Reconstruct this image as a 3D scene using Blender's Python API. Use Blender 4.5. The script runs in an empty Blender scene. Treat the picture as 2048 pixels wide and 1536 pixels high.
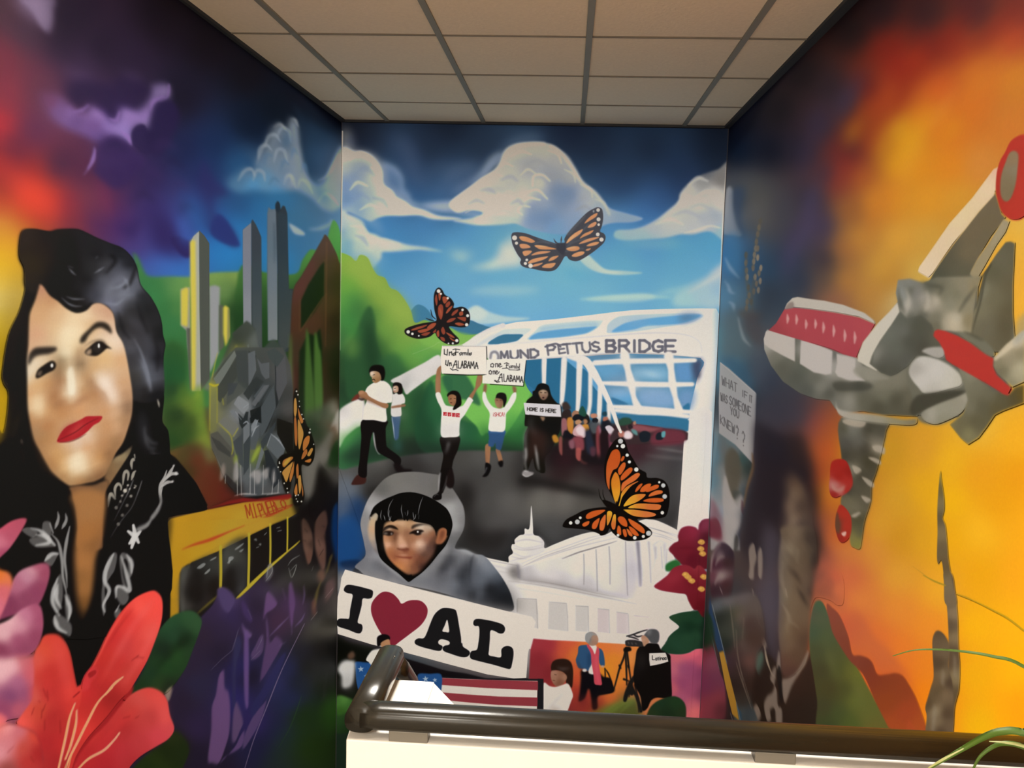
"""Painted stair hall: three mural walls, tiled ceiling, guard wall with a dark handrail, arching plant."""
import bpy, bmesh, math, random
import numpy as np
from mathutils import Vector, Matrix
# ---------------------------------------------------------------- camera geometry (metres, frame 2048 x 1536)
FW, FH, FOC = 2048, 1536, 1800.0
CX, CY = FW / 2, FH / 2
def _n(v): v = np.asarray(v, float); return v / np.linalg.norm(v)
_d = _n([114, 188, -FOC])                       # room depth axis seen from the camera
_u = np.array([.0275, 1, 0.]); _u[2] = -(_d[0]*_u[0]+_d[1]*_u[1]) / _d[2]; _u = _n(_u)
_r = np.cross(_d, _u)
CAMR = np.stack([_r, _d, _u])                   # camera -> world rotation
EYE = np.array([0, 0, 1.6])
def ray(px):
    px = np.atleast_2d(np.asarray(px, float))
    c = np.stack([px[:, 0]-CX, CY-px[:, 1], np.full(len(px), -FOC)], 1)
    return c @ CAMR.T
def hit(px, p0, n):
    d = ray(px); t = ((p0-EYE) @ n) / (d @ n)
    return EYE + d*t[:, None]
def proj(P):
    c = (np.atleast_2d(P)-EYE) @ CAMR
    return np.stack([CX+FOC*c[:, 0]/-c[:, 2], CY-FOC*c[:, 1]/-c[:, 2]], 1)
BACK_Y = 5.4
_by = np.array([0, 1., 0])
LT, LB, RT, RB = hit([(683, 243), (674, 1200), (1458, 252), (1402, 1400)], np.array([0, BACK_Y, 0]), _by)
CEIL_Z = (LT[2]+RT[2]) / 2
FLOOR_Z, LOW_Z = 0.0, -1.55
def along(a, b, z): t = (z-a[2])/(b[2]-a[2]); return a+(b-a)*t
LT, RT = along(LT, LB, CEIL_Z), along(RT, RB, CEIL_Z)
LB, RB = along(LT, LB, LOW_Z), along(RT, RB, LOW_Z)
_cz = np.array([0, 0, 1.])
LC = hit([(366, 0)], np.array([0, 0, CEIL_Z]), _cz)[0]
RC = hit([(1712, 0)], np.array([0, 0, CEIL_Z]), _cz)[0]
class Wall: pass
def mkwall(name, corner_t, corner_b, ex, length, back, ppu, ppv):
    w = Wall(); w.name = name
    w.eu = _n(ex); w.ev = _n(corner_b-corner_t)
    w.n = _n(np.cross(w.eu, w.ev)); mid = EYE+np.array([0, 3.0, 0])
    if (mid-corner_t) @ w.n < 0: w.n = -w.n
    w.O = corner_t-w.eu*back
    w.L = length; w.Hh = np.linalg.norm(corner_b-corner_t)
    w.W, w.H = int(length*ppu), int(w.Hh*ppv)
    w.ppu, w.ppv = ppu, ppv
    w.buf = np.zeros((w.H, w.W, 3), np.float32)
    # dual basis, eu and ev are not exactly perpendicular
    A = np.stack([w.eu, w.ev], 1); w.inv = np.linalg.pinv(A)
    return w
WALLS = {
 'L': mkwall('left', LT, LB, LC-LT, 4.5, 0, 520, 640),
 'B': mkwall('back', LT, LB, RT-LT, np.linalg.norm(RT-LT)+.12, 0, 640, 640),
 'R': mkwall('right', RT, RB, RC-RT, 4.5, 0, 520, 640)}
def px2tex(w, px):
    q = (hit(px, w.O, w.n)-w.O) @ w.inv.T
    return q*[w.ppu, w.ppv]
def tex2px(w, t):
    q = np.asarray(t)/[w.ppu, w.ppv]
    return proj(w.O+q[:, :1]*w.eu+q[:, 1:]*w.ev)
# ---------------------------------------------------------------- camera, world, lights, exposure
C = bpy.context.scene.collection
sc = bpy.context.scene
cd = bpy.data.cameras.new('camera'); cam = bpy.data.objects.new('camera', cd); C.objects.link(cam)
cd.sensor_width = 36; cd.lens = 36*FOC/FW; cd.clip_start = .02
_m = Matrix([list(r) for r in CAMR]).to_4x4(); _m.translation = Vector(EYE)
cam.matrix_world = _m; sc.camera = cam
sc.view_settings.view_transform = 'Standard'; sc.view_settings.look = 'None'
sc.view_settings.gamma = 1; sc.view_settings.use_curve_mapping = False; sc.view_settings.exposure = 0
wd = bpy.data.worlds.new('world'); sc.world = wd; wd.use_nodes = True
wd.node_tree.nodes['Background'].inputs[0].default_value = (.5, .42, .32, 1); wd.node_tree.nodes['Background'].inputs[1].default_value = .05
def area(name, loc, sx, sy, power, colr, rot=(0, 0, 0)):
    l = bpy.data.lights.new(name, 'AREA'); l.shape = 'RECTANGLE'; l.size = sx; l.size_y = sy; l.energy = power; l.color = colr
    o = bpy.data.objects.new(name, l); C.objects.link(o); o.location = loc; o.rotation_euler = rot; return o
WARM = (1, .94, .84)
LAMPS = ((2.25, 140), (.28, 14), (-1.6, 120))  # the stairwell panel is added, out of view, to balance the side walls
for y_, p_ in LAMPS: area('ceiling_panel_light', (-.243, y_, CEIL_Z-.03), .5, .56, p_, WARM)
area('hall_fill_light', (0, -2.9, 1.45), 3.0, 1.7, 110, (1, .94, .84), (math.pi/2, 0, 0))  # unseen fill light added at the rear of the hall, no window there
# ---------------------------------------------------------------- the mural painter
LIFT = 0; cur = None; VX = (0, 0, 1)
def use(k):
    global cur; cur = WALLS[k]
def view(x0, y0, x1, W):
    global VX; VX = (x0, y0, (x1-x0)/W)
def pts(s):
    if isinstance(s, str): s = [float(a) for a in s.replace(',', ' ').split()]
    a = np.array(s, float).reshape(-1, 2)
    return a*VX[2]+[VX[0], VX[1]]
def col(c):
    if not isinstance(c, str): return np.array(c, np.float32)
    if len(c) == 3: c = ''.join(a+a for a in c)
    v = np.array([int(c[i:i+2], 16) for i in (0, 2, 4)], np.float32)/255
    if LIFT == 1 and v[0] > .43 and max(v[1], v[2]) < .36: v = v*[1.16, 1.2, 1.15]+.024      # brighter lily reds
    if LIFT == 2: v = v*[1.1, 1.12, 1.02]+[.03, 0, 0]                                     # lighter pinks
    return v.clip(0, 1).astype(np.float32)
def catmull(p, closed=True, k=5):
    n = len(p)
    if n < 3: return p
    if closed: q = np.vstack([p[-1:], p, p[:2]])
    else: q = np.vstack([2*p[:1]-p[1:2], p, 2*p[-1:]-p[-2:-1]])
    t = np.linspace(0, 1, k, endpoint=False)[:, None]
    out = []
    for i in range(1, len(q)-2):
        a, b, c, d = q[i-1], q[i], q[i+1], q[i+2]
        out.append(.5*((2*b)+(c-a)*t+(2*a-5*b+4*c-d)*t*t+(3*b-a-3*c+d)*t**3))
    if not closed: out.append(q[-2:-1])
    return np.vstack(out)
def cover(p, x0, y0, w, h, S=4):
    """area coverage of polygon p on a w x h grid"""
    acc = np.zeros(h*S*(w+2), np.float32)
    a = p-[x0, y0]; b = np.roll(a, -1, 0)
    ya, yb = a[:, 1]*S-.5, b[:, 1]*S-.5
    sg = np.where(yb > ya, 1., -1.)
    lo = np.ceil(np.minimum(ya, yb)).clip(0, h*S).astype(int); hi = np.ceil(np.maximum(ya, yb)).clip(0, h*S).astype(int)
    cnt = hi-lo; ok = cnt > 0
    if not ok.any(): return np.zeros((h, w), np.float32)
    idx = np.nonzero(ok)[0]; c = cnt[idx]
    e = np.repeat(idx, c)
    rows = np.arange(c.sum())-np.repeat(np.cumsum(c)-c, c)+lo[e]
    t = (rows-ya[e])/(yb[e]-ya[e])
    x = (a[e, 0]+(b[e, 0]-a[e, 0])*t).clip(0, w)
    fx = np.floor(x).astype(int); fr = x-fx
    base = rows*(w+2)+fx
    acc = np.bincount(base, sg[e]*(1-fr), h*S*(w+2))+np.bincount(base+1, sg[e]*fr, h*S*(w+2))
    m = np.abs(np.cumsum(acc.reshape(h*S, w+2), 1)).clip(0, 1)
    return m[:, :w].reshape(h, S, w).mean(1).astype(np.float32)
def box(m, w, ax):
    r = int(max(1, round(w))); 
    if r <= 1: return m
    l = r//2
    m = np.moveaxis(m, ax, 0)
    c = np.cumsum(np.concatenate([np.zeros((l+1,)+m.shape[1:], m.dtype), m, np.zeros((r-l,)+m.shape[1:], m.dtype)]), 0, dtype=np.float64)
    o = ((c[r:]-c[:-r])/r)[:m.shape[0]].astype(np.float32)
    return np.moveaxis(o, 0, ax)
def blur(m, sx, sy):
    for _ in range(3):
        m = box(m, math.sqrt(4*sx*sx+1), 1); m = box(m, math.sqrt(4*sy*sy+1), 0)
    return m
def resize(a, h, w, k):
    """bilinear upsample by k"""
    ys = ((np.arange(h)+.5)/k-.5).clip(0, a.shape[0]-1); xs = ((np.arange(w)+.5)/k-.5).clip(0, a.shape[1]-1)
    y0 = np.floor(ys).astype(int); x0 = np.floor(xs).astype(int)
    y1 = np.minimum(y0+1, a.shape[0]-1); x1 = np.minimum(x0+1, a.shape[1]-1)
    fy = (ys-y0).astype(np.float32); fx = (xs-x0).astype(np.float32)
    fy = fy.reshape((-1, 1)+(1,)*(a.ndim-2)); fx = fx.reshape((1, -1)+(1,)*(a.ndim-2))
    r = a[y0]*(1-fy)+a[y1]*fy
    return r[:, x0]*(1-fx)+r[:, x1]*fx
def scale_at(w, c):
    q = px2tex(w, [c, c+[1, 0], c+[0, 1]])
    return max(.2, abs(q[1, 0]-q[0, 0])), max(.2, abs(q[2, 1]-q[0, 1]))
def mask(ppx, b=0):
    w = cur
    if b <= 4: b *= .68
    t = px2tex(w, ppx)
    c = (ppx.min(0)+ppx.max(0))/2
    sx, sy = scale_at(w, c); sx, sy = sx*max(b, .35), sy*max(b, .35)
    px_, py_ = 3*sx+2, 3*sy+2
    x0, y0 = np.floor(t.min(0)-[px_, py_]).astype(int); x1, y1 = np.ceil(t.max(0)+[px_, py_]).astype(int)
    fx0, fy0 = x0, y0
    x0, y0 = max(x0, -int(px_)-8), max(y0, -int(py_)-8); x1, y1 = min(x1, w.W+int(px_)+8), min(y1, w.H+int(py_)+8)
    if x1 <= x0 or y1 <= y0: return None
    k = max(1, int(min(sx, sy)/3)) if b > 0 else 1
    W_, H_ = -(-(x1-x0)//k), -(-(y1-y0)//k)
    if k > 1: 
        m = cover((t-[x0, y0])/k, 0, 0, W_, H_, 2); m = blur(m, sx/k, sy/k); m = resize(m, y1-y0, x1-x0, k)
    else:
        m = cover(t, x0, y0, W_, H_)
        if b > 0 or min(sx, sy) > .6: m = blur(m, sx, sy) if b > 0 else m
    # clip to canvas
    cx0, cy0, cx1, cy1 = max(x0, 0), max(y0, 0), min(x1, w.W), min(y1, w.H)
    if cx1 <= cx0 or cy1 <= cy0: return None
    return cx0, cy0, m[cy0-y0:cy1-y0, cx0-x0:cx1-x0]
def comp(mk, c, a=1.):
    if mk is None: return
    x0, y0, m = mk
    v = cur.buf[y0:y0+m.shape[0], x0:x0+m.shape[1]]
    v += (c-v)*(m*a)[..., None]
GROUPS = []; REC = None
def G(name=None, label=None, sub=0):
    """start a new painted figure (sub=1: a piece of the last one); G() ends it"""
    global REC
    REC = None
    if name:
        if not sub: GROUPS.append(dict(name=name, label=label, wall=cur, polys=[], subs=[])); REC = GROUPS[-1]['polys']
        else: GROUPS[-1]['subs'].append(dict(name=name, label=label, polys=[])); REC = GROUPS[-1]['subs'][-1]['polys']
def rec(p, b, a):
    if REC is not None and b <= 3.1 and a >= .8: REC.append(p)
def P(c, s, b=0, a=1., k=1, raw=None):
    """smooth filled shape; c 'rrggbb' or 'rrggbb>rrggbb:x0 y0 x1 y1' gradient"""
    p = pts(s) if raw is None else raw
    if k and raw is None: p = catmull(p)
    rec(p, b, a)
    mk = mask(p, b)
    if mk is None: return p
    if isinstance(c, str) and '>' in c:
        cs, g = c.split(':'); g = pts(g); c0, c1 = [col(v) for v in cs.split('>')]
        t = px2tex(cur, g); x0, y0, m = mk
        d = t[1]-t[0]; L = d @ d
        yy, xx = np.mgrid[y0:y0+m.shape[0], x0:x0+m.shape[1]].astype(np.float32)
        f = (((xx-t[0, 0])*d[0]+(yy-t[0, 1])*d[1])/L).clip(0, 1)[..., None]
        f = f*f*(3-2*f)
        comp(mk, c0+(c1-c0)*f, a)
    else: comp(mk, col(c), a)
    return p
def Q(c, s, b=0, a=1.): return P(c, s, b, a, 0)
def circ(x, y, rx, ry=None, n=14, rot=0):
    ry = rx if ry is None else ry
    t = np.linspace(0, 2*math.pi, n, endpoint=False)
    X, Y = rx*np.cos(t), ry*np.sin(t); c, s_ = math.cos(rot), math.sin(rot)
    return np.stack([x+X*c-Y*s_, y+X*s_+Y*c], 1).ravel()
def E(c, x, y, rx, ry=None, b=0, a=1., rot=0): return P(c, circ(x, y, rx, ry, 14, math.radians(rot)), b, a)
def strokepoly(p, w):
    w = np.asarray(w if hasattr(w, '__len__') else [w, w], float)
    L = np.r_[0, np.cumsum(np.linalg.norm(np.diff(p, axis=0), axis=1))]
    ww = np.interp(L/max(L[-1], 1e-6), np.linspace(0, 1, len(w)), w)/2
    t = np.gradient(p, axis=0); t /= np.maximum(np.linalg.norm(t, axis=1), 1e-6)[:, None]
    n = np.stack([-t[:, 1], t[:, 0]], 1)
    l, r = p+n*ww[:, None], p-n*ww[:, None]
    a = np.linspace(0, math.pi, 5)[1:-1, None]
    e = p[-1]+ww[-1]*(np.cos(a)*n[-1]+np.sin(a)*t[-1]); s_ = p[0]+ww[0]*(-np.cos(a)*n[0]-np.sin(a)*t[0])
    return np.vstack([l, e, r[::-1], s_])
def S(c, s, w=2, b=0, a=1., k=1):
    """brush stroke; w width(s) in view units"""
    p = pts(s)
    if k: p = catmull(p, False)
    elif len(p) > 2:
        w = np.asarray(w if hasattr(w, '__len__') else [w, w], float)*VX[2]; ww = np.interp(np.linspace(0, 1, len(p)), np.linspace(0, 1, len(w)), w)
        for i in range(len(p)-1): P(c, None, b, a, raw=strokepoly(p[i:i+2], ww[i:i+2]))
        return
    w = np.asarray(w if hasattr(w, '__len__') else [w, w], float)*VX[2]
    P(c, None, b, a, raw=strokepoly(p, w))
def SS(c, many, w=2, b=0, a=1., k=1):
    for s in many.split(';'):
        if s.strip(): S(c, s, w, b, a, k)
def F(samples, s=None, b=0, a=1., pw=1.9, k=1, soft=None):
    """colour field blended between sample points 'x y rrggbb, ...' inside the shape s (None = whole canvas)"""
    rows = [r.split() for r in samples.replace('\n', ',').split(',') if r.strip()]
    sp = pts([v for r in rows for v in r[:2]]); sc = np.stack([col(r[2]) for r in rows])
    w = cur
    if s is None: mk = (0, 0, np.ones((w.H, w.W), np.float32)); p = None
    else:
        p = pts(s); p = catmull(p) if k else p
        rec(p, min(b, 3), max(a, .8) if a > .5 else a)
        mk = mask(p, b)
    if mk is None: return p
    x0, y0, m = mk; h, wd = m.shape
    st = max(2, min(16, int(min(h, wd)/24)))
    hh, ww = -(-h//st)+1, -(-wd//st)+1
    yy, xx = np.mgrid[0:hh, 0:ww]
    t = np.stack([(xx.ravel()+.5)*st-.5+x0, (yy.ravel()+.5)*st-.5+y0], 1)
    q = tex2px(w, t)
    dd = ((sp[:, None]-sp[None])**2).sum(2)+np.eye(len(sp))*1e9
    nn = np.sqrt(dd.min(1)).mean()*.6 if len(sp) > 1 else 10
    d2 = ((q[:, None]-sp[None])**2).sum(2)+nn*nn
    wt = d2**(-pw/1.)
    f = (wt @ sc)/wt.sum(1, keepdims=True)
    f = f.reshape(hh, ww, 3).astype(np.float32)
    comp(mk, resize(f, h, wd, st), a)
    return p
# hand lettering: stroke glyphs in a 0..1 box, y up
GL = {'A': '0 0 .45 1 .55 1 1 0;.2 .35 .8 .35', 'B': '0 0 0 1 .7 1 .8 .75 .6 .54 0 .52;.6 .54 .9 .3 .75 0 0 0',
 'C': '1 .85 .6 1 .15 .85 0 .5 .15 .12 .6 0 1 .15', 'D': '0 0 0 1 .5 1 1 .7 1 .3 .5 0 0 0', 'E': '1 1 0 1 0 0 1 0;0 .5 .8 .5',
 'F': '1 1 0 1 0 0;0 .52 .75 .52', 'G': '1 .85 .6 1 .15 .85 0 .5 .15 .12 .6 0 1 .15 1 .45 .55 .45', 'H': '0 0 0 1;1 0 1 1;0 .5 1 .5',
 'I': '.5 0 .5 1', 'K': '0 0 0 1;1 1 0 .45 1 0', 'L': '0 1 0 0 1 0', 'M': '0 0 .1 1 .5 .3 .9 1 1 0', 'N': '0 0 0 1 1 0 1 1',
 'O': '.5 1 .1 .8 0 .5 .1 .2 .5 0 .9 .2 1 .5 .9 .8 .5 1', 'P': '0 0 0 1 .7 1 1 .78 .7 .5 0 .48', 'R': '0 0 0 1 .7 1 .95 .78 .7 .52 0 .5;.5 .5 1 0',
 'S': '.95 .85 .5 1 .05 .8 .3 .55 .8 .42 .95 .2 .5 0 .02 .15', 'T': '0 1 1 1;.5 1 .5 0', 'U': '0 1 0 .3 .3 0 .7 0 1 .3 1 1', 'W': '0 1 .25 0 .5 .7 .75 0 1 1',
 'Y': '0 1 .5 .5 1 1;.5 .5 .5 0', 'V': '0 1 .5 0 1 1', '!': '.5 1 .5 .35;.5 .08 .5 0', '?': '.1 .8 .4 1 .9 .8 .8 .55 .5 .4 .5 .25;.5 .06 .5 0', 'i': '.5 .65 .5 0;.5 .95 .5 .88',
 'a': '.9 .6 .3 .65 .05 .3 .3 0 .9 .1;.9 .65 .9 0', 'm': '0 0 0 .65;0 .5 .3 .65 .5 .5 .5 0;.5 .5 .8 .65 1 .5 1 0', 'l': '.5 1 .5 0',
 'n': '0 0 0 .65;0 .45 .4 .65 .9 .55 1 0', 'o': '.5 .65 .1 .5 .1 .15 .5 0 .9 .15 .9 .5 .5 .65', 'e': '.1 .35 .9 .4 .8 .62 .3 .62 .05 .3 .3 0 .9 .1', 'y': '0 .65 .5 .1;1 .65 .4 -.3 0 -.3',
 't': '.5 .9 .5 .1 .8 0;.1 .62 .9 .62', 's': '.9 .6 .3 .6 .3 .38 .8 .28 .7 .02 .1 .05', 'b': '0 1 0 0 .7 0 .9 .3 .6 .6 0 .5', 'u': '0 .65 .1 .1 .6 0 .95 .2 .95 .65'}
def TXT(c, txt, x0, y0, x1, y1, h, w, slant=0, gap=.28, b=0, a=1., wob=0, up=0):
    """lettering on the base line (x0,y0)-(x1,y1), height h, all in view units; | = narrow letter"""
    n = sum(.45 if ch in "I!il" else (.6 if ch == ' ' else 1) for ch in txt)+gap*(len(txt)-1)
    L = math.hypot(x1-x0, y1-y0); ux, uy = (x1-x0)/L, (y1-y0)/L; cw = L/n; q = 0
    for i, ch in enumerate(txt):
        ww = .45 if ch in "I!il" else (.6 if ch == ' ' else 1)
        if ch in GL:
            jy = wob*math.sin(i*2.4)
            for s in GL[ch].split(';'):
                v = [float(t) for t in s.split()]; o = []
                for X, Y in zip(v[::2], v[1::2]):
                    gx = (q+X*ww)*cw+slant*Y*h; gy = Y*h+jy
                    o += [x0+ux*gx, y0+uy*gx-gy] if up else [x0+ux*gx+uy*gy, y0+uy*gx-ux*gy]
                S(c, o, w, b, a, k=0)
        q += ww+gap
# ================= BACK WALL =================
use('B'); view(0, 0, 1, 1)
F('''690 255 15171f, 900 258 171c28, 1150 258 181f30, 1445 262 121620
700 285 1b2130, 860 300 1d2637, 960 300 1f2a3b, 1200 290 1a2434, 1300 300 17202f, 1430 300 131a28
700 340 2a3a52, 850 350 22364f, 920 340 24374f, 1000 330 26374c, 1250 340 1e2c40, 1350 340 1b2a42, 1440 350 1a2130
830 390 2f527f, 900 385 2f5079, 880 410 34628f, 1240 370 24395a, 1320 400 2a4674, 1290 430 35609a, 1380 380 1f2c4c
760 450 3d78ad, 850 450 427fb3, 960 460 5093c1, 1060 460 6aa3cb, 1240 450 4a83b6, 1300 465 4b86b9, 1440 450 4f93bd
780 490 4183b5, 900 500 5599c2, 1000 500 66a6cb, 1250 490 5aa2c8, 1350 490 559fc6, 1430 490 4d97be
760 540 5095bd, 900 545 5ea3c6, 1000 550 63a8c9, 1130 560 6cb0cf, 1250 540 62a8cb, 1350 540 5b9fc4, 1430 540 609fc2
820 590 629fc6, 920 600 6ba8cc, 1050 600 6fb0d2, 1200 600 70b0d3, 1350 590 74b3d4, 1430 580 6aa7ca
900 640 5f9cc3, 1050 640 6aa9ce, 1200 640 6fb0d6, 1400 620 79b4d2, 1100 700 5aa0c8, 1300 700 66a8cc, 1420 700 4e9ac0
700 700 2f5f3c, 700 900 46504e, 1100 900 4a4a48, 1000 1000 4a4a48, 1300 900 3a3a3c, 700 1200 2a2f3c, 1200 1200 d8cdc8, 1000 1400 403838, 1400 1500 503040, 700 1500 1c2a1e''')
G('painted_cloud','pale cloud bank painted at the left corner of the sky')
view(670, 230, 1080, 1908)   # clouds upper left
F('80 200 8c8f88, 90 300 9a9a94, 130 240 6c7484, 60 400 b9b2a4','60 120 110 130 150 220 160 320 230 350 100 400 50 380',8,.8)
P('46577a','560 180 680 260 740 420 760 560 820 640 720 620 660 500 620 380 540 260',14,.5)
S('59698a','570 190 690 270 735 420 750 540 860 620',[20,40,50,30],12,.45)
S('5a6b88','850 620 940 460 1010 440 1120 480',[20,50,40,20],12,.5)
S('6d7f9a','1000 650 1060 560 1160 480 1280 460 1360 490',[30,70,60,30],12,.55)
P('4b6286','1000 640 1060 540 1200 470 1360 470 1420 420 1380 560 1200 640 1060 720',18,.55)
S('7c8ca6','1090 720 1180 660 1260 620 1330 560',[30,50,40,40],8,.7)
S('52668a','830 690 960 690 1060 740',[20,40,20],10,.5)
# wisp behind first cloud
P('6f86a6','430 440 540 480 610 570 620 680 680 730 670 790 560 760 460 660',7,.75)
P('35567f','450 520 520 550 570 620 580 690 510 660 460 620',10,.6)
S('8ea0b6','440 450 540 490 605 580 615 690 670 740 680 800 770 830',[22,36,30,26,20],5,.65)
F('''90 380 b7b3ab, 200 360 b5b2aa, 300 400 b2b1ab, 400 500 bcb9b2, 430 600 c4c0b9, 120 500 9b9fa6, 200 500 7f8da3, 260 480 7a869b, 170 560 6a7f9c
 110 650 647c9a, 200 640 7d8da6, 300 660 9aa3b0, 380 620 b5b6b4, 110 780 5f7c9c, 200 740 6b85a3, 300 760 8fa0b1, 460 720 c6c4c0, 560 780 d2cfca, 640 850 d5d1cc
 240 860 6f8baa, 300 880 9eaebb, 400 880 c1c4c4, 500 900 d0cec9, 600 930 d3cfca, 760 920 d4cfc8, 900 960 c8c7c6, 1100 960 b9bdc4, 240 930 7d97b2, 330 950 b0b6bd,140 900 8ca0b3''',
 '45 330 180 330 300 345 390 420 440 520 450 630 510 690 560 750 650 800 720 850 830 880 950 930 1100 945 1180 965 1060 975 900 965 780 930 620 935 480 935 400 955 330 985 260 960 200 935 120 900 45 880',3)
S('cfcac1','190 335 310 360 400 440 440 560 450 640',[20,34,40,30,20],6,.7)
SS('d9d5ce','430 640 500 700 580 770 680 830 800 890 960 940;390 720 470 790 560 850',[20,40,50,30,14],7,.6)
S('7d90ab','95 640 130 520 200 450 280 450 310 520',[30,60,40,20],14,.6)
# lower left cloud
F('''70 1000 a7b0b8, 70 1100 7b97ae, 150 950 c0bdb8, 220 1000 b9bbbd, 270 1060 c4c3c0, 150 1100 9fb0bd, 220 1120 d0ccc6, 330 1160 d4cfc8, 450 1200 cdc9c3, 600 1220 c9c8c6, 800 1230 b9c4cd
 120 1200 6f98ba, 220 1220 a9bac6, 330 1240 c5c7c8, 400 1290 b9c3ca, 300 1320 8fb1c8, 100 1290 6d9cc0, 200 1370 7ba8c6, 350 1380 7eaecb, 950 1260 9dbcd2, 640 1250 b1c2cf''',
 '50 900 130 920 200 950 260 990 300 1080 380 1110 440 1140 560 1170 680 1205 830 1225 930 1245 1010 1268 900 1262 780 1250 640 1262 520 1270 440 1275 430 1330 380 1390 340 1420 250 1340 200 1390 150 1330 50 1280',4)
S('8fa6bc','240 960 340 980 400 1040 430 1110',[30,50,30,20],7,.75)
P('9fb9cc','250 1290 330 1310 430 1280 420 1340 350 1400 290 1360',10,.5)
G()
view(0, 0, 1, 1); SS('c9c5be','700 320 720 305 745 318;742 335 758 345 762 372;764 372 785 385 790 400;700 380 715 365 735 372;720 420 740 410 760 418;700 452 725 455 738 470;740 478 770 480 800 488',[3,8,4],2,.55); SS('72859c','712 345 730 335 748 350;705 398 722 388 738 398;745 395 765 400 775 415;710 470 725 476 735 490',[4,10,4],3,.4); view(670, 230, 1080, 1908)
# thin clouds
P('a8c3d6','1040 1280 1150 1270 1290 1300 1200 1345 1110 1320',9,.8)
P('bccdd9','1090 1300 1200 1300 1180 1335',6,.6)
F('1230 1410 a9c6d8, 1350 1400 b9c9d4, 1450 1390 c6cfd4, 1520 1280 c2c4c4, 1600 1180 aebccb, 1640 1280 cfccc8, 1660 1380 c4c9cc','1220 1412 1340 1385 1460 1340 1510 1270 1530 1200 1600 1150 1640 1110 1680 1200 1740 1330 1720 1390 1560 1410 1400 1425',6,.95)
P('83b4d0','900 1440 1100 1400 1300 1420 1200 1460 950 1460',16,.5)
P('6f9cc4','780 1020 900 1080 880 1180 820 1120',22,.25)
G('painted_cloud','large domed white cloud painted in the middle of the sky')
# big cloud
S('6f8199','1540 380 1600 300 1690 250 1800 225 1908 220',[20,60,60,50],9,.55)
S('8794a6','1370 560 1430 450 1500 380 1580 380',[40,60,50],6,.8)
S('8f9db0','1260 640 1330 580 1400 520 1470 450 1560 430',[26,50,50,60],6,.7)
P('8e9cb3','770 828 860 815 1000 800 1080 790 1130 830 1200 880 1380 900 1280 930 1100 900 960 880',5,.9)
P('b5bac4','800 828 1000 812 1080 830 1000 860',6,.7)
view(0,0,1,1)
F('''1065 285 a3a097, 1030 300 a9a69c, 1090 300 a19e95, 1000 330 aba89e, 1060 330 93938f, 1120 320 9a9892, 1140 360 9c9b95, 1100 350 85898f, 985 350 b5b0a6
 960 370 b8b3aa, 1020 370 a9a8a4, 1080 370 b6b2a9, 1110 380 6b7c95, 1140 385 66789a, 1165 390 9ea1a2, 930 385 c3bcb2, 970 400 c4beb6, 1010 400 c9c4bc, 1050 395 ccc6bd
 1085 405 8a96a6, 1120 405 74869f, 1150 410 8794a9, 1180 410 a9acb0, 910 405 c9c2b9, 950 415 cdc7c0, 1000 418 d3cec8, 1035 425 c3c3c2, 1065 415 73859f, 1100 430 6b85a6, 1150 440 7e94af
 1200 410 a3a9b1, 1210 430 8b9cb2, 1240 430 7f97b4, 960 438 cbc7c3, 1010 440 b9bec3, 1060 440 7790af, 1110 455 6d93ba, 1180 455 7b9cbc, 925 430 bfbdbd''',
 '897 407 905 397 925 382 945 368 962 355 985 340 1000 322 1012 300 1030 289 1055 284 1085 284 1110 291 1130 310 1148 335 1165 362 1185 378 1200 395 1218 415 1250 425 1285 436 1262 444 1220 446 1180 460 1120 468 1060 458 1020 444 960 448 947 440 965 425 940 420 915 425 900 416',2.5)
SS('c6c0b6','1000 330 1012 302 1032 290 1060 286 1088 286;1100 292 1126 308 1146 336 1163 364 1190 385 1208 408 1218 428;985 345 960 362 930 385 902 404',[4,10,8,6,5],3,.7)
SS('d6d0c8','1065 372 1068 352 1085 350 1100 362;1052 385 1075 380 1095 398;1045 430 1036 422 1044 412 1060 414;1048 402 1060 396 1080 400;990 402 1010 392 1030 398',[3,5,4],2,.6)
SS('8f9498','1010 330 1040 320 1070 330;1060 345 1080 335 1110 340;970 385 990 375 1010 382;1150 405 1165 392 1180 402;1130 395 1145 380',[4,9,5],5,.5)
SS('bcb7ae','925 398 940 385 958 390;945 380 962 366 980 372;970 362 985 348 1005 352;990 342 1008 326 1025 332;1020 312 1040 302 1062 308;1095 300 1115 308 1122 326;1128 338 1146 348 1150 364;1160 368 1180 378 1184 394;1190 398 1206 404 1214 420;930 425 950 416 970 424;985 430 1005 420 1028 428;1000 395 1015 382 1035 390;1040 350 1055 338 1070 346',[2,6,3],1.6,.6); SS('8b8e90','935 408 952 400 968 406;960 380 978 378 990 386;1000 360 1020 352 1035 362;1050 328 1075 320 1095 332;1100 360 1120 352 1135 366;1150 420 1170 412 1186 424;1020 408 1036 400 1046 412',[3,9,4],3,.45)
E('627a99',1130,390,22,18,9,.7); E('5d7ba2',1075,432,24,12,10,.6); E('b5b2ac',1078,366,10,9,4,.5)
F('900 443 b9bdc4, 960 440 cac6c1, 1010 443 b5bec6, 1060 446 96afc4','905 440 940 436 960 430 1010 432 1040 440 1010 448 960 450 930 446',3,.95)
S('7b92b0','1175 420 1195 407 1212 420',[4,8,4],5,.5)
G('painted_cloud','cream cloud rising to the right corner of the painted sky')
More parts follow.
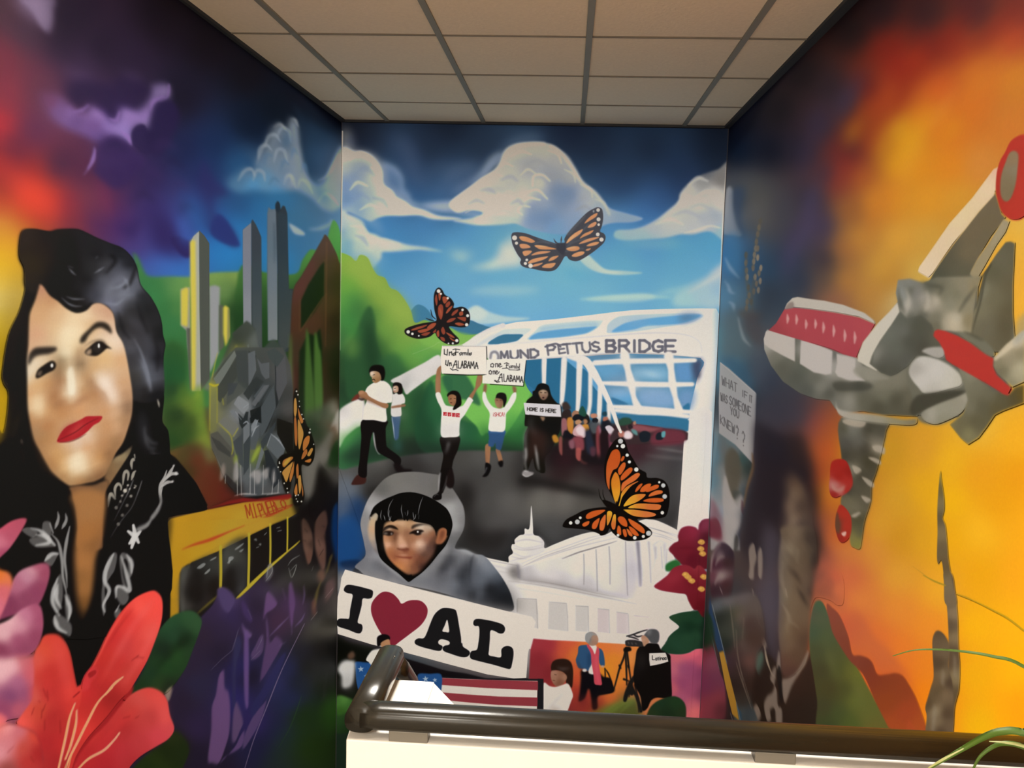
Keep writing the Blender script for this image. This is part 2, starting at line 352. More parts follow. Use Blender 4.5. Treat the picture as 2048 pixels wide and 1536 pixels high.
# right cloud
F('''1410 345 52565e, 1400 365 8a8a86, 1440 360 6d6a68, 1380 380 aeaaa2, 1430 385 b5afa5, 1360 400 bab5ab, 1400 410 beb8ad, 1440 410 bab3a8, 1340 430 b9b7b2, 1390 440 aeaeab, 1430 430 8e989f, 1405 435 9aa0a3
 1300 455 a7abb0, 1350 455 b5b3b0, 1420 445 a5a6a5, 1250 465 96aabc, 1290 470 92adc4, 1350 468 a8b2ba, 1400 462 b5b3b1, 1440 470 86a8c0, 1240 475 8ab0c8''',
 '1462 330 1435 338 1400 350 1378 365 1360 385 1355 402 1335 420 1312 438 1285 452 1260 458 1232 460 1228 474 1250 480 1290 478 1330 475 1360 468 1385 468 1420 462 1462 480',3)
SS('c8c2b8','1375 370 1395 355 1415 362;1355 405 1372 392 1392 402;1390 395 1412 382 1435 392;1310 448 1340 438 1365 448',[3,9,4],2.4,.5); SS('989c9e','1380 415 1400 408 1425 420;1345 430 1372 422 1400 434',[3,9,4],3,.5)
S('c6c0b8','1368 466 1395 460 1420 452 1440 456',[2,6,3],2,.7)
P('7ab0cc','1240 480 1330 478 1360 488 1300 496',7,.5)
G()
# curl under butterfly, right small wisps
F('1165 515 b4c6cf, 1190 530 b9c8d0, 1220 543 c0ccd3, 1260 544 a0bfd0','1150 505 1172 506 1192 524 1212 538 1250 541 1285 545 1250 549 1212 547 1185 540 1165 526',2.5,.95)
P('95bfd4','1120 515 1160 520 1190 545 1150 540',9,.4); P('55a3c9','1125 530 1160 535 1190 550 1140 552',8,.6)
F('1380 560 8fb4c9, 1420 545 b5bcbf, 1440 530 c0beba, 1400 580 a0bccb, 1440 580 8fb0c4, 1370 600 9cc3d6, 1430 605 a5bfca','1345 590 1380 565 1410 552 1428 535 1462 522 1462 612 1400 612 1350 610',5,.95)
S('c3c6c5','1375 585 1410 565 1445 545',[3,8,6],4,.5)
S('ffffff','1160 598 1210 595 1280 592 1340 594',[2,9,8,2],4,.35)
P('b9d0dc','1170 598 1230 590 1290 586 1310 594 1280 602 1230 603',4,.6)
S('a9cadb','1300 590 1350 578 1380 570',[3,10,3],5,.5)
P('a7c6da','935 580 990 570 1080 576 1020 588 960 586',6,.55)
P('b3cbd9','905 640 930 622 952 610 975 622 1010 632 1060 636 1000 645 940 648',3,.9); P('cdd4d6','930 632 950 612 975 625 960 640',4,.7)
G('painted_mountain','flat blue mountains painted behind the green trees')
# far mountains
P('3c7898','812 640 830 612 845 611 860 625 872 650 890 665 850 690 815 670',1.2)
P('39718f','850 655 930 640 960 648 990 655 1080 655 1150 660 1100 700 900 700',1.2)
G('painted_trees','bright green wooded hillside painted left of the bridge')
# trees
F('''690 510 7fa53d, 720 530 8ea745, 740 560 8da53f, 700 570 6ba63e, 700 600 57a044, 760 600 86a53f, 800 620 93a947, 820 660 8da545, 780 640 7fa540, 700 640 3f8a40, 690 680 3d6f3c
 740 630 3c7238, 735 680 2f5a32, 720 700 2a4d2c, 770 660 6a9a3e, 800 690 74a541, 830 700 70a543, 760 700 34602f, 700 720 27472a, 760 740 1f3a22, 800 720 4a8a3c, 850 700 76ad4c, 900 690 86bd5a
 790 760 24462a, 700 780 233d28, 860 740 4d8d43, 690 850 2c5d36, 760 840 27422c, 850 840 2a5a35, 840 780 2b5736, 850 900 242b24, 720 900 2a5536, 690 880 3c7a44, 900 740 4a8a48
 910 860 2d4f30, 960 860 2a6a38, 1010 830 3d8a44, 1000 780 62b34c, 960 770 6ab54f, 1040 790 62a64c, 940 800 5aa347, 930 760 3a7a4a, 1060 880 2a5a30, 1000 900 202a20, 880 790 5aa547''',
 '670 512 680 505 700 512 712 522 720 510 735 515 745 535 755 550 770 556 780 575 795 582 810 600 822 622 830 645 850 640 870 650 900 655 930 670 980 668 1030 700 1050 720 1070 790 1100 830 1100 910 670 960',1)
P('8fae46','690 515 712 524 722 512 738 518 748 545 760 560 782 580 800 590 818 615 826 640 800 640 770 600 740 570 700 550',9,.7)
P('7db54c','850 642 880 648 915 662 950 672 935 690 890 700 850 690 830 665',3,.7)
P('2a5230','690 700 712 665 725 630 740 612 750 640 752 680 765 720 770 760 750 800 700 800 690 760',4,.85)
P('1d3a24','735 640 752 680 762 740 758 790 740 760 730 700',7,.7)
P('2b5a36','760 720 790 708 805 725 815 750 790 800 760 790',5,.7)
P('2f6338','700 590 730 600 720 640 700 630',12,.6); E('3f8a3c',705,665,14,12,7,.6)
E('8cc04c',700,690,14,22,8,.35); P('3c8542','840 720 870 700 890 705 870 740',8,.5); E('4f9a45',835,700,22,10,8,.5)
# tree behind marchers
P('74bd50','858 770 885 752 905 760 905 800 930 830 950 850 965 872 985 860 1010 870 1060 790 1050 770 1000 760 960 750 900 745 870 760',2,.95)
P('2c6040','885 752 925 745 950 780 960 810 935 800 900 790',3,.9)
P('255a38','858 762 876 790 905 830 950 850 960 875 975 865 1000 900 950 915 850 905 830 850',3,.9)
P('2a6a34','960 850 1000 860 1040 840 1060 900 1000 920 960 910',9,.7); P('4fa046','980 830 1020 820 1050 840 1010 856',8,.5)
P('1d2a22','690 905 760 880 850 880 920 890 1060 890 1060 915 850 915 700 925',9,.7)
P('1a3b26','820 790 850 770 850 820 870 870 830 880 820 830',8,.6)
G('painted_road','dark grey painted road under the marchers')
# road
F('''680 940 565450, 720 930 4c4b48, 760 920 5b5954, 800 905 3a3a39, 860 905 4a4947, 920 905 45433f, 960 915 53524e, 1000 905 4d4b48, 1100 905 262322, 1060 930 302e2c
 690 980 6a6864, 700 1020 4a515c, 740 985 2a2826, 800 950 24211f, 760 960 3b3936, 830 940 2e2b2a, 950 950 3d3b39, 1000 960 474542, 1050 960 2c2927, 1120 950 2a1c1d, 1200 940 2c1d20, 1180 980 393633
 1280 900 3a2026, 1340 890 4e4b4c, 1360 920 3b3a3b, 1300 940 4c4a49, 1350 960 413f3e, 1330 1000 3f3d3c, 1350 1040 333130, 960 1000 4a4846, 1020 1000 5c5955, 1080 1000 6b675f, 1130 1000 6c6760
 1170 1010 55514a, 1000 1050 4d4a48, 940 1040 3a3836, 930 1000 262422, 930 1080 2b2a29, 1020 1090 3d3c3c, 1100 1060 464544, 1160 1060 3d3b3b, 1000 1120 2a2a2b, 1150 1090 2f2f31, 1240 860 5b2a30, 1320 860 5a2730, 1370 870 4a2230''',
 '660 955 690 938 740 925 800 912 860 905 940 900 1060 900 1150 880 1230 850 1290 838 1340 848 1376 868 1376 1080 1300 1120 1000 1180 660 1180',3)
P('1c1917','730 985 770 962 800 955 860 960 900 968 880 990 800 978 760 985',6,.8)
P('1d1a19','1050 950 1110 960 1200 985 1170 990 1090 975 1040 968',5,.8)
P('211e1d','925 960 950 985 940 1020 960 1060 1020 1060 1000 1100 940 1090 930 1040 915 1000',9,.8)
S('8a8680','1310 895 1345 900 1375 905',[1,4,2],3,.5); S('7f7b76','1290 910 1330 915 1370 918',[2,5,3],4,.4)
G()
P('17335c','660 1010 700 985 728 1005 722 1060 730 1110 700 1135 665 1130',9,.95)
P('5a6472','672 960 700 955 720 975 700 1010 690 1050 672 1040',10,.8); P('164680','668 1050 700 1030 725 1060 728 1100 700 1130 668 1120',7,.7)
P('10203c','680 1125 715 1120 740 1135 700 1142',4,.8)
G('painted_bridge','white painted arch bridge with a name panel')
# ---------------- bridge
view(960, 580, 1460, 2048)
P('2c6f96','370 560 800 540 900 560 1000 760 1100 1000 1120 1090 900 1060 700 960 500 900 400 820 360 700',0); Q('26678c','380 572 740 556 1000 850 1080 1080 1000 1100 640 960 370 760')
P('5a9bc6','700 560 790 550 870 650 1000 760 1080 880 1080 960 960 830 860 700 780 640',1); P('2b6c93','830 640 900 700 890 780 960 830 1010 880 1000 990 900 940 820 760',1)
Q('2e6d90','1080 930 1210 940 1240 1010 1700 1040 1690 1170 1560 1120 1400 1110 1300 1100 1160 1070 1110 1020'); P('327396','1040 860 1100 900 1220 935 1060 940',1)
BR = '-40 400 60 340 150 295 300 262 600 240 900 205 1100 180 1250 165 1500 155 1800 150 1935 152 1960 200 1962 300 1955 600 1940 900 1900 1229 1890 1700 1860 2000 1610 2000 1640 1700 1670 1229 1710 1000 1760 760 1810 560 1700 545 1500 530 1200 520 800 545 350 575 70 575 50 460 -60 468'
Q('e4dcd4', BR)
# post: shading and right border
Q('d9d2cd','1815 560 1935 160 1950 600 1930 900 1890 1229 1870 1500 1840 2060 1630 2060 1650 1600 1670 1229 1700 1000 1750 800',3,.0)
Q('cfc9c6','1880 170 1935 160 1955 600 1940 900 1910 1229 1880 1500 1850 2060 1780 2060 1820 1400 1860 900 1890 500',9,.5)
S('3e87a6','1945 140 1965 600 1950 900 1925 1100 1905 1300 1895 1500 1880 1800',[30,34,44,60,70,60,40],6,.9)
S('1f6688','1962 560 1955 800 1935 1100 1915 1330',[10,30,40,20],5,.75)
S('cbc2c4','1700 1700 1760 1400 1790 1100',[60,80,40],14,.4)
S('dfd2cf','1660 2010 1780 1960 1850 1980',[50,80,50],14,.8)
# windows above lettering
W1='180 330 260 320 415 318 360 370 330 400 290 425 180 440 60 445 110 385'
P('c9d3d8',W1,1); P('35708f','65 442 130 390 190 365 260 362 350 365 330 395 290 420 180 438',1)
P('bfcfda','510 290 650 272 850 255 990 250 1000 262 960 310 880 355 780 372 640 390 500 400 400 405 390 395 450 340',1)
P('5a9cc8','470 350 620 325 780 310 900 300 960 300 880 350 780 370 640 388 480 400 400 402',2); P('8db6cf','520 300 700 280 930 262 950 290 700 300 500 330',4,.7)
P('b2c4d2','1040 330 1050 280 1110 230 1200 210 1500 195 1750 190 1828 208 1790 240 1700 275 1500 305 1300 335 1150 350 1050 352',1)
P('5d9fcd','1080 345 1150 290 1230 260 1400 230 1600 210 1750 200 1810 212 1700 260 1600 280 1450 290 1350 300 1250 325',2)
P('7fa9c4','1200 240 1330 215 1350 240 1220 275',8,.7); P('4f6a88','1640 200 1790 196 1820 210 1740 245 1640 262',7,.8); S('d0dae0','1290 320 1380 298 1450 296',[4,14,4],4,.8)
# lettering panel
S('cfc8c4','460 290 800 250 1000 240 1100 215',[6,10,8,4],4,.5)
S('b4aca9','60 455 300 440 600 410 1000 380 1300 358 1500 352 1680 368 1780 410 1812 470 1812 550',[2,4,5,7,10,12,10,6],2,.6)
P('e9e2dc','70 462 400 436 800 400 1200 370 1500 360 1700 380 1790 430 1805 500 1800 548 1500 520 1200 512 800 538 400 566 80 572',2,.9)
S('8f8682','360 572 600 556 800 545 1100 522 1300 518 1500 530 1700 548 1800 556',[4,6,6,8,8,8,7,3],2,.8)
SS('7b7980','85 560 95 515 130 508 150 535 150 570',[18,22],2,.95,1)
G('lettering','grey painted capitals naming the bridge',1)
TXT('65636b','MUND',172,573,478,550,66,19,0,.34,1.2,.95)
TXT('63616a','P TTUS',560,532,985,500,78,17,-.06,.2,1.2,.95); S('63616a','535 465 620 440 660 465',16,1)
SS('63616a','640 452 650 520 700 512;640 452 700 446;645 486 690 480;800 436 840 432',15,1,.95,0)
TXT('62606a','BRIDGE',1035,505,1600,505,92,23,0,.3,1.2,.95)
TXT('62606a','B',1035,498,1125,498,84,12,0,.3,1,.95)
G('painted_bridge','painted lattice and hangers of the white bridge')
# lattice right side
P('4d86ab','880 560 1180 530 1500 540 1820 570 1780 720 1720 960 1700 1060 1500 1030 1120 1020 1060 900 980 760',0)
Q('4d86ab','860 548 1200 522 1500 532 1812 556 1770 760 1712 1000 1690 1060 1400 1020 1120 1022 1060 940 980 780')
P('5f9cc3','920 600 1180 600 1160 720 1000 720',6); P('78acc9','1240 640 1500 620 1530 730 1260 720',6); P('5c8fbf','1600 600 1700 590 1740 680 1700 740 1600 720',5)
P('7b93ad','1080 700 1180 690 1190 740 1000 740',8,.9); S('dfe6ea','1320 665 1400 680 1480 700',[6,20,4],5,.9); P('9fb7c8','1230 640 1330 640 1280 690',8,.6)
P('466f96','1130 620 1190 620 1180 700',8,.5); P('3d3a52','1730 580 1810 560 1790 680 1760 750 1740 700',5,.8); P('38405a','1770 720 1790 640 1800 700',4,.7)
P('59a0cf','1060 840 1220 830 1230 930 1100 900',5); P('a8b9d0','1000 800 1200 800 1210 840 1050 840',8,.8); P('7ba2c8','1290 830 1560 820 1570 950 1330 940',6); P('c7cede','1290 805 1500 800 1540 820 1300 828',7,.7)
P('6a93bd','1620 830 1740 810 1720 960 1630 960',6); P('2d6f96','1660 960 1710 925 1715 975 1670 985',2); P('336f98','1080 880 1215 935 1140 945 1100 930',2); P('2f6d90','1130 1020 1300 1010 1700 1060 1690 1160 1400 1110 1180 1070',2)
W='e3dad1'
S('7b7c86','850 545 1000 535 1150 540 1190 536 1360 540 1520 540 1640 545 1810 560',[10,26,14,10,22,14,8,6],5,.6)
SS(W,'900 605 1180 585 1540 580 1760 575;940 590 1180 580;1000 762 1250 770 1500 775 1740 772;1070 955 1250 965 1500 985 1720 1000;1110 985 1300 1000 1500 1008 1705 1035',[30,44,44,34],2)
SS(W,'1185 535 1210 650 1240 770 1260 880 1300 980;1545 540 1565 650 1575 760 1600 880 1630 990',[80,50,66,40,70],2)
SS(W,'1120 545 1240 548;1500 545 1620 550;1120 585 1240 590;1210 700 1230 770 1250 800;1215 760 1260 770 1300 765;1560 770 1620 775',[20,60,20],6,.9)
P('5f9fc8','940 615 1150 605 1172 640 1170 710 1140 745 1000 748 960 690',2,.0)
S(W,'780 545 860 575 920 660 985 770 1040 880 1090 1000 1120 1090 1150 1165',[30,70,66,50,40,36,30,24],1)
P(W,'700 550 860 545 900 620 960 730 940 740 860 620',2)
SS(W,'524 560 522 640 524 765;690 560 682 700 675 840 668 940;820 560 812 700 808 850 798 1000;905 660 903 800 900 940 880 1050;985 790 978 950 970 1110;1055 940 1056 1080',[36,34,30],2)
S(W,'690 570 684 700 676 840 668 930',[46,44,42,24],2); S(W,'818 575 812 700 808 850 798 990',[50,44,40,20],2); S(W,'985 800 980 950 972 1110',[30,36,20],2); S(W,'530 570 525 760',[34,26],1)
# left rail of the bridge
view(670, 540, 1000, 1491)
F('560 980 cfc9c2, 700 1080 d8d2cb, 620 1040 b4b2ae, 800 900 d5cec7, 900 820 d9d2cb, 940 900 cfc8c0','500 1000 600 940 800 835 940 765 960 920 880 950 700 1080 640 1120 600 1050',1.5)
F('20 1290 bdb7b2, 200 1200 ddd6cf, 100 1400 dcd6ce, 50 1500 c0c8b0, 230 1340 ddd6ce, 40 1340 d8d0c8','35 1270 140 1190 250 1150 270 1360 180 1430 90 1510 30 1600 28 1400',2.2)
P('4c9a45','60 1520 130 1460 230 1390 240 1440 140 1520 50 1620 35 1600',7,.8)
S('d8d1c9','700 760 880 690 960 650 1140 680 1280 600 1400 540 1520 500',[1,1,1,4,26,36,44],1)
P('ded7d0','1150 680 1260 610 1380 550 1491 510 1491 540 1400 570 1300 640 1250 690',1)
P('35708f','1390 660 1440 620 1491 598 1491 665',1); S('b8c4c2','1260 690 1350 640 1420 600 1491 570',[10,30,34,20],3,.6)
G()
# ---------------- marchers
SK='9a6a48'; SK2='7d4f36'; SH='ddd5cd'
view(670, 720, 1000, 1690)
G('painted_person','small painted woman in white shirt and jeans behind the front man')
# woman behind
m_woman_b='600 235 640 228 675 250 690 290 690 330 715 380 718 440 712 480 685 490 680 560 665 580 660 680 650 760 655 850 650 900 620 930 600 880 610 800 590 680 580 570 572 500 575 400 590 330'
P('2f5c58','600 800 650 790 660 900 630 930 605 900',6,.7)
P('3f587e','582 575 668 568 660 700 650 800 612 815 596 700',2,.9); S('c9d0d8','585 585 600 700 610 800',[4,9,3],1,.9)
P('d5cfc7','590 345 640 340 690 345 716 390 715 440 680 460 682 560 650 578 580 572 575 480 590 400',1); S('8f6045','580 480 640 470 710 460',[20,26,24],1.5)
P('b8b0a8','590 500 670 500 680 560 640 570',8,.4)
P('14100f','598 240 640 228 680 245 692 290 688 340 650 352 630 330 600 350 588 300',1); P('b98f72','598 275 632 262 650 280 648 320 620 335 600 325',1); P('e8dccd','596 275 615 270 618 300 598 312',3,.8); S('7a2f22','600 320 618 318',4); S('20120e','605 292 625 287',5)
G('painted_person','painted man in white shirt and black trousers walking with clasped hands')
# man in front, clapping
P('3a1e1a','170 1250 230 1170 310 1190 300 1260 180 1275',1.5)
P('131010','285 610 530 620 520 700 525 850 545 900 670 1000 665 1090 640 1140 600 1040 500 980 430 930 400 860 395 740 370 800 345 960 330 1080 320 1200 240 1170 255 1000 270 800',1)
P('161112','600 1060 680 1080 700 1110 780 1120 780 1140 640 1150',2.5); S('a9a6a4','392 740 400 820 415 900 440 950 458 962',[9,16,14,8,5],1.5)
P('e0d9d2','420 220 480 208 540 235 580 290 590 350 585 430 530 445 525 520 525 630 400 615 275 605 285 520 330 400 310 330 340 270',1); 
S('bdb4ae','460 300 455 380 520 430',[10,20,6],5,.5); S('b5a9a4','290 420 285 520 275 600',5,1.5,.6); P('cfc6be','540 260 580 300 585 400 550 380',7,.5)
P(SK,'240 330 270 312 320 330 350 370 420 410 480 435 545 450 540 490 500 490 430 455 340 410 290 395 250 375',1); P('7b5138','240 380 290 372 400 425 520 492 480 480 300 410',3,.6)
P('6e2e24','165 420 200 370 240 345 250 390 210 410',2); P('2a1a18','230 385 300 392 280 412 250 405',1.5,.8); P('b98562','245 330 285 312 300 335 260 350',2,.7)
P('100c0b','345 110 370 60 430 45 490 60 510 120 500 190 470 205 430 140 400 130 360 140',1.5)
F('380 140 c9a888, 440 150 a87f58, 470 180 8a6542, 400 190 a5794f, 430 210 94693f, 370 170 b59a7a','362 125 410 112 455 130 475 180 465 210 420 235 385 220 378 180 362 160',1,1,1.9,1,2)
SS('1a0f0b','378 200 395 192 408 205;385 150 405 145',[6,9,5],.8); P('ece4da','365 120 385 115 385 150 370 155',3,.7)
G('painted_person','painted woman with raised arms and red squares on her white shirt')
# woman holding first sign
P('14100f','1085 785 1270 780 1265 900 1215 1020 1190 1140 1150 1250 1110 1350 1060 1400 1070 1250 1085 1120 1110 980 1090 900',1); P('181111','1150 1150 1195 1110 1220 1240 1190 1310 1135 1270',2)
P('100d0d','1060 1350 1095 1370 1090 1420 1040 1435 1000 1420 1010 1385',1); S('a8a4a2','1075 1170 1068 1250 1062 1340',[14,16,6],2,.9); S('8a8785','1165 850 1150 910 1130 960',[22,16,4],4,.8); S('75716f','1015 1400 1040 1375 1060 1380',4,1,.8)
P(SK,'1050 90 1090 60 1085 140 1082 240 1080 340 1035 340 1030 240 1035 160',1); P(SK,'1465 150 1508 160 1500 240 1450 310 1400 405 1370 380 1430 290 1445 220',1); P('b98a66','1040 180 1065 170 1060 330 1035 330',4,.4)
P('e2dbd3','1030 345 1075 335 1120 440 1160 470 1290 475 1330 440 1370 380 1415 410 1400 440 1330 560 1285 620 1275 720 1268 780 1180 790 1090 780 1085 640 1090 510 1050 420',1)
P('bfb8b0','1090 650 1180 700 1270 640 1268 775 1180 788 1092 778',9,.35)
P('120e0d','1150 350 1200 315 1260 325 1290 380 1295 450 1270 480 1210 510 1230 430 1200 360 1160 380',1)
F('1180 380 8f6040, 1230 400 a87550, 1200 440 9c6a48, 1240 440 8a5a3c','1160 370 1200 350 1245 375 1245 430 1215 470 1175 450 1160 410',1,1,1.9,1,2); SS('2a130e','1175 395 1190 392;1215 388 1232 390;1178 432 1196 434',5,.8)
P('120e0d','1245 370 1285 400 1275 470 1210 508 1240 440',1)
Q('b5242c','1110 532 1148 535 1148 572 1110 570'); Q('b5242c','1155 535 1193 538 1192 578 1155 575'); Q('b5242c','1200 540 1235 543 1235 582 1200 580'); Q('b5242c','1240 543 1278 545 1276 586 1240 584')
TXT('e9c9c4','ACI?',1116,566,1272,580,24,4,0,.42,.5,.9)
G('painted_person','painted boy in blue shorts with raised arms')
# boy holding second sign
view(940, 760, 1240, 1920)
P('8a5c42','180 60 215 60 205 160 170 155',2); P('8a5c42','545 85 590 95 590 165 560 165',2); P(SK,'200 830 265 820 262 900 245 1080 205 1060 195 940',1); P(SK,'330 885 375 880 420 1040 380 1060 345 960',1); P('5f3a2a','195 900 210 1040 200 1040',3,.6)
P('0e0c0e','195 1055 260 1080 258 1150 215 1225 155 1230 185 1180',1.5); P('0e0c0e','360 1050 420 1030 420 1100 385 1110',2); S('8b8d90','215 1120 190 1190',[12,5],2,.7)
P('2c4e78','245 640 440 640 435 720 400 860 380 890 330 870 320 800 290 850 230 830 240 730',1.5); P('3c6ea0','250 640 430 640 430 665 250 665',3,.6); P('24324a','320 800 400 800 385 885 320 870',6,.5)
P('e3ddd3','165 160 195 155 225 250 280 330 340 360 420 355 480 290 540 180 590 160 585 250 520 360 465 430 460 500 440 650 330 660 240 640 245 520 250 420 190 320 160 240',1); P('c3c6b0','180 200 230 330 200 320',5,.4)
P('151111','330 220 350 175 400 160 455 180 470 250 450 320 430 345 410 270 340 250',1); F('340 260 94694c, 390 260 8a6046, 350 310 a3785a, 400 320 8a6046','318 230 400 240 420 290 400 350 350 350 320 300',1.5,1,1.9,1,2); SS('2a1712','335 255 358 258;385 258 402 260',5,1)
TXT('b3393a','iSHCA!',290,458,440,458,46,6,0,.3,.6,.95)
G('painted_person','painted marcher in a dark hooded coat')
# hooded marcher
P('15130f','830 130 870 60 930 42 1000 70 1020 130 1035 180 1060 230 1110 290 1160 330 1170 500 1150 650 1120 720 1040 900 960 1000 960 1180 870 1170 830 1120 800 1000 730 1180 690 1190 690 900 700 700 740 600 700 580 705 460 720 280 800 200 800 150',1)
P('35211c','740 600 960 620 980 760 960 960 900 1000 850 820 790 1000 740 1020 720 900 740 760',6,.85); P('2b2827','960 760 1040 760 1060 1040 990 1040',8,.6)
S('8f8b88','730 610 705 740 712 880 700 1000',[14,28,20,26],4,.8); S('c8c4c0','708 870 715 960 700 1060 720 1160',[20,24,16,10],3,.7); S('c8c4c0','830 830 850 960 865 1080 880 1150',[10,26,20,8],3,.8); P('8f8886','665 1200 700 1150 760 1170 820 1190 760 1225 700 1235',2); SS('d8d4d0','670 1205 720 1230 800 1200;690 1160 740 1165',[6,10,5],1.5)
P('0f1214','850 130 870 70 930 45 1000 72 1022 140 1030 200 1000 140 940 110 890 130 870 200 890 240 830 220 800 180',1); F('880 170 96714f, 930 150 b5987c, 980 170 947660, 930 210 8f6a54, 960 230 7c5a48','872 150 920 118 975 130 995 180 970 235 930 250 895 220',1.5,1,1.9,1,2); SS('17100e','900 158 920 160;955 160 975 162',9,1); E('2a1418',938,226,14,10,1)
S('5a5a5a','790 470 770 560 800 640 860 700',[16,30,24,10],5,.8); P('0d0f11','900 490 1160 480 1150 600 1060 700 900 640 840 600',8,.7)
P('8a6a50','895 455 940 455 960 490 930 525',2)
G('painted_crowd','painted crowd of small marchers filling the bridge')
# crowd
view(940, 760, 1240, 1920)
CR=[('2c1f1d','1180 420 1240 370 1290 400 1290 520 1230 560 1180 540',3),('9c5f62','1170 500 1230 500 1240 620 1200 700 1170 690',4),('c98030','1240 490 1310 480 1320 600 1300 690 1250 640',4),('a87050','1300 430 1330 385 1390 400 1390 440 1320 480',2),
('101218','1310 490 1350 440 1440 450 1440 520 1340 520',3),('c08a60','1350 520 1400 505 1430 540 1380 570 1350 560',3),('141313','1440 470 1470 430 1520 460 1530 540 1480 560',3),('b07a50','1450 500 1490 500 1500 540 1460 560',4),('d08a30','1430 570 1500 560 1520 620 1490 660 1440 610',4),('cfa0a0','1320 700 1330 620 1400 560 1450 600 1480 640 1480 720 1440 740',3),('e0c8c8','1350 620 1420 580 1470 660 1460 720 1380 690',6),
('8a4048','1300 740 1440 730 1460 880 1400 900 1320 860',7),('a8504a','1350 880 1420 880 1410 1030 1360 1000',5),('14141a','1190 690 1230 640 1320 720 1280 760 1200 750',5),('c07f28','1050 720 1100 700 1140 780 1080 800',5),('8f4a44','1140 740 1180 740 1180 960 1140 900',5),('2a1a1e','1200 760 1320 780 1340 960 1220 960',10),
('16161c','1560 500 1590 475 1635 500 1620 545 1570 540',2),('c88060','1540 430 1610 425 1620 470 1550 480',4),('4a5054','1530 560 1640 550 1640 660 1560 680',7),('8a3c40','1610 640 1660 600 1670 980 1620 990',6),('a06a80','1640 580 1670 640 1660 700',7),('1a1a22','1690 540 1740 490 1800 540 1800 640 1700 640',5),('b86a50','1700 470 1750 465 1760 500 1700 520',4),('1f3a44','1690 410 1740 400 1745 450 1695 450',4),
('d8c8cc','1730 600 1790 580 1850 640 1840 700 1800 720 1760 660',3),('7a3a4a','1760 700 1830 720 1850 860 1780 880',7),('201418','1660 700 1760 700 1760 960 1680 980',10),('242a3a','1480 640 1540 660 1600 900 1560 980 1490 900',10),('1a1518','1440 960 1700 960 1800 1060 1500 1060',12),('3a2a24','1180 300 1240 280 1290 360 1240 380 1190 380',5),('1f4a38','1390 420 1440 330 1490 430 1460 470',3),('8a5560','1260 780 1320 760 1330 860 1280 870',6),('54303a','1540 860 1610 860 1600 960 1550 960',8)]
P('1c1517','1170 560 1900 560 1900 940 1800 1100 1500 1080 1400 1060 1200 1100 1000 1060 960 900 1060 760 1160 700',8,.92)
P('571f2b','1080 1000 1240 930 1340 960 1330 1060 1250 1090 1080 1060',12,.5); P('3a1720','1500 1000 1760 960 1800 1060 1560 1080',12,.5)
for c,s,b in CR: P(c,s,b*.35,.94)
S('9c4a44','1400 1000 1440 1050 1495 1062',[18,14,8],3,.8)
view(960, 580, 1460, 2048)
for c,s,b in [('3a2a2c','1120 1110 1180 1060 1260 1080 1300 1130 1560 1140 1690 1160 1690 1229 1100 1260',2),('8a4a50','1200 1110 1300 1100 1400 1120 1500 1130 1400 1160 1250 1150',3),('6a2f3a','1440 1150 1600 1140 1680 1180 1640 1260 1400 1260',4),('1a2028','1300 1180 1340 1150 1390 1170 1380 1229 1320 1240',1.5),('1a2028','1440 1180 1470 1160 1500 1180 1490 1220 1440 1220',1.5),('5a9aa0','1485 1160 1515 1155 1510 1200 1485 1200',1.5),
('d8b8b8','1170 1180 1210 1150 1250 1180 1240 1215 1190 1215',2),('2a2024','1205 1110 1230 1090 1250 1120 1220 1140',1.5),('b06a5a','1130 1160 1170 1150 1180 1190 1140 1200',1.5),('5a8a88','1240 1140 1280 1150 1290 1190 1250 1170',2),('b07a60','1250 1080 1270 1070 1275 1095 1255 1100',1.5),('2a4a3a','1140 1070 1170 1045 1230 1050 1240 1090 1170 1110 1130 1100',2),('e0d0d0','1180 1180 1225 1165 1235 1205 1195 1215',2.5)]: P(c,s,b)
S(W,'985 770 1040 880 1090 1000 1120 1090 1150 1160',[44,40,36,30,22],.8)
G('painted_bridge_post','broad white right post of the painted bridge')
view(960, 580, 1460, 2048)
Q('ded6cf','1716 1000 1700 1229 1670 1500 1645 1760 1622 2005 1850 2010 1880 1700 1900 1229 1900 1000 1850 950',1.2)
Q('d2cbc8','1840 1000 1905 1000 1905 1229 1885 1600 1855 2010 1790 2010 1820 1600',7,.7); P('ddcfcd','1640 1850 1720 1700 1830 1760 1840 2000 1640 2004',10,.5)
G('painted_sign','white painted sign with Spanish words, held by the woman')
# ---------------- signs
view(670, 540, 1000, 1491)
sign1=Q('e8e0d7','968 684 1366 686 1378 945 1200 945 968 936 960 880 955 780'); 
SS('1b1715','1366 688 1374 943;1374 943 1200 946 980 936',[7,8,6],.5,1,0); S('4a423c','968 684 1366 686',2.5,.5,.7)
SS('16130f','985 712 985 755 1010 765 1015 712;1030 735 1030 768;1032 745 1050 735 1055 765;1080 745 1062 755 1068 768 1082 762 1084 740',7,.4,1,0)
SS('16130f','1062 716 1085 710 1125 716;1090 715 1088 766;1088 740 1112 738;1135 742 1122 750 1128 766 1138 762 1140 740;1150 766 1150 742;1150 748 1165 742 1165 764;1165 748 1178 742 1180 764;1190 742 1190 764;1200 712 1200 766;1210 745 1210 765;1228 745 1215 752 1218 766 1228 760 1230 742',6,.4,1,0)
SS('16130f','1000 812 998 850 1015 860 1022 812;1032 832 1032 862;1032 842 1045 834 1050 860',7,.4,1,0)
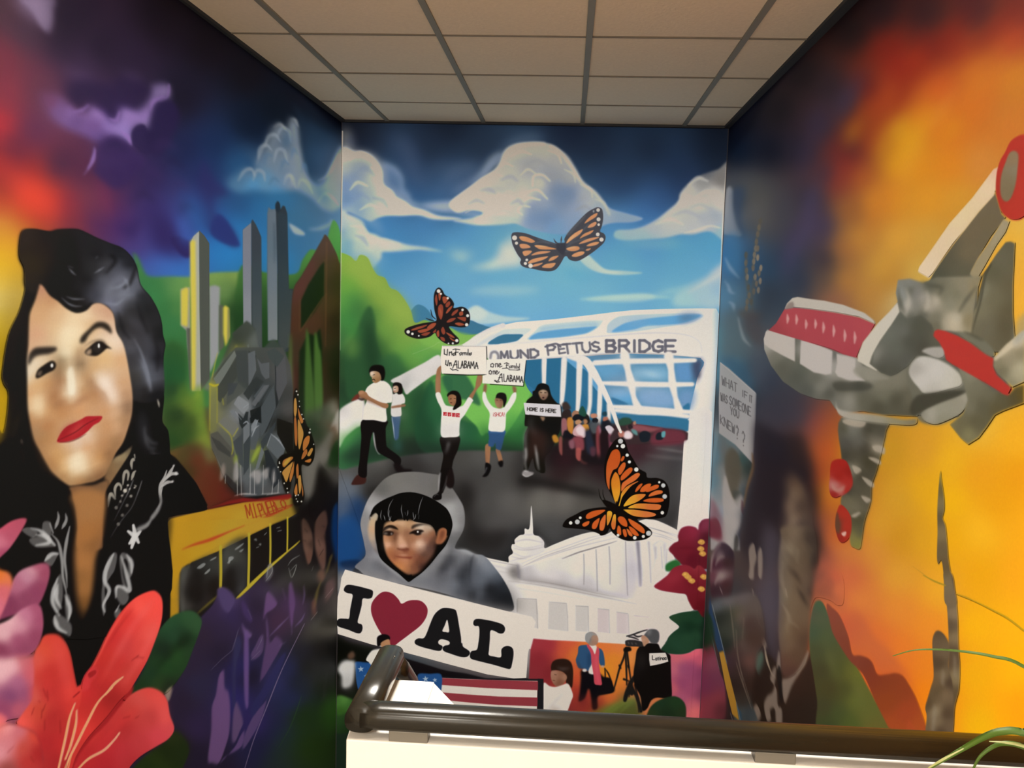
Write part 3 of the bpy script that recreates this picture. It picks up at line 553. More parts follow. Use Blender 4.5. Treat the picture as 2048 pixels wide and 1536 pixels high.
SS('16130f','1060 885 1085 820 1092 815 1100 885;1070 855 1100 850;1040 885 1060 900 1090 895 1110 905;1110 818 1112 882 1132 884;1135 882 1148 820 1158 882;1140 855 1158 855;1168 820 1168 882 1188 872 1186 852 1168 848 1184 835 1182 820 1168 818;1192 884 1206 824 1216 884;1198 860 1214 860;1222 884 1226 826 1238 862 1250 824 1256 884;1262 888 1276 832 1290 888;1268 864 1288 864',6.5,.4,1,0)
G('painted_sign','white painted sign with English words, held by the boy')
view(960, 580, 1460, 2048)
sign2=Q('e6dfd7','55 570 370 560 378 575 352 785 120 770 20 765 22 700 55 692'); SS('1b1715','376 575 354 784;352 785 200 776 80 768',[5,6],.5,1,0)
SS('16130f','100 598 86 605 86 625 105 628 112 605 98 598;125 628 125 600 140 600 142 628;150 615 168 608 164 598 152 602 150 622 160 628 178 620',5,.4,1,0)
SS('16130f','195 600 215 592 235 602;218 595 212 638;210 612 232 612;246 618 236 625 240 636 250 632 252 618;258 636 258 616 268 618 268 636;268 620 280 618 280 638;288 618 288 638;296 598 296 640;305 620 308 638 318 622;322 600 318 650 300 652;180 640 220 635 240 650 300 652 325 650',4.5,.4,1,0)
SS('16130f','84 655 72 662 72 682 88 686 94 664 82 655;105 686 105 660 118 660 120 686;125 672 140 668 138 658 128 660 126 680 136 686 150 676 155 665',5,.4,1,0)
SS('16130f','145 745 165 690 175 682 180 748;150 715 180 712;115 740 128 745 140 740;120 735 135 752 160 748;192 685 194 745 212 746;214 745 226 695 236 745;218 725 234 725;244 695 244 746 262 738 258 722 246 718 258 708 256 696 244 694;266 748 278 700 288 748;270 728 286 728;294 750 298 700 308 732 318 702 324 750;328 752 338 706 348 754;332 735 346 735',5.5,.4,1,0)
G('painted_sign','grey painted sign held at the chest of the hooded marcher')
view(940, 760, 1240, 1920)
sign3=Q('d3cccb','687 290 1160 315 1172 475 960 468 710 440 695 360'); SS('1b1715','1160 318 1174 474;1172 476 960 468 760 448',[8,10],1,1,0); SS('b0a8a8','800 330 1090 345;760 312 1000 318',4,2,.5)
TXT('15110f','HOME IS HERE',728,385,1095,412,42,8,0,.26,.4)
G('painted_butterfly','orange and grey painted butterfly below the big cloud')
# ---------------- butterfly on the cloud
def cells(c, cs, b=.6, jitter=0):
    for i, s in enumerate(cs.split(';')):
        if s.strip(): P(c if isinstance(c, str) else c[i % len(c)], s, b)
def dots(c, s, b=.5):
    v = [float(t) for t in s.split()]
    for i in range(0, len(v), 3): E(c, v[i], v[i+1], v[i+2], v[i+2], b)
view(990, 380, 1240, 2048)
bf1=P('45454b','262 745 280 700 340 685 420 690 520 710 640 755 800 810 960 860 1040 880 1130 860 1130 800 1160 740 1230 650 1320 550 1420 440 1520 350 1620 295 1680 275 1740 300 1760 360 1765 460 1745 580 1715 670 1780 710 1805 770 1780 850 1700 930 1600 1010 1480 1090 1380 1145 1300 1160 1210 1130 1170 1080 1130 1090 1090 1160 1040 1240 980 1300 890 1325 760 1315 640 1290 500 1265 430 1230 405 1180 420 1130 370 1060 320 970 280 880 265 800',.8)
SS('45454b','1050 880 990 850 955 790;1075 860 1080 800 1085 750',[10,26,6],.8); P('3a3a42','1000 880 1060 860 1140 870 1150 960 1120 1060 1060 1030 1010 960',1.5)
P('55555a','1160 740 1260 610 1400 470 1480 400 1450 470 1330 600 1230 720',1.5,.7)
SS('77808a','1200 880 1330 780 1460 640 1540 560;1180 930 1300 850 1500 800;640 880 760 850 900 880;560 1060 700 1040 900 1000;1150 1010 1300 960 1450 960;700 800 850 850 980 880',9,2,.6)
cells(['c8875a','c98a60','cf8f60'],'390 770 430 750 520 765 610 805 650 840 590 860 500 840 430 820;395 895 430 875 520 885 575 925 550 945 430 950;445 1015 480 990 560 985 600 1000 550 1050 480 1075;640 905 700 895 830 915 1000 960 880 970 740 965 680 940;590 1065 650 1020 760 995 905 1000 830 1030 700 1050;535 1180 600 1130 720 1100 865 1080 800 1130 680 1170 560 1200;870 1160 900 1110 960 1080 1035 1070 1000 1110 940 1145;600 1250 640 1210 720 1195 780 1185 730 1225 650 1250;765 1260 820 1210 900 1195 985 1190 960 1240 900 1272;1460 545 1500 480 1580 410 1670 370 1650 430 1560 490;1510 610 1560 550 1640 515 1655 550 1600 600;1165 870 1200 790 1300 700 1430 635 1390 710 1280 790;1380 790 1440 720 1520 680 1610 650 1560 710 1450 760;1370 880 1430 830 1560 780 1700 765 1640 800 1500 850;1490 910 1550 870 1640 845 1700 850 1660 890 1560 915;1160 960 1200 935 1290 915 1370 925 1370 970 1290 995 1210 990;1480 985 1500 960 1565 950 1530 985;1250 1075 1300 1030 1400 1000 1460 1010 1430 1055 1320 1090')
SS('d9c08a','660 915 760 925 860 935;1180 850 1260 780 1330 730;1180 960 1260 945 1330 945;900 1130 970 1090;410 770 500 790',[8,18,6],2,.7)
dots('d8d6d2','315 778 40 346 865 26 515 1140 22 492 1198 26 576 1235 36 1683 322 29 1690 475 32 1692 562 21 1677 722 30 1738 806 34'); E('8d8f92',1615,350,14,20,1)
G('painted_butterfly','small dark red painted butterfly beside the trees')
# ---------------- butterfly by the mountain
view(670, 540, 1000, 1491)
bf2=P('1e1a1b','625 550 640 525 700 500 800 475 890 462 915 440 895 350 890 240 905 180 935 155 965 175 990 220 1040 250 1072 300 1070 340 1140 328 1190 350 1215 400 1215 460 1195 505 1130 515 1030 505 1060 560 1110 610 1120 645 1100 668 1030 670 970 645 920 600 900 565 850 600 760 618 690 605 640 580',.7)
SS('1e1a1b','905 440 875 410 862 355;890 455 850 445 820 432',[6,10,4],.7)
cells(['8f3f2c','a04a30'],'680 540 740 512 830 490 800 515 720 540;745 545 800 530 870 520 830 550 770 565;775 580 820 560 860 560 820 590;830 515 870 480 912 478 890 515 850 535;900 260 915 215 925 280 915 320;932 210 955 205 950 260 938 270;930 330 955 305 975 330 972 400 955 445 930 400;970 240 1000 240 1020 260 990 300 972 280;1000 300 1030 278 1040 300 1020 330 998 330;1000 380 1020 345 1055 318 1055 335 1030 370 1005 390;1050 400 1070 370 1110 350 1100 380 1060 410;1120 380 1150 370 1155 400 1125 410;1008 460 1040 435 1090 430 1060 460 1015 472;1080 480 1120 470 1170 490 1120 500;1100 425 1140 420 1180 425 1175 460 1140 450;915 560 935 540 940 590 925 600;955 540 975 510 995 560 975 580;1000 560 1050 580 1080 610 1040 600;950 600 985 610 990 640 960 630;1030 600 1060 620 1090 640 1050 630;880 560 910 530 905 560')
SS('b8603f','940 340 955 380 958 420;700 535 780 508',[10,16,6],1.5,.6)
dots('dcdad6','934 187 17 955 212 10 1017 251 11 1150 356 12 1196 409 14 1187 491 15 1098 634 15 1062 659 10 1023 660 8 659 555 16 697 573 12 755 591 8')
G('painted_statehouse','white painted domed statehouse with a row of windows')
# ---------------- state house
view(980, 990, 1480, 2048)
P('1f1f20','100 540 150 420 190 300 280 260 360 260 470 380 560 400 700 380 470 440 250 560',9,.75)
cap=P('dcd4cd','-60 505 0 515 120 540 150 545 150 500 185 470 172 430 178 400 200 395 200 360 240 325 278 315 282 270 320 265 334 85 344 170 350 268 355 318 400 335 440 380 445 430 520 400 700 330 840 298 920 325 980 300 1050 260 1240 200 1300 195 1380 210 1540 290 1530 330 1500 400 1480 450 1500 520 1460 560 1470 620 1400 700 1500 780 1600 820 1660 940 1480 1000 1545 1080 1440 1180 1420 1240 1300 1290 340 1260 340 1180 150 1150 150 700 60 640 -60 560',.0+.8)
Q('dcd4cd','340 560 1540 300 1560 330 1500 480 1540 600 1340 740 1600 810 1670 940 1470 1000 1550 1080 1420 1220 1100 1240 330 1200 0 1150 -40 900 -60 600 200 640',1.2)
F('''250 600 c9c2c0, 400 560 dcd5ce, 600 560 d6cfc9, 800 480 dfd8d0, 300 640 b0a9a8, 500 680 cfc6c2, 700 600 ddd6cf, 900 640 dbd4cf, 1000 700 d3cbc8, 1100 500 dbd3cf, 1100 800 c9bfc0, 1170 600 c5bdc0, 1250 500 e0d8d2, 1260 800 e0d2cf, 1350 600 dcd3cf, 1400 440 d6cfca, 1440 600 cfc8c4, 800 740 b9b1b0, 600 700 bdb5b3''','250 600 560 510 860 430 1060 380 1100 370 1480 400 1480 560 1440 800 1300 860 1120 840 860 790 560 740 250 690',2)
# dome bands, shadows
SS('b5aeab','185 405 260 430 340 425 440 400;190 468 270 500 380 480 440 450;160 540 230 520 300 520;278 318 320 322 352 316',[3,7,3],1.5,.85); S('b9b2b0','400 340 430 380 435 430',[6,18,8],4,.6); P('c9c2bf','300 430 440 410 440 440 330 500',6,.6)
SS('a8a09d','260 560 420 490 560 440 700 390 830 345 930 325;280 575 480 500 700 430 900 380 1050 345;1290 260 1400 290 1540 330;1310 300 1420 330 1520 370;1330 330 1420 345 1500 380',[3,5,7,5,3],1.2,.8)
SS('6f6664','590 520 720 470 840 435 960 400 1040 375',[3,9,9,8,3],1.2,.85)
SS('85807f','768 480 772 600 768 735;868 445 876 600 880 785;975 420 985 560 984 730;1110 380 1115 560 1128 820',[5,6,5,4],1.2,.8)
SS('6a6474','1205 380 1215 500 1225 640 1228 740',[20,16,14,8],3,.8); S('a69da2','1150 400 1160 600 1170 800',[50,60,40],9,.6); SS('9a9294','1295 380 1310 560 1315 720;1345 420 1362 520;1425 400 1430 560',[14,10,5],3,.6)
SS('aaa3a1','1335 410 1370 380 1400 372 1450 395;1350 420 1352 520;1360 420 1350 540 1330 600',[6,5,4],2,.7)
P('5f5956','150 600 230 570 245 600 243 690 200 690 150 650',5,.8); S('8f8885','-20 530 80 550 220 575',[3,6,6],1.2,.7); SS('a09995','-40 560 60 580 180 610;0 600 100 625 200 640',[4,7,5],2,.6); P('c3bcb8','-60 570 60 590 150 640 100 680 40 640',7,.5)
S('6f6765','240 690 400 705 560 735 740 780 920 815 1130 845',[10,24,26,22,16,6],5,.85)
SS('b3aaa6','150 705 400 740 700 790 1000 850 1400 930;230 760 500 800 760 850;1150 880 1300 905 1500 940',[3,5,4],1.5,.6)
for s,sh in [('225 850 380 855 395 970 395 1090 350 1085 350 1010 220 960',1),('482 880 625 885 638 1000 636 1115 475 1095',1),('700 905 805 910 810 1000 800 1120 700 1110',1),('880 930 975 940 975 1130 880 1120',.8),('1035 955 1135 975 1140 1140 1035 1130',.8),('1175 985 1305 1000 1300 1100 1190 1110',.6)]:
    Q('c0b7ae' if sh==1 else ('c4b3ae' if sh==.8 else 'd8bfba'),s,1,.95)
SS('8a827f','228 845 380 852;380 852 386 970;386 970 390 1090;222 850 222 955;485 875 625 885;627 885 636 1000;636 1000 638 1110;700 905 805 912;805 912 808 1115;882 928 975 938;975 940 980 1130;1035 955 1130 970;1133 975 1140 1135;1178 985 1300 998',[4,7,6],1,.8)
F('1200 1000 e0cfc8, 1400 1100 dcc0bb, 1350 1180 d8b0a8, 1480 1040 e3d6d0','1160 880 1480 940 1640 940 1480 1000 1545 1080 1440 1180 1420 1240 1300 1250 1150 1240 1150 1100 1310 1110',6,.55)
SS('e6ddd5','430 900 430 1090;660 900 660 1120;840 930 840 1130;1000 950 1005 1140;1150 980 1155 1150',24,5,.6)
SS('e8e0d8','230 560 420 485 600 420 800 340;1300 215 1420 250 1530 300;200 730 500 770 800 830',[8,18,8],4,.6)
G('painted_butterfly','large bright orange painted butterfly above the statehouse')
SS('7d7472','260 590 420 510 620 440 840 365 1000 320;600 520 720 472 850 432 1000 392;1300 262 1420 300 1535 345;240 690 420 708 640 750 900 808 1130 850;150 700 400 735 760 800 1200 890',[2,7,5,2],1.2,.5); SS('8d8587','768 480 770 730;868 445 878 785;975 420 982 730;1110 380 1125 820;1300 380 1318 720;1400 420 1412 600;1450 440 1440 620',[4,8,5],1.2,.6); SS('5f5a68','1208 385 1222 560 1230 740;225 570 238 680',[20,16,10],3,.5); SS('9a9290','190 430 260 445 350 440 440 420;175 500 250 515 330 500;200 380 300 360 430 385',[3,8,3],1.5,.6)
# ---------------- big orange butterfly
view(1100, 850, 1440, 2009)
bf3=P('100c09','640 600 640 450 680 300 740 200 800 150 860 155 890 200 920 300 980 400 1040 500 1080 530 1130 560 1140 610 1180 620 1260 620 1340 650 1390 720 1408 830 1400 960 1370 1060 1320 1090 1200 1105 1060 1100 1030 1120 1120 1180 1190 1240 1195 1290 1130 1340 1020 1360 900 1360 800 1320 730 1260 700 1215 670 1270 600 1300 560 1270 420 1230 260 1215 170 1205 145 1180 190 1110 300 1050 400 1000 520 975 640 965 700 970 640 920 620 880 680 890 770 930 760 900 700 780 660 700',.8)
SS('100c09','640 920 590 850 570 750;660 910 625 830 620 755',[8,10,3],.8)
OR=['c8541c','cc5a20','c9561f','d0642a']
F('760 330 c4501a, 700 450 c2501c, 690 600 c65a22, 760 300 b84a18','690 380 730 300 790 280 825 330 825 420 790 500 740 530 705 620 700 700 695 760 665 680 658 560 665 460',.8)
F('770 600 d0721e, 760 700 d27a1c, 780 800 dd9020, 790 880 d99422','770 550 805 590 825 680 825 780 805 860 780 915 755 880 725 760 718 660 740 590',.8)
cells(OR,'830 410 850 365 875 365 870 400 845 425;800 520 850 445 885 440 885 490 840 570 810 580;830 610 870 550 930 500 965 500 965 540 900 610 840 650;845 690 900 640 1000 570 1045 560 1055 590 1000 650 900 710 840 780')
F('850 850 dc9a22, 900 780 cc7624, 1000 680 c05f28, 820 920 d8a024','830 880 845 800 900 730 1000 675 1045 665 960 720 890 800 850 860 820 960 805 970')
cells(OR,'1000 780 1020 730 1060 690 1090 690 1060 740 1020 780;1060 770 1080 730 1140 690 1190 690 1170 740 1120 780 1070 785;1125 775 1170 730 1240 700 1280 705 1270 740 1200 770 1150 785;1160 830 1190 795 1260 765 1320 770 1320 800 1250 820 1170 840;1095 890 1150 865 1250 855 1330 865 1330 895 1250 910 1150 905')
F('900 920 dca024, 980 860 d9922a, 1080 830 cf6f28','870 960 900 900 960 840 1030 815 1125 815 1110 850 1040 900 960 935')
F('950 970 dca028, 1050 950 d07a2a, 1200 960 c8652e','925 980 970 945 1050 925 1200 930 1300 940 1310 970 1280 1000 1180 1000 1050 985')
F('900 1010 dba02a, 1000 1030 d07a2c, 1150 1060 cc6a32','865 1000 930 993 1050 1005 1180 1025 1250 1050 1230 1075 1130 1090 1000 1075 930 1045')
cells(OR,'420 1090 430 1050 500 1010 600 995 650 1000 600 1040 520 1080 450 1105;375 1170 410 1140 460 1130 450 1170 400 1195;490 1190 510 1140 580 1090 570 1150 540 1215 500 1220;580 1220 590 1130 650 1050 650 1150 630 1230 600 1242')
F('700 1030 daa028, 700 1100 cf7e26','670 1070 680 1020 720 1015 735 1050 710 1130 680 1185 672 1150'); F('760 1070 d89a28, 740 1180 c9602a','730 1130 750 1060 775 1055 780 1120 770 1220 740 1230 722 1180')
cells(OR,'795 1100 820 1072 870 1085 905 1140 905 1195 850 1180 810 1140;785 1250 800 1180 830 1210 835 1290 800 1280;855 1230 890 1230 905 1300 880 1315 860 1280;900 1220 930 1235 970 1290 960 1310 925 1290;925 1190 990 1220 1045 1290 1020 1305 960 1270;920 1100 990 1130 1080 1190 1115 1240 1100 1275 1020 1230 950 1170')
P('120e0a','620 890 700 910 800 950 880 1010 920 1050 880 1070 800 1060 730 1020 660 960',1)
SS('100c09','700 1000 750 960 830 960;780 900 800 970 850 1010;830 960 1000 720;870 985 930 985 1000 985',12,.7)
dots('b9b8b4','828 185 30 1333 708 26 1350 838 28 1160 1273 31 318 1138 29'); dots('dad8d2','856 244 27 790 243 14 907 350 20 933 430 19 1015 520 26 1286 670 14 1322 1030 21 240 1150 21 353 1090 17 1098 1310 19 997 1326 22 799 1296 17')
SS('eceae6','818 175 835 182;1325 700 1340 705;1150 1262 1168 1272',8,2,.8)
G('painted_boy','painted boy in a grey hood with black fringe')
# ---------------- boy in the grey hood
view(670, 930, 1030, 1784)
boy='590 85 700 68 830 68 950 85 1060 110 1150 210 1230 330 1275 420 1288 540 1270 650 1200 780 1200 830 1300 840 1390 880 1480 900 1580 1010 1680 1150 1750 1300 1755 1445 1500 1400 1000 1250 500 1150 320 1100 240 1040 200 1000 300 900 290 780 262 650 255 560 290 430 340 320 420 210 500 130'
P('15181c','240 1000 310 890 420 960 560 1060 500 1090 300 1080 180 1050',3); P('10131a','210 1010 290 1020 320 1080 180 1060',2)
F('''600 150 716e68, 750 130 6e6b66, 900 140 6b6865, 1020 200 67645f, 450 230 605e5a, 700 230 73706b, 1130 300 696663, 1200 450 7e7c7b, 1250 560 6f6d6c, 1180 600 9a9896, 1150 430 a2a09d, 1230 700 5f5d5c, 1180 760 5a5958
 370 380 8f8c8a, 340 420 b4b1b0, 300 450 7e7b79, 280 560 84817f, 300 620 8a8685, 290 750 7c797c, 330 850 726f73, 400 900 8a898c, 480 980 959496, 560 1060 908f92, 1090 850 8d8b8b, 1040 950 7b797a, 960 1020 6e6d6f, 880 1060 7a7a7c, 800 1120 707174
 1110 960 4d4c50, 1080 1000 2c2c30, 1150 930 3a3a3e, 1200 850 77777a, 1280 870 8d8c8d, 1350 880 7f7f80, 1240 960 6d6e73, 1150 1050 6c6d73, 1050 1100 5b5b60, 950 1140 6a6a6f, 700 1180 6a6a6e, 400 1050 55565a, 300 1000 68686c, 500 1120 5e5e62
 1300 1020 33353a, 1260 1100 34363b, 1300 1180 4b4e55, 1180 1180 6b6e75, 1350 940 43444a, 1440 930 8b8e93, 1500 990 7c8088, 1560 1040 6f757e, 1400 1050 5c6068, 1380 1150 62666f, 1450 1150 5d626b, 1600 1120 4c525c, 1660 1200 2c3036, 1540 1230 1f2023, 1430 1280 5a5e66, 1370 1290 2c2d31, 1700 1330 1f2023, 1600 1380 26282c, 1250 1270 4b4d53, 1100 1220 6d6e73, 900 1200 727276, 1480 1350 33353a''',boy,1.2)
S('2a2a2e','1185 790 1130 880 1100 960 1060 1030 1020 1090',[6,26,40,30,10],5,.75); S('1d1d20','1290 1010 1300 1120 1340 1220 1390 1320',[60,70,50,30],12,.6); S('a9aaac','1200 835 1290 850 1370 885 1430 905',[8,26,26,8],4,.8)
S('2c2e33','1375 880 1350 940 1330 1060 1335 1160',[8,14,12,4],3,.8); P('1a1b1e','1480 1200 1600 1150 1700 1220 1750 1320 1750 1440 1560 1400 1450 1330',14,.7)
S('35353a','380 940 460 1000 550 1065 640 1110',[26,44,30,8],6,.8); P('77777b','260 960 310 945 420 1010 500 1070 420 1090 320 1050',6,.8)
S('bfbcbb','345 430 380 390 410 380',[20,40,20],6,.7); S('b3b1ae','1090 370 1150 430 1190 520 1200 600 1180 700',[20,60,70,50,20],9,.55)
S('9b9998','440 850 480 930 560 1020 640 1090 720 1150',[14,30,34,24,10],4,.7); S('9a9999','1180 720 1110 830 1030 930 930 1020 820 1100 750 1150',[10,50,60,50,30,10],9,.6)
G('face','brown face and black hair inside the grey hood',1)
# inner: black lining + hair
P('0b0a0a','350 510 380 430 450 360 560 310 640 275 750 268 850 285 960 330 1060 390 1120 450 1160 560 1150 650 1100 780 1020 880 940 980 860 1060 780 1120 730 1152 690 1125 620 1060 540 1000 460 930 425 850 405 700 395 560 400 500',.8)
F('360 560 c0a27c, 380 640 c29a74, 350 700 b49a80, 380 790 97877c, 400 500 b3a48c, 420 860 6b625e','330 590 350 520 390 470 425 470 425 520 405 580 400 700 405 800 425 880 380 820 340 740 325 660',3)
S('2a2220','345 540 345 500 390 470',[6,10,6],1.5,.7)
face='480 620 500 570 560 545 640 540 740 540 850 560 940 590 990 640 1010 700 1010 780 980 880 920 960 850 1040 780 1080 720 1080 640 1030 560 960 510 890 485 800 470 720'
F('''520 590 b5895f, 600 560 c99a70, 660 570 caa07a, 740 570 b58a62, 860 590 cbb49a, 930 620 b09a82, 900 640 a57c60, 960 680 8f5c40, 1000 720 5c3a2a
 640 640 b98a62, 620 640 8f6444, 650 700 b98460, 660 760 c08a68, 700 720 a87452, 710 680 8a5c42, 660 810 c99474, 630 800 a5704e, 590 720 6b4430, 600 680 5a3a2c
 500 740 b88058, 520 790 d8a486, 490 800 c28a62, 540 840 a4633a, 560 720 aa7048, 830 780 e6c4a8, 860 770 c49478, 800 800 b98262, 850 840 8f6450, 780 740 9a6444, 830 710 a06a4a, 900 740 8f5a42, 930 820 5a3d34, 960 780 5d3c30, 1000 800 38241e, 880 880 5a3c30
 560 880 9a5a3a, 590 910 8a4e34, 700 850 8a5038, 620 860 9c5f42, 760 870 9a5c3c, 800 900 84503c, 520 900 a0623c, 560 940 b06a42, 640 950 b87248, 700 960 ba7850, 760 940 9c6040, 850 920 6b3e2c, 660 1010 c07a48, 720 1040 a86a42, 780 1020 7a4a34, 860 1000 4a2e26, 740 1070 7a5038, 820 960 6a3e2c, 620 990 b8733f''',face,3,1,2.0,1,2)
P('ad6a44','1010 700 1025 640 1070 615 1110 640 1108 700 1080 750 1040 780 1000 770',2); P('6a3a26','1035 690 1050 650 1085 640 1090 690 1060 740 1035 760',4,.85); P('8f5236','1020 720 1060 740 1040 775 1005 765',4,.7)
P('0a0909','350 500 400 400 560 310 750 268 960 330 1120 460 1155 560 1140 660 1110 700 1110 640 1080 615 1040 620 1010 650 1005 700 990 640 950 590 880 575 800 560 770 545 740 520 720 555 705 530 690 548 670 520 640 520 600 550 570 560 545 540 520 555 500 545 480 560 470 580 455 560 440 580 420 560 430 500 400 470 360 500',.9)
P('0a0909','400 560 440 560 470 600 470 700 480 820 520 920 600 1010 700 1090 760 1085 730 1150 640 1080 520 990 440 900 410 780 395 680',1.6)
P('120b09','840 1060 940 970 1020 860 1060 790 1000 790 1010 820 960 900 880 1000',4,.7)
SS('b9b7b6','575 330 540 390 525 450 525 510;870 310 845 370 830 430 820 490;660 385 655 440 668 500 670 520;460 440 450 500 458 540;480 490 490 520 495 545;540 440 530 490 548 545;555 500 540 540 530 520;720 440 718 480 710 500;770 460 775 500 780 530;800 480 790 520 770 540;830 490 825 530;690 460 700 490',[2,6,6,2],.5,.75)
# brows, eyes, nose, mouth
S('6a3a28','640 690 632 760 612 815',[6,14,8],4,.5); S('55301f','718 700 726 770 735 830',[4,14,8],4,.45); SS('7a4030','612 822 650 838 700 836 728 826;600 902 650 912 700 916 768 910',[4,9,5],1.2,.8); S('c98a66','640 935 690 940 730 932',[4,12,4],3,.6)
P('1a100c','470 650 490 610 540 590 590 600 625 635 590 628 540 620 500 640',1.5); P('1a100c','760 600 800 580 860 575 930 590 870 590 800 610 760 630',2.2,.9)
P('d8c9b4','770 640 840 610 910 620 900 650 860 645 800 640',5,.85); P('e0d2be','490 640 540 625 570 635 520 650',4,.6)
P('1b110e','470 690 485 655 540 650 580 665 570 690 530 700 490 690',1.6); P('1b110e','730 680 760 655 800 640 850 640 880 655 860 665 850 685 810 695 770 680',1.6)
P('a09484','478 668 510 662 520 680 490 682',2,.6); E('f0ece8',822,660,9,10,1.2); P('9a8c7c','850 660 870 662 850 682',2,.7); E('8f8a86',558,676,9,12,1.5,.8)
P('6a3e28','580 660 620 640 630 680 620 760 600 800 580 740',7,.6); P('8a583c','720 690 700 720 710 790 730 760',7,.5)
F('640 760 d2a07c, 650 810 d8a890, 620 820 b07c5c','630 700 650 690 680 740 720 800 715 820 680 820 640 825 610 825 615 800',4,.8,1.9,1,2); P('6a3424','610 825 660 820 715 822 730 838 680 850 640 835',3,.8); SS('5a2a1c','615 822 640 830;700 818 725 832',8,2,.8)
P('c48c70','630 885 670 878 720 885 700 895 660 895',3,.8); P('7a3626','600 905 640 900 680 905 720 903 765 910 740 925 700 918 650 912',2,.9); P('b07052','630 925 700 925 730 935 680 945',4,.6)
P('e9cfb8','800 770 830 755 860 765 865 790 840 810 810 800',8,.9); P('dcb092','495 770 530 765 545 800 520 825 495 810',8,.6)
G('painted_leg','black trouser leg of the sign-holding woman over the hood')
view(670, 720, 1000, 1690)
P('100d0d','1090 1120 1195 1110 1190 1140 1150 1250 1110 1350 1095 1370 1090 1420 1040 1435 1000 1420 1010 1385 1060 1350 1070 1250',1); P('181111','1150 1150 1195 1110 1220 1240 1190 1310 1135 1270',2); S('a8a4a2','1080 1150 1070 1220 1062 1340',[10,16,6],2,.9); S('8a8785','1100 1340 1130 1270 1150 1180',[3,8,3],2,.6); S('75716f','1015 1400 1040 1375 1060 1380',4,1,.8)
G()
# ---------------- banner
view(660, 1130, 1090, 2048)
P('141113','75 640 250 700 450 760 560 820 640 860 900 940 1100 1000 1300 1030 1600 1100 1750 1085 1870 1075 1860 1110 1500 1100 1050 1080 860 1060 600 1000 400 920 260 930 240 1200 300 1400 60 1400 20 1200 20 800',1.5)
F('60 800 0e0f0c, 60 1000 11130e, 140 1200 13110e, 230 1100 12100f, 100 1400 2a4a22, 200 1300 1a2216, 300 1450 101a10','0 720 200 740 420 800 400 1000 260 1300 260 1536 0 1536',2)
G('painted_banner','white painted banner with big black letters and a heart')
banner=Q('e0d5cc','145 42 400 110 800 215 1300 340 1700 440 1925 490 1960 540 1910 720 1885 850 1870 1072 1750 1078 1500 1040 1100 935 900 880 600 800 400 755 75 655 70 560 62 420 75 300 100 200 110 120')
F('150 100 e2d8d0, 100 400 ded6cf, 700 230 e2d8cf, 1200 400 ddd0c8, 1800 540 e2d6cc, 1800 900 ddd0c8, 1000 860 dccfc6, 400 700 d8ccc4, 300 200 dcd0c6',None if 0 else '150 70 800 240 1300 370 1900 520 1860 1040 1500 1010 700 800 100 630 90 300',10,.6)
G('letter','black letter I',1)
BK='1a191a'
banI=P(BK,'130 235 145 195 180 182 260 195 350 218 400 235 408 265 395 305 360 315 310 315 300 380 280 460 262 540 300 560 308 600 290 640 250 642 170 610 90 585 60 560 62 530 90 505 150 505 180 500 190 420 205 340 212 275 160 260',.8)
G('heart','dark red heart',1)
banheart=P('7d2230','680 362 650 320 600 270 540 248 490 255 440 295 400 350 388 410 400 480 440 570 500 670 560 740 602 765 660 725 760 650 860 570 915 490 928 420 905 370 860 335 800 328 740 335',.8)
G('letter','black letter A',1)
banA=P(BK,'990 470 1040 420 1090 402 1180 415 1205 450 1225 560 1245 680 1255 760 1320 810 1328 840 1300 868 1240 868 1150 840 1085 815 1070 785 1090 762 1132 752 1130 720 1060 700 1030 720 1035 745 1068 765 1060 800 1030 812 950 795 860 770 810 745 808 712 840 692 890 690 920 640 950 560',.7)
P('ddd2ca','1112 515 1125 560 1132 630 1100 632 1068 622 1090 570',.7); P('ddd2ca','1035 720 1060 704 1100 712 1132 728 1128 750 1100 755 1072 762 1035 745',.7)
Q(BK,'1130 760 1260 740 1270 800 1130 800',1)
G('letter','black letter L',1)
banL=P(BK,'1362 555 1370 520 1400 507 1460 512 1560 532 1640 560 1665 600 1650 640 1610 645 1560 620 1525 622 1520 700 1512 800 1510 850 1560 865 1625 870 1630 800 1660 770 1700 765 1738 790 1745 850 1730 940 1715 980 1680 980 1560 945 1400 905 1340 885 1330 850 1345 815 1395 800 1410 740 1420 650 1415 580 1380 575',.7)
G('painted_sunset','red to orange painted ground behind the news crew')
# red and orange sunset field
view(1060, 1220, 1460, 2048)
F('''60 330 9a3038, 200 360 9a2c34, 100 500 84242c, 60 650 84282e, 200 640 7c2228, 350 400 c04a30, 400 320 cc5034, 450 450 d06a28, 440 620 c8552a, 480 700 c04828, 380 750 b03a2a, 480 860 9a3024, 560 900 9a3026, 400 950 8a2a26
 600 360 d86a2a, 800 360 dd6c30, 900 350 dd7038, 850 500 dd7a22, 950 600 d97828, 780 620 e0821e, 900 700 dd7a24, 850 800 d87226, 820 900 c45a28, 700 950 a83c28, 1050 500 d98038, 1080 700 cc6a30, 1080 800 c8602c, 1100 880 c0704a, 950 900 8a5a28, 750 1040 8f5a28, 550 1000 8a2c24, 400 1040 7a2824''',
 '30 285 200 300 420 310 700 325 960 340 1250 370 1400 500 1450 900 1450 1100 700 1090 0 1060 -20 800 0 400 20 330',1.5,1,1.9,0)
S('e0d6ca','-10 290 -20 500 -60 800',[50,40,30],2,.0)
F('700 1060 6a6a28, 850 960 5f6c28, 1000 900 6e7a34, 1050 1000 4a4c22, 950 1080 4c4a1e','560 1100 640 1040 760 990 880 940 960 910 1040 890 1100 900 1120 1000 1140 1110 900 1110',5)
SS('7a8a3a','720 1070 820 1000 900 950 960 920;800 1060 900 990 980 940;900 1070 980 990 1060 930',[3,12,3],3,.5)
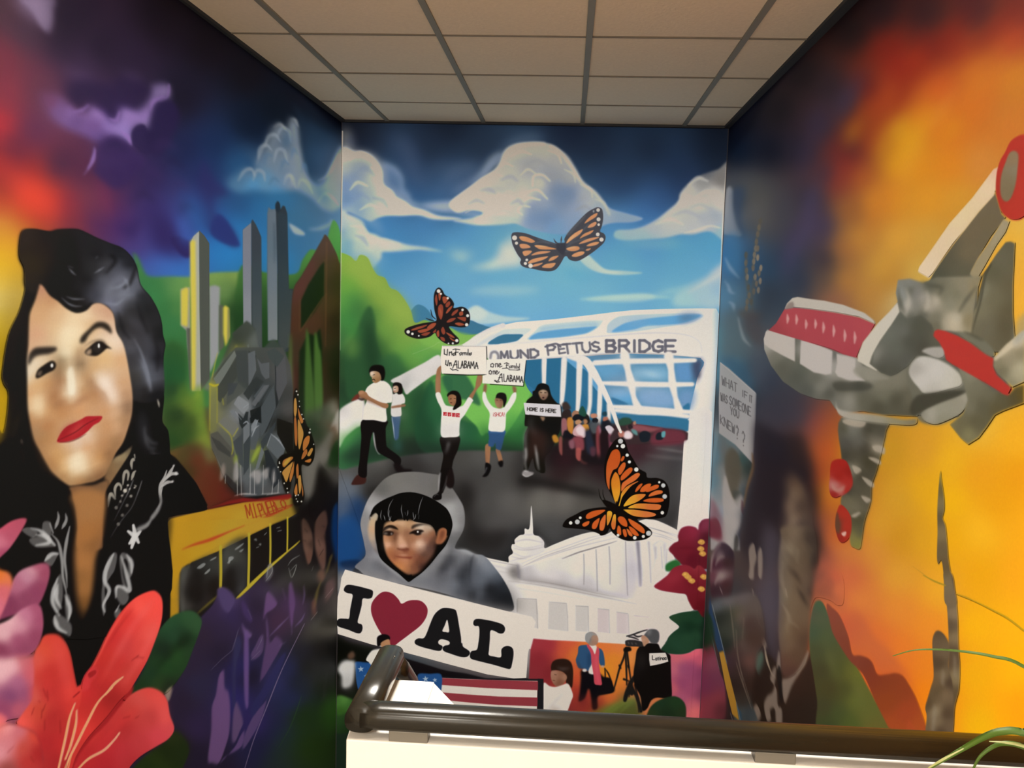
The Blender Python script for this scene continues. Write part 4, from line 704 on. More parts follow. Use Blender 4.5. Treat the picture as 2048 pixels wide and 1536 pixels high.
F('1500 480 c05a62, 1600 430 cf5562, 1700 420 d85a68, 1740 500 b84a5c, 1480 600 b85a68, 1560 600 8a4260, 1650 600 8a3e5c, 1740 650 7c3450, 1460 800 b8525c, 1560 750 8a3c5a, 1650 820 94405a, 1740 850 703046, 1560 900 a04a62, 1650 960 b0505e, 1700 1060 c4585c, 1740 1100 b04a54','1420 470 1500 445 1620 430 1680 400 1770 390 1780 700 1760 1178 1560 1178 1500 900 1440 880',1.5)
P('d86a62','1600 1000 1690 940 1740 1000 1730 1178 1640 1178',9,.6); P('8a3e5c','1540 560 1640 540 1700 700 1680 880 1600 860 1540 720',14,.5)
G('painted_leaf','dark green painted leaf at the right corner')
# leaves
leafR='1430 85 1440 55 1560 20 1700 5 1800 0 1850 60 1850 350 1800 390 1740 395 1680 405 1620 435 1540 450 1440 445 1380 430 1340 400 1390 330 1420 270 1470 220 1525 175 1500 140'
F('1480 70 243f28, 1600 60 1f3c26, 1700 100 1e3a26, 1550 180 1c3624, 1620 160 142a1c, 1700 250 23402a, 1600 300 22402a, 1700 350 203c28, 1500 350 22402c, 1450 420 1c3624, 1800 200 141f18, 1800 360 101a14',leafR,1.2)
S('122618','1560 165 1640 150 1720 180 1780 230',[6,26,30,10],6,.7); S('13261a','1390 320 1560 310 1700 340',[4,16,4],6,.5)
G('painted_person','painted grey-haired person in blue jacket and red scarf holding a bag')
# capitol TV woman
P('121013','530 610 660 640 720 650 850 780 860 830 800 850 720 870 690 900 690 1000 640 1010 625 900 600 800 560 900 500 930 510 830 520 700',2.5); F('540 900 5a1f20, 660 960 421a1c','500 860 560 870 540 960 490 950',6,.6); P('5a2018','600 940 700 940 700 1020 600 1020',8,.6)
P('141113','730 690 820 690 850 760 858 825 800 850 700 850 700 760',1.2); SS('141113','765 590 770 640 770 700;765 590 800 640 825 700',[8,14,12],1.2)
P('2a4a6c','500 370 560 355 600 365 640 460 640 530 600 620 560 600 500 590 475 540 470 500 490 440',1); P('2a4a6c','700 390 740 410 760 480 765 560 740 575 710 540 700 460',1); P('31343c','480 500 520 580 560 610 500 590',3,.7); P('1c3350','590 440 630 480 610 600 590 560',4,.6)
P('d8cdc2','600 360 660 350 680 380 665 450 640 540 650 600 650 650 600 640 600 600 630 540 640 470',1.5); P('c2404c','580 360 600 350 640 400 665 450 680 400 695 370 710 420 705 540 730 700 735 760 700 765 660 750 650 660 630 540 620 440',1)
S('d85a66','670 460 680 600 700 740',[14,20,12],3,.5)
F('600 290 6f6b68, 590 250 8a8784, 650 280 a07a62, 690 290 a67c62, 660 330 9a705a','565 280 575 240 620 220 670 235 700 290 690 340 660 360 620 360 585 330 570 310',1.2,1,1.9,1,2); P('8b8986','565 300 568 250 600 222 650 228 680 255 640 250 610 290 595 330 575 320',1.5,.9); E('b58a6c',740,570,18,12,1.5); E('c9c0b8',555,610,22,16,1.5)
G('painted_tripod','black painted tripod and video camera')
# camera man and tripod
SS('1c1a18','985 380 960 480 920 580 890 690 860 800;975 400 985 560 990 720 990 760;990 400 1010 560 1030 700;915 560 930 590;960 700 1010 720;1010 580 1000 560',[22,20,14],1.2)
P('1c1a18','950 920 960 850 990 770 1010 720 1060 660 1080 700 1050 760 1110 880 1120 920 1150 1020 1120 1040 1090 940 1060 860 1040 870 1010 860 980 930',1.5); SS('1e1a17','1070 760 1100 900 1110 1040;1030 760 1010 880',[22,16,12],1.5)
G('painted_person','painted camera operator in black with a white back label')
camman=P('141110','1150 340 1250 330 1310 340 1345 400 1430 450 1440 520 1445 700 1450 880 1400 900 1300 890 1240 920 1200 1000 1150 1020 1130 880 1070 760 1060 640 1080 500 1090 420 1110 380',1.2)
S('3c3733','1130 430 1150 520 1145 600',[24,40,20],7,.6); S('2c2825','1100 440 1080 560 1080 700',[10,26,10],6,.6)
P('2a2726','980 310 1040 300 1110 310 1160 330 1150 370 1080 370 990 365 975 340',1.2); SS('2a2726','990 265 1050 250 1130 220 1200 200;1010 270 1060 280 1110 300;1060 250 1100 270 1150 260',[14,18,10],1.2); SS('9a8a86','1000 320 1010 340;1035 325 1045 345;1075 330 1085 345;1000 290 1060 300',6,1.5,.6); P('141210','960 380 1020 370 1030 410 960 420',1.5)
P('4a4848','1185 220 1220 190 1280 190 1315 220 1320 280 1300 330 1240 330 1210 300 1190 280 1160 260',1.5); P('7f7d7c','1200 210 1240 195 1230 240 1210 260',4,.7); F('1150 280 a8785c, 1180 330 a97a5c, 1150 300 b08468','1140 270 1165 255 1200 280 1220 320 1190 350 1165 370 1150 330 1140 300',1.2,1,1.9,1,2)
Q('d0c6bb','1216 435 1380 430 1390 445 1412 520 1330 545 1225 565 1216 500',.8); TXT('2a2523','L',1252,505,1275,505,42,8); TXT('2a2523','atinoa',1280,507,1392,500,34,7,0,.15,.7); 
G('painted_leaf','rounded dark green painted leaf above the handrail')
F('1300 950 1e3220, 1500 950 20361e, 1400 1050 1c2a1a, 1560 1050 24301c, 1250 1050 26321c','1180 1110 1220 1000 1290 930 1400 885 1480 875 1550 910 1590 980 1590 1100 1560 1178 1200 1178',1.5)
G('painted_person','painted child in white holding the end of the flag')
# boy at the right end of the flag
P('2a1a14','215 570 235 520 290 495 370 495 420 530 440 600 440 700 430 790 400 760 370 740 365 660 330 630 270 610 225 620',1.2); S('7a6d68','280 580 330 600 400 590',[5,18,5],4,.6)
F('240 640 a07058, 330 640 8a5a42, 250 700 9a6a52, 300 730 7a4c38, 350 680 9a6a50','215 630 240 610 320 620 360 650 375 690 350 740 310 770 270 775 235 740 215 690',1.2,1,1.9,1,2); E('9a6a50',355,680,18,28,1.5); SS('3a1f14','250 655 270 660;235 715 255 720',5,1)
P('d6cbbf','140 740 200 770 260 780 330 760 385 745 420 800 440 870 420 930 380 1040 360 1070 140 1060 135 900',1.2); P('a08a7a','200 1020 240 990 300 1010 320 1060 200 1060',5,.6); S('b0a294','340 850 290 900 250 940 220 990',[5,14,10],4,.6)
G('painted_flag','painted flag with red and white stripes and white stars')
# flag
view(660, 1130, 1090, 2048)
Q('1d1c1e','1975 1075 2030 1080 2030 1400 1968 1400',.8); Q('1d1c1e','1060 1060 1300 1075 2030 1082 2030 1105 1400 1100 1060 1085',1)
SP='d8cbbb'; RD='8f333a'
Q(SP,'1060 1070 1500 1090 1978 1100 1970 1400 1060 1400'); Q(RD,'1060 1068 1300 1080 1978 1100 1978 1185 1500 1165 1060 1135',.8)
Q(RD,'1055 1205 1300 1225 1600 1245 1974 1255 1972 1338 1600 1325 1300 1300 1060 1275',.8)
P('204a80','840 1040 950 1035 1062 1045 1060 1200 1040 1300 900 1300 860 1150',1)
G('painted_flag_end','blue end of the painted flag with white stars')
flagb=P('1f4a82','240 925 320 925 440 950 400 1100 350 1300 290 1240 255 1120 245 1000',1)
G()
for x,y,r in [(293,984,32),(345,1052,26),(908,1078,32),(997,1088,24),(330,1160,24),(285,1215,14)]:
    st=[]
    for i in range(10):
        t=math.pi*i/5-.1; rr=r if i%2==0 else r*.4
        st+=[x+rr*math.sin(t),y-rr*math.cos(t)]
    Q('93a6b8',st,.6)
G('painted_person','painted figure in white leaning over the starred end of the flag')
# kneeling figures at left
P('d5cdc2','345 900 360 860 400 810 450 795 520 790 600 805 640 850 560 1000 420 960 370 920',1.2); P('120f10','448 720 455 680 500 657 550 662 575 690 560 720 520 730 490 760 455 770',1); F('500 760 a87850, 550 740 b07c54, 540 790 a06c48','485 760 490 735 530 710 565 705 575 750 570 790 545 815 510 800',1,1,1.9,1,2)
G()
P('c9c4bd','95 940 140 905 200 905 238 920 235 1020 215 1120 180 1160 120 1160 110 1060 75 1000',4); P('5a4030','165 860 210 820 235 860 215 890 180 895',3); P('8a8782','120 1080 220 1060 200 1180 120 1180',8,.5)
F('60 1300 3f6a2a, 140 1280 4c7a34, 200 1320 3a6428, 100 1400 33581f, 230 1350 2f5226','50 1270 90 1240 150 1255 220 1290 250 1330 200 1380 120 1420 60 1420',3)
G('painted_flower','dark red painted blossoms with yellow centres at the right corner')
# ---------------- red flowers at the right corner
view(980, 990, 1480, 2048)
F('1600 300 7a2030, 1650 280 8a2438, 1540 400 701c28, 1700 220 6a2438, 1760 240 7a3044, 1500 440 6e1c28, 1600 450 701a26, 1650 520 5a1420, 1560 500 6a1a26, 1780 350 4a1822, 1850 260 7a2c3c, 1760 550 5c1822, 1800 450 6a2228',
 '1535 330 1560 270 1620 248 1680 260 1700 280 1710 230 1750 195 1830 195 1880 230 1900 300 1900 560 1800 600 1640 600 1560 560 1500 490 1460 440 1500 390 1540 370',1.5)
P('27602c','1435 590 1450 555 1520 525 1560 560 1520 610 1450 620',2)
F('1500 680 8a2430, 1600 600 84222e, 1400 740 841f2c, 1550 760 7a1c28, 1700 600 8a2a32, 1700 650 7a2028, 1650 700 6a1620, 1650 850 6a1820, 1740 900 5a1218, 1800 700 6a1c24, 1760 800 6c1a22, 1620 800 701a24',
 '1340 740 1400 690 1450 650 1500 590 1580 565 1640 580 1670 600 1700 570 1740 590 1790 640 1900 660 1900 900 1760 1000 1700 945 1660 930 1620 860 1600 810 1540 800 1440 785 1380 770',1.5)
S('a03038','1380 735 1480 690 1560 640 1620 600',[4,14,14,4],5,.5); S('4a0f18','1500 440 1600 430 1700 440',[4,12,4],4,.6)
for x,y in [(1730,385),(1725,440),(1740,480),(1620,670),(1650,700),(1750,670),(1730,770),(1600,650)]:
    P('c8903f',[x-30,y,x-14,y-20,x+4,y-22,x+24,y-12,x+30,y+6,x+12,y+22,x-8,y+20],1.2,.95); E('dba850',x-4,y-4,9,8,1.2,.8)
G()
# dark corner strip at the right bottom
S('1a2a1e','1780 1000 1775 1150 1770 1270',[20,60,60],5,.5)
view(1060,1220,1460,2048); S('102018','1800 30 1800 200 1790 380',[40,60,50],4,.7); S('3a2024','1765 400 1760 700 1740 1178',[20,40,20],10,.25)
# left and right corner edges catching light, painted in as pale lines
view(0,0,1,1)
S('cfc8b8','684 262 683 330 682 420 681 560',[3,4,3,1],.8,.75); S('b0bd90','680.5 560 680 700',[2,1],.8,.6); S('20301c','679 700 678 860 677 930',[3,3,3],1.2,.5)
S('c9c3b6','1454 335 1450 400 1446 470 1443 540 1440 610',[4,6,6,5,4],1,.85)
# ================= LEFT WALL =================
use('L'); view(0, 0, 1, 1)
F('''-120 0 3a2836, -120 300 6a2434, -120 600 d8a020, -120 900 9a7010, -120 1200 6a3048, -120 1500 8a4058, 0 0 50333f, 60 60 4a3344, 0 120 7a3040, 20 180 8a3242, 70 170 6a3244, 0 250 c02f38, 30 300 5a2440, 70 260 5b2c4c, 20 330 8a2430, 0 330 b02a28
 60 350 a02a2c, 20 370 7a2a28, 60 385 e0402a, 100 400 cc352a, 0 410 c43a2a, 50 420 c8402a, 130 410 8a2a3c, 0 445 e0a040, 30 450 d89a38, 45 440 b04a24, 80 440 9c2f2c, 140 450 702a3a, 10 480 eaa92a, 30 500 e0a528, 0 520 f6c420, 30 540 e8b020
 5 570 fbd04a, 35 560 e6b83a, 0 600 fbe9a0, 30 590 f0cf70, 35 620 d8b040, 0 640 f3cd38, 30 650 b8962c, 0 690 e9bc0a, 20 700 6a5418, 0 740 e0b400, 0 790 d4a80c, 12 830 a88a20, 0 860 c09c14, 0 900 6a5410, 20 760 5a4818, 10 960 17130e
 130 30 2c2030, 200 100 231a2a, 330 40 1e1722, 420 90 1a151e, 500 150 16141c, 600 190 12131b, 660 225 0f1118, 130 100 33243a, 250 120 2a1f33, 110 220 6a3f5c, 90 180 5a3448, 150 180 372440, 170 130 3a2a44, 220 230 39285a
 300 250 1f1a30, 360 200 1c1826, 120 330 3c2340, 170 350 4a2440, 210 400 5a2646, 200 440 4a2450, 240 450 43255c, 250 350 33224a, 300 350 2b2048, 300 420 33265a, 330 480 3a2a6c, 280 500 44306a, 300 530 3c5aa4, 330 535 3a68b6, 360 540 3570b6
 400 400 2b2a5c, 370 300 1c2142, 430 290 18284a, 400 350 232752, 420 330 1c3058, 470 330 245078, 360 450 3a3472, 370 500 3a4e9c, 380 420 384078, 420 450 2a4a88, 430 500 2a78b4, 440 470 2568a8, 460 500 2c7cba, 480 470 2a70aa
 500 250 10182a, 550 220 0e141e, 600 250 101722, 650 260 0f141b, 620 330 1a3046, 480 400 25537c, 520 430 2a6696, 600 440 386480, 640 420 3a5a72, 560 400 2f6890, 600 480 34648a, 630 500 3c6a8c, 660 450 4a6a80, 660 380 4a5f74, 660 320 2b3a4c
 520 500 2872a6, 560 520 2b74a8, 640 540 3a6c80, 500 600 2b5f2c, 680 600 2f6030, 300 600 37703c, 350 750 37703c, 400 900 5a4426, 350 950 6a4a26, 500 1000 141414, 620 800 1a2a1a, 650 900 3a3a30, 640 1000 403e3a, 600 1100 16110f
 450 1300 251c34, 500 1450 241c36, 600 1300 1c2030, 560 1400 20223a, 640 1250 0d0e0c, 650 1350 16180f, 640 1500 1a2012, 300 1300 261c2a, 380 1450 241a2e, 600 1500 1c2418, 620 1150 241c1a, 200 1000 120f0e, 100 1100 120f0e''')
G('painted_storm_cloud','purple storm clouds with pale lilac breaks')
view(0, 0, 700, 2048)
P('9d86a3','110 -20 180 60 230 140 270 185 300 175 316 120 318 60 318 -20',5,.9); P('86708c','60 -20 160 -20 240 120 200 110 120 50',12,.7); P('241a2b','330 -20 330 140 290 210 180 200 420 300 600 100 600 -20',16,.7)
P('6a5680','380 430 420 420 480 440 540 450 520 480 440 470',12,.5); P('5a4670','720 430 820 450 830 480 740 470',10,.5)
F('''340 640 715080, 420 650 7d5c92, 500 620 8a6aa0, 580 660 8868a0, 450 700 66487a, 550 740 6a4a80, 640 740 8065a0, 700 660 8a6da5, 780 680 876aa2, 840 690 8467a0, 700 740 8a70aa, 880 600 7a6090, 920 540 74608a, 970 540 7a6690, 740 800 8a74b0, 860 740 82709a, 600 800 5a4276, 380 580 64446a, 300 600 6f3f60''',
 '240 560 320 540 400 580 440 630 500 650 530 600 570 630 600 640 640 690 670 698 690 660 700 620 740 620 800 640 850 600 880 540 900 490 990 490 985 570 940 590 910 630 885 700 890 740 860 755 840 725 790 735 765 780 765 840 700 800 640 795 590 830 480 780 380 740 300 680',7)
P('2a1e3c','420 490 520 470 640 500 720 460 860 500 870 560 800 600 740 615 700 620 680 690 650 690 620 640 560 610 520 600 480 640 430 610 400 560',8,.85)
P('2b2044','770 770 800 730 840 725 860 760 900 830 860 900 800 860 775 840',3,.95); P('271d40','885 700 900 620 940 585 1010 590 1050 700 950 900 880 900 850 780',5,.9)
P('33224e','500 1010 555 980 560 880 600 820 680 800 760 850 780 880 850 950 700 1100 600 1060 540 1000',5,.85); SS('7f6298','555 860 545 930 520 980 490 1020;990 490 980 560 930 590;760 830 740 790 700 770',[10,16,10,4],3,.8)
P('5a4270','560 880 600 820 620 860 580 940',14,.4)
SS('3b2a56','640 880 700 820 780 860;700 980 760 900 860 960;820 1080 880 1000 960 1060;580 1000 640 940 720 980;900 900 960 830 1040 880;1000 1150 1040 1060 1120 1120',[10,40,12],7,.5); SS('221a3a','600 900 660 840 740 880;840 860 900 780 980 820;940 1000 1000 930 1080 990;760 1180 840 1120 900 1180;1050 1280 1090 1200 1160 1240',[10,34,10],6,.5); SS('8f6cab','430 650 480 640 520 610;640 690 680 700 700 650;700 760 740 790 765 840;880 640 900 590 960 560;560 870 545 930 515 985',[6,26,10],3,.6)
S('f0483a','-20 930 60 1010 160 1100 260 1180 330 1230',[30,60,120,90,20],20,.75); P('e8452c','100 1060 200 1110 330 1190 220 1230 60 1230 120 1160',20,.7); P('7a3a48','420 1070 560 1100 600 1150 640 1260 560 1250 480 1160',18,.6)
S('8a3050','600 1060 620 1150 650 1250',[20,30,10],10,.5)
P('2c1f50','680 1300 740 1310 790 1270 820 1280 780 1390 720 1350',8,.6); 
P('2a2052','1050 1380 1150 1440 1115 1500 1060 1490 1000 1400',4,.9); P('2c2050','1020 1300 1060 1400 1100 1470 1060 1500 900 1440 900 1250',12,.8)
P('3d5ea8','1030 1260 1100 1300 1120 1400 1080 1440 1050 1380',9,.6)
P('2b2858','1190 940 1250 1040 1340 1135 1250 1160 1260 1250 1330 1300 1390 1380 1380 1450 1290 1400 1200 1330 1150 1200',6,.7); P('2a62a0','1130 1100 1180 1150 1220 1300 1160 1330 1100 1240',16,.7)
P('28306a','1260 1260 1310 1270 1370 1370 1400 1440 1300 1420 1230 1360',4,.85)
P('2a3c6c','1250 1000 1400 1160 1480 1240 1350 1200',16,.5)
G('painted_cloud','grey and blue towering painted cloud near the corner')
# clouds
F('''1700 700 76808a, 1650 740 6a7480, 1740 780 79838c, 1600 800 6b7682, 1560 860 6a7884, 1500 900 5f7086, 1640 850 5f6d7e, 1700 860 6f7a86, 1740 900 7c868e, 1600 950 6d7d8c, 1500 970 5f7890, 1450 1000 58748e, 1650 1000 6a7c8e, 1550 1050 5a86a4, 1750 1000 78848e, 1400 1040 4a7090, 1480 1080 4f88b0, 1650 1080 66809a, 1700 1080 7a8490, 1800 1060 7c8894, 1780 1120 6f8496, 1850 1160 70808e, 1620 1120 4a84ac, 1800 1200 587e98, 1900 1230 6a7c88, 1950 1200 75838c''',
 '1340 1050 1400 1000 1450 975 1480 1000 1500 930 1540 870 1570 800 1600 740 1650 720 1680 760 1690 710 1715 690 1745 730 1760 850 1775 940 1800 1020 1850 1080 1900 1060 1940 960 1990 860 2010 900 2020 1150 1960 1230 1890 1220 1830 1160 1780 1130 1720 1110 1600 1120 1480 1110 1400 1120 1340 1090',5,.93)
SS('8d979f','1510 930 1520 870 1560 850 1590 880;1550 860 1570 800 1610 790 1640 830;1620 800 1650 750 1690 770 1700 830;1600 950 1620 880 1660 880 1680 950;1480 1060 1500 1000 1540 1010 1550 1060;1660 1080 1680 1030 1710 1040 1730 1100;1740 1100 1760 1050 1800 1070 1830 1130;1390 1060 1430 1000 1470 990 1490 1030;1860 1180 1900 1130 1950 1160 1980 1200',[6,20,22,8],2.5,.6); SS('4a6a88','1540 960 1560 900 1590 910;1640 1000 1660 940 1690 960;1700 930 1720 870 1740 900;1570 1080 1600 1040 1630 1060;1760 1010 1780 960 1800 1020',[6,22,8],3,.5)
P('33516e','1660 780 1690 760 1700 830 1690 880 1650 850',7,.7); P('2c4a66','1760 820 1800 900 1850 1000 1900 960 1950 880 1990 820 1900 760 1780 700',10,.4); P('34607e','1830 1080 1880 1100 1920 1160 1900 1200 1850 1130',8,.6)
SS('959a9e','1600 745 1640 725 1675 760;1700 700 1725 695 1745 740;1500 960 1530 880 1560 820;1670 1040 1700 1020 1710 1080;1450 990 1470 985;1860 1060 1920 1020 1980 900',[4,20,6],3,.6)
S('28384c','1735 620 1765 700 1770 800 1775 860',[12,18,10],6,.5); P('5a7088','1440 900 1480 870 1530 890 1500 960',12,.4)
P('9aa5aa','1690 1310 1720 1320 1780 1360 1775 1378 1720 1365',3,.9); S('7f929e','1810 1340 1870 1335 1930 1310 1940 1290',[10,24,16],4,.7)
G('painted_hill','green painted hillside behind the towers')
# green ground and hill
view(0, 400, 500, 2048)
F('''1130 520 3d7440, 1200 700 357040, 1250 800 377843, 1300 700 38733f, 1400 640 4f7c48, 1450 700 5f8a4a, 1350 900 326c3a, 1400 1000 357040, 1400 1200 326b38, 1450 900 4a7a40, 1480 640 62904c, 1550 640 6f8f4a, 1760 600 76934c, 1950 600 7a934a, 1850 750 648248, 1950 800 2f5226, 1700 900 2c4c24, 1950 900 1f3a1c, 1370 1400 3a7a42, 1480 1300 3e6c38''',
 '1090 470 1130 470 1170 560 1220 620 1400 620 1560 622 1730 590 1960 582 2048 580 2060 1600 1330 1600 1200 1100',4)
view(0,0,1,1)
F('''480 545 3f6a30, 540 545 4a7a32, 590 540 50803a, 620 510 468038, 640 495 50843c, 580 600 23401e, 500 640 1c3a1a, 610 560 26481f, 670 560 2a4a26, 660 500 3f7a36, 520 580 2a4c24, 600 640 1e3a1c, 480 700 1c3218, 640 700 1c3018, 670 780 223a22, 560 800 16240f''',
 '476 548 530 545 590 548 605 520 620 500 632 500 650 490 668 440 686 520 686 840 660 830 600 830 480 800',2.5)
G('painted_towers','tall grey painted towers with yellow lit edges')
# buildings with columns and yellow edges
view(330, 380, 730, 1536)
Y='b8a83a'; YL='c9b848'
def tower(x0,x1,x2,y0,yt,yb,cl,cd):
    Q(cd,[x1,yt,x2,y0+20,x2,yb,x1,yb],1); Q(cl,[x0,y0,x1,yt,x1,yb,x0,yb],1)
Q('8e8f82','120 760 190 745 200 1536 170 1200 165 1080 120 1040',2); Q(YL,'120 770 160 745 178 760 170 1050 122 1035',3); Q('55564c','165 1060 200 1060 205 1536 190 1536',2)
Q('8f9090','335 740 380 730 420 745 412 1250 345 1400 338 1400',3); Q('56594a','412 880 445 880 450 1200 412 1240',2); Q(YL,'446 900 460 880 490 900 495 1120 465 1200 446 1100',2.5); Q('7c7a52','480 900 495 920 497 1120 475 1180',2,.8)
Q('4b4e46','258 312 262 312 300 350 338 410 340 1450 275 1540 268 1540'); Q('a2a294','192 400 215 350 258 312 262 900 272 1540 205 1540 200 900',1); Q(YL,'192 400 215 378 232 385 240 900 232 1540 203 1540 198 900',3); Q('9c9a8a','205 380 258 318 258 350 220 395',3,.6)
Q('6c6f78','595 300 662 245 664 1040 600 1030 595 600',1.2); F('630 300 74767e, 620 500 777984, 650 700 7b7d84, 620 900 85878c, 630 1000 85868a','598 305 660 250 662 1030 602 1025',1,.8,1.9,0); Q('373d42','662 245 672 225 700 270 738 360 745 1250 700 1290 668 1060 664 900',1.2); F('700 400 373b42, 700 700 3a4449, 710 900 454d4e, 710 1150 525651','668 300 700 280 736 370 742 1240 690 1100 668 1000',2,.7,1.9,0)
Q('5a6670','785 180 795 130 815 150 862 145 864 1150 790 1160 783 700',1.5); F('820 200 5f6a74, 820 400 5a6a74, 820 700 6a737a, 830 900 74797a, 820 1100 7d7f7c','790 170 860 150 862 1150 790 1150',1,.7,1.9,0); Q('2b3238','850 110 866 85 880 110 885 150 905 120 920 125 938 180 950 760 985 760 985 1180 950 1240 905 1250 866 1170 862 600',1.5); F('900 400 2b3740, 900 700 333e42, 920 900 3a4342, 930 1100 454a46','868 160 935 190 948 760 980 770 980 1180 900 1240 868 1160',2,.7,1.9,0)
P('202a33','848 110 868 84 882 120 876 160 862 170 850 150',2); S('3c4650','835 250 840 420 838 560',[8,12,4],3,.7)
Q('3c413a','510 1100 625 1000 695 1070 620 1180 540 1140',2); Q('555854','510 1240 620 1170 640 1130 690 1080 735 1240 650 1536 520 1536',3); F('''450 1200 3f423b, 560 1120 33382f, 600 1100 3d4139, 580 1300 2f332d, 560 1250 77733a, 690 1160 5a5f5a, 680 1350 55595a, 620 1400 33362f, 660 1480 53575a, 760 1350 5a625f, 800 1200 3a413d, 850 1230 3a413c, 900 1350 50504e, 880 1480 4a4a4a, 720 1480 23281f, 500 1450 4b4f49, 420 1380 5d615b, 400 1500 7a7f6a, 450 1500 3c4038, 820 1350 4b4f4c''',
 '340 1450 420 1330 510 1130 540 1090 625 1010 690 1080 720 1250 780 1180 835 1145 900 1210 930 1260 950 1540 340 1540',3,.9)
S('8f8a3a','545 1190 550 1300 565 1420 580 1490',[10,22,20,6],3,.8); S('6f7672','635 1190 640 1300 640 1450',[8,10,6],1.5,.8); P('6a7270','700 1270 740 1320 790 1280 800 1310 800 1420 770 1450 745 1380',3,.9)
Q('53655f','340 1490 405 1500 530 1260 520 1240 500 1250',1.5,.9); SS(Y,'405 1500 460 1410 530 1270;350 1480 400 1250',[8,7,4],1.5,.8); Q('aa9f30','340 1485 400 1490 408 1536 345 1536',2)
G('painted_house','brown painted gabled house front at the corner')
# brown gable
P('3e2a20','965 1100 985 780 1050 660 1130 520 1210 380 1235 348 1290 440 1330 540 1345 700 1345 1660 1060 1800 940 1640',2)
F('1200 450 4a3528, 1100 600 54302a, 1010 740 55302a, 1000 1000 4a2c1e, 1020 1250 3c2c1f, 1150 1000 4a2f20, 1240 600 3f3220, 1250 900 42341e, 1240 1200 3a2c1c, 1310 700 2e2819, 1310 1000 281f14, 1300 1250 1a2414, 1290 1400 14200f, 1200 1400 3a2818, 1000 1450 3d2018','965 1100 985 780 1050 660 1130 520 1210 380 1235 348 1290 440 1330 540 1345 700 1345 1660 1060 1800 940 1640',2,.9)
Q('16200f','1040 850 1100 720 1190 580 1228 540 1228 800 1150 930 1040 1070',2.5); Q('142210','1030 1240 1100 1100 1150 1120 1190 1060 1205 1200 1200 1660 1060 1800 1020 1660',3); SS('5f4028','1035 840 1032 1080;1040 1080 1120 960 1215 820;1225 540 1222 820;1240 400 1235 800 1230 1200',[9,10,7],2,.7,0)
P('3e5c28','1080 1120 1095 1090 1110 1180 1150 1720 1075 1760',3); P('44642c','1145 1160 1160 1100 1180 1200 1200 1300 1210 1700 1150 1740',3); P('4a5c30','940 1400 960 1100 975 1250 960 1700 920 1720',4,.9); P('6a7060','940 1300 975 1400 975 1540 945 1540',5,.6)
G('painted_rubble','tangle of grey painted blocks with yellow edges')
# ---------------- tangle of blocks
view(330, 700, 730, 1536)
F('''60 300 1f3620, 130 330 4a6a28, 180 400 67782c, 250 330 7e9a34, 260 450 6a8a2e, 280 550 6f8a34, 100 500 20361c, 200 550 34491f, 320 700 7a8a34, 60 700 22441f, 150 620 2c4a20, 30 200 1f4a28, 100 200 20502a''',
 '-20 -20 150 -20 170 250 200 330 205 360 230 290 270 270 300 420 310 520 340 640 360 760 250 760 120 740 20 760 -20 600',5,.9)
F('''200 720 4c3a22, 120 800 4a4022, 260 850 5c2c1c, 330 950 5e2a1c, 400 1000 5a2618, 450 1080 5c2018, 350 1120 5c2818, 250 1000 5a2c1c, 180 950 3a3018, 350 800 6a6a40, 420 900 4a2018, 320 1200 5a2418''',
 '60 860 140 730 230 700 350 760 400 870 430 960 480 1050 540 1100 500 1140 350 1200 310 1220 250 1100 150 980',6,.92)
F('''360 300 8a8a48, 380 400 7a7a50, 380 500 747250, 360 600 6f6d40, 450 200 3c403a, 520 300 50534c, 450 400 4c4d42, 600 250 3a3f3c, 580 400 6a6c6c, 620 430 7b7d7f, 540 500 76787a, 520 560 6b6c6a, 470 560 6a6958, 450 640 585a50, 620 560 404446, 640 650 34383c, 700 540 50555a, 700 300 24282a, 760 300 3f4344, 800 400 454a4c, 800 500 3f4345, 720 420 1d2122, 900 200 4c4c4a, 920 330 3a3a38, 850 350 2a2e2c, 950 450 4a4745, 900 600 16140f, 850 560 1f201e, 980 560 302d2a
 700 650 454a4e, 760 700 33373a, 860 680 5b6062, 800 800 383c40, 880 760 454a4e, 560 780 4e5356, 620 900 50555a, 700 850 5c6a3a, 720 760 767c3a, 540 830 6f7a3a, 450 750 55564e, 400 700 5a5850, 420 830 6f6a62, 480 900 5c5c54, 550 950 5a5d5e, 620 1000 5e6264, 720 950 686b6c, 690 1000 44484a, 760 1000 5b5f61, 820 1000 2a2b2b, 860 1040 5a5c5c, 560 1060 1d1918, 500 980 1e1614, 760 880 18191a, 700 1060 3d4042, 940 1000 1c1a18, 800 1080 4a4a4a, 650 1080 4e5052''',
 '335 300 345 230 480 40 540 -20 900 -20 960 120 980 300 985 560 930 720 900 840 900 980 960 1100 600 1130 540 1100 470 1020 430 940 390 830 350 740 340 640 335 500',1.5,1,1.9,0)
for c,s in [('7c7f80','525 410 560 345 640 400 640 440 600 490'),('6d7072','490 465 530 450 590 520 575 560'),('6a6a62','400 560 450 510 560 570 565 600 530 665'),('555a5c','780 740 810 640 920 760 880 850'),('474d50','735 440 800 330 835 290 850 430 790 570 740 660'),('5d6366','655 600 700 560 720 590 660 690'),('363b3d','600 700 650 560 655 700 640 900 600 960'),('1a1c1c','650 460 730 430 730 560 700 540 660 560'),('15120f','860 520 980 560 985 780 940 790 860 640'),('484d4f','680 350 750 260 800 270 720 400'),('232628','840 0 870 400 780 620 760 640 850 450')]: Q(c,s,.7,.95)
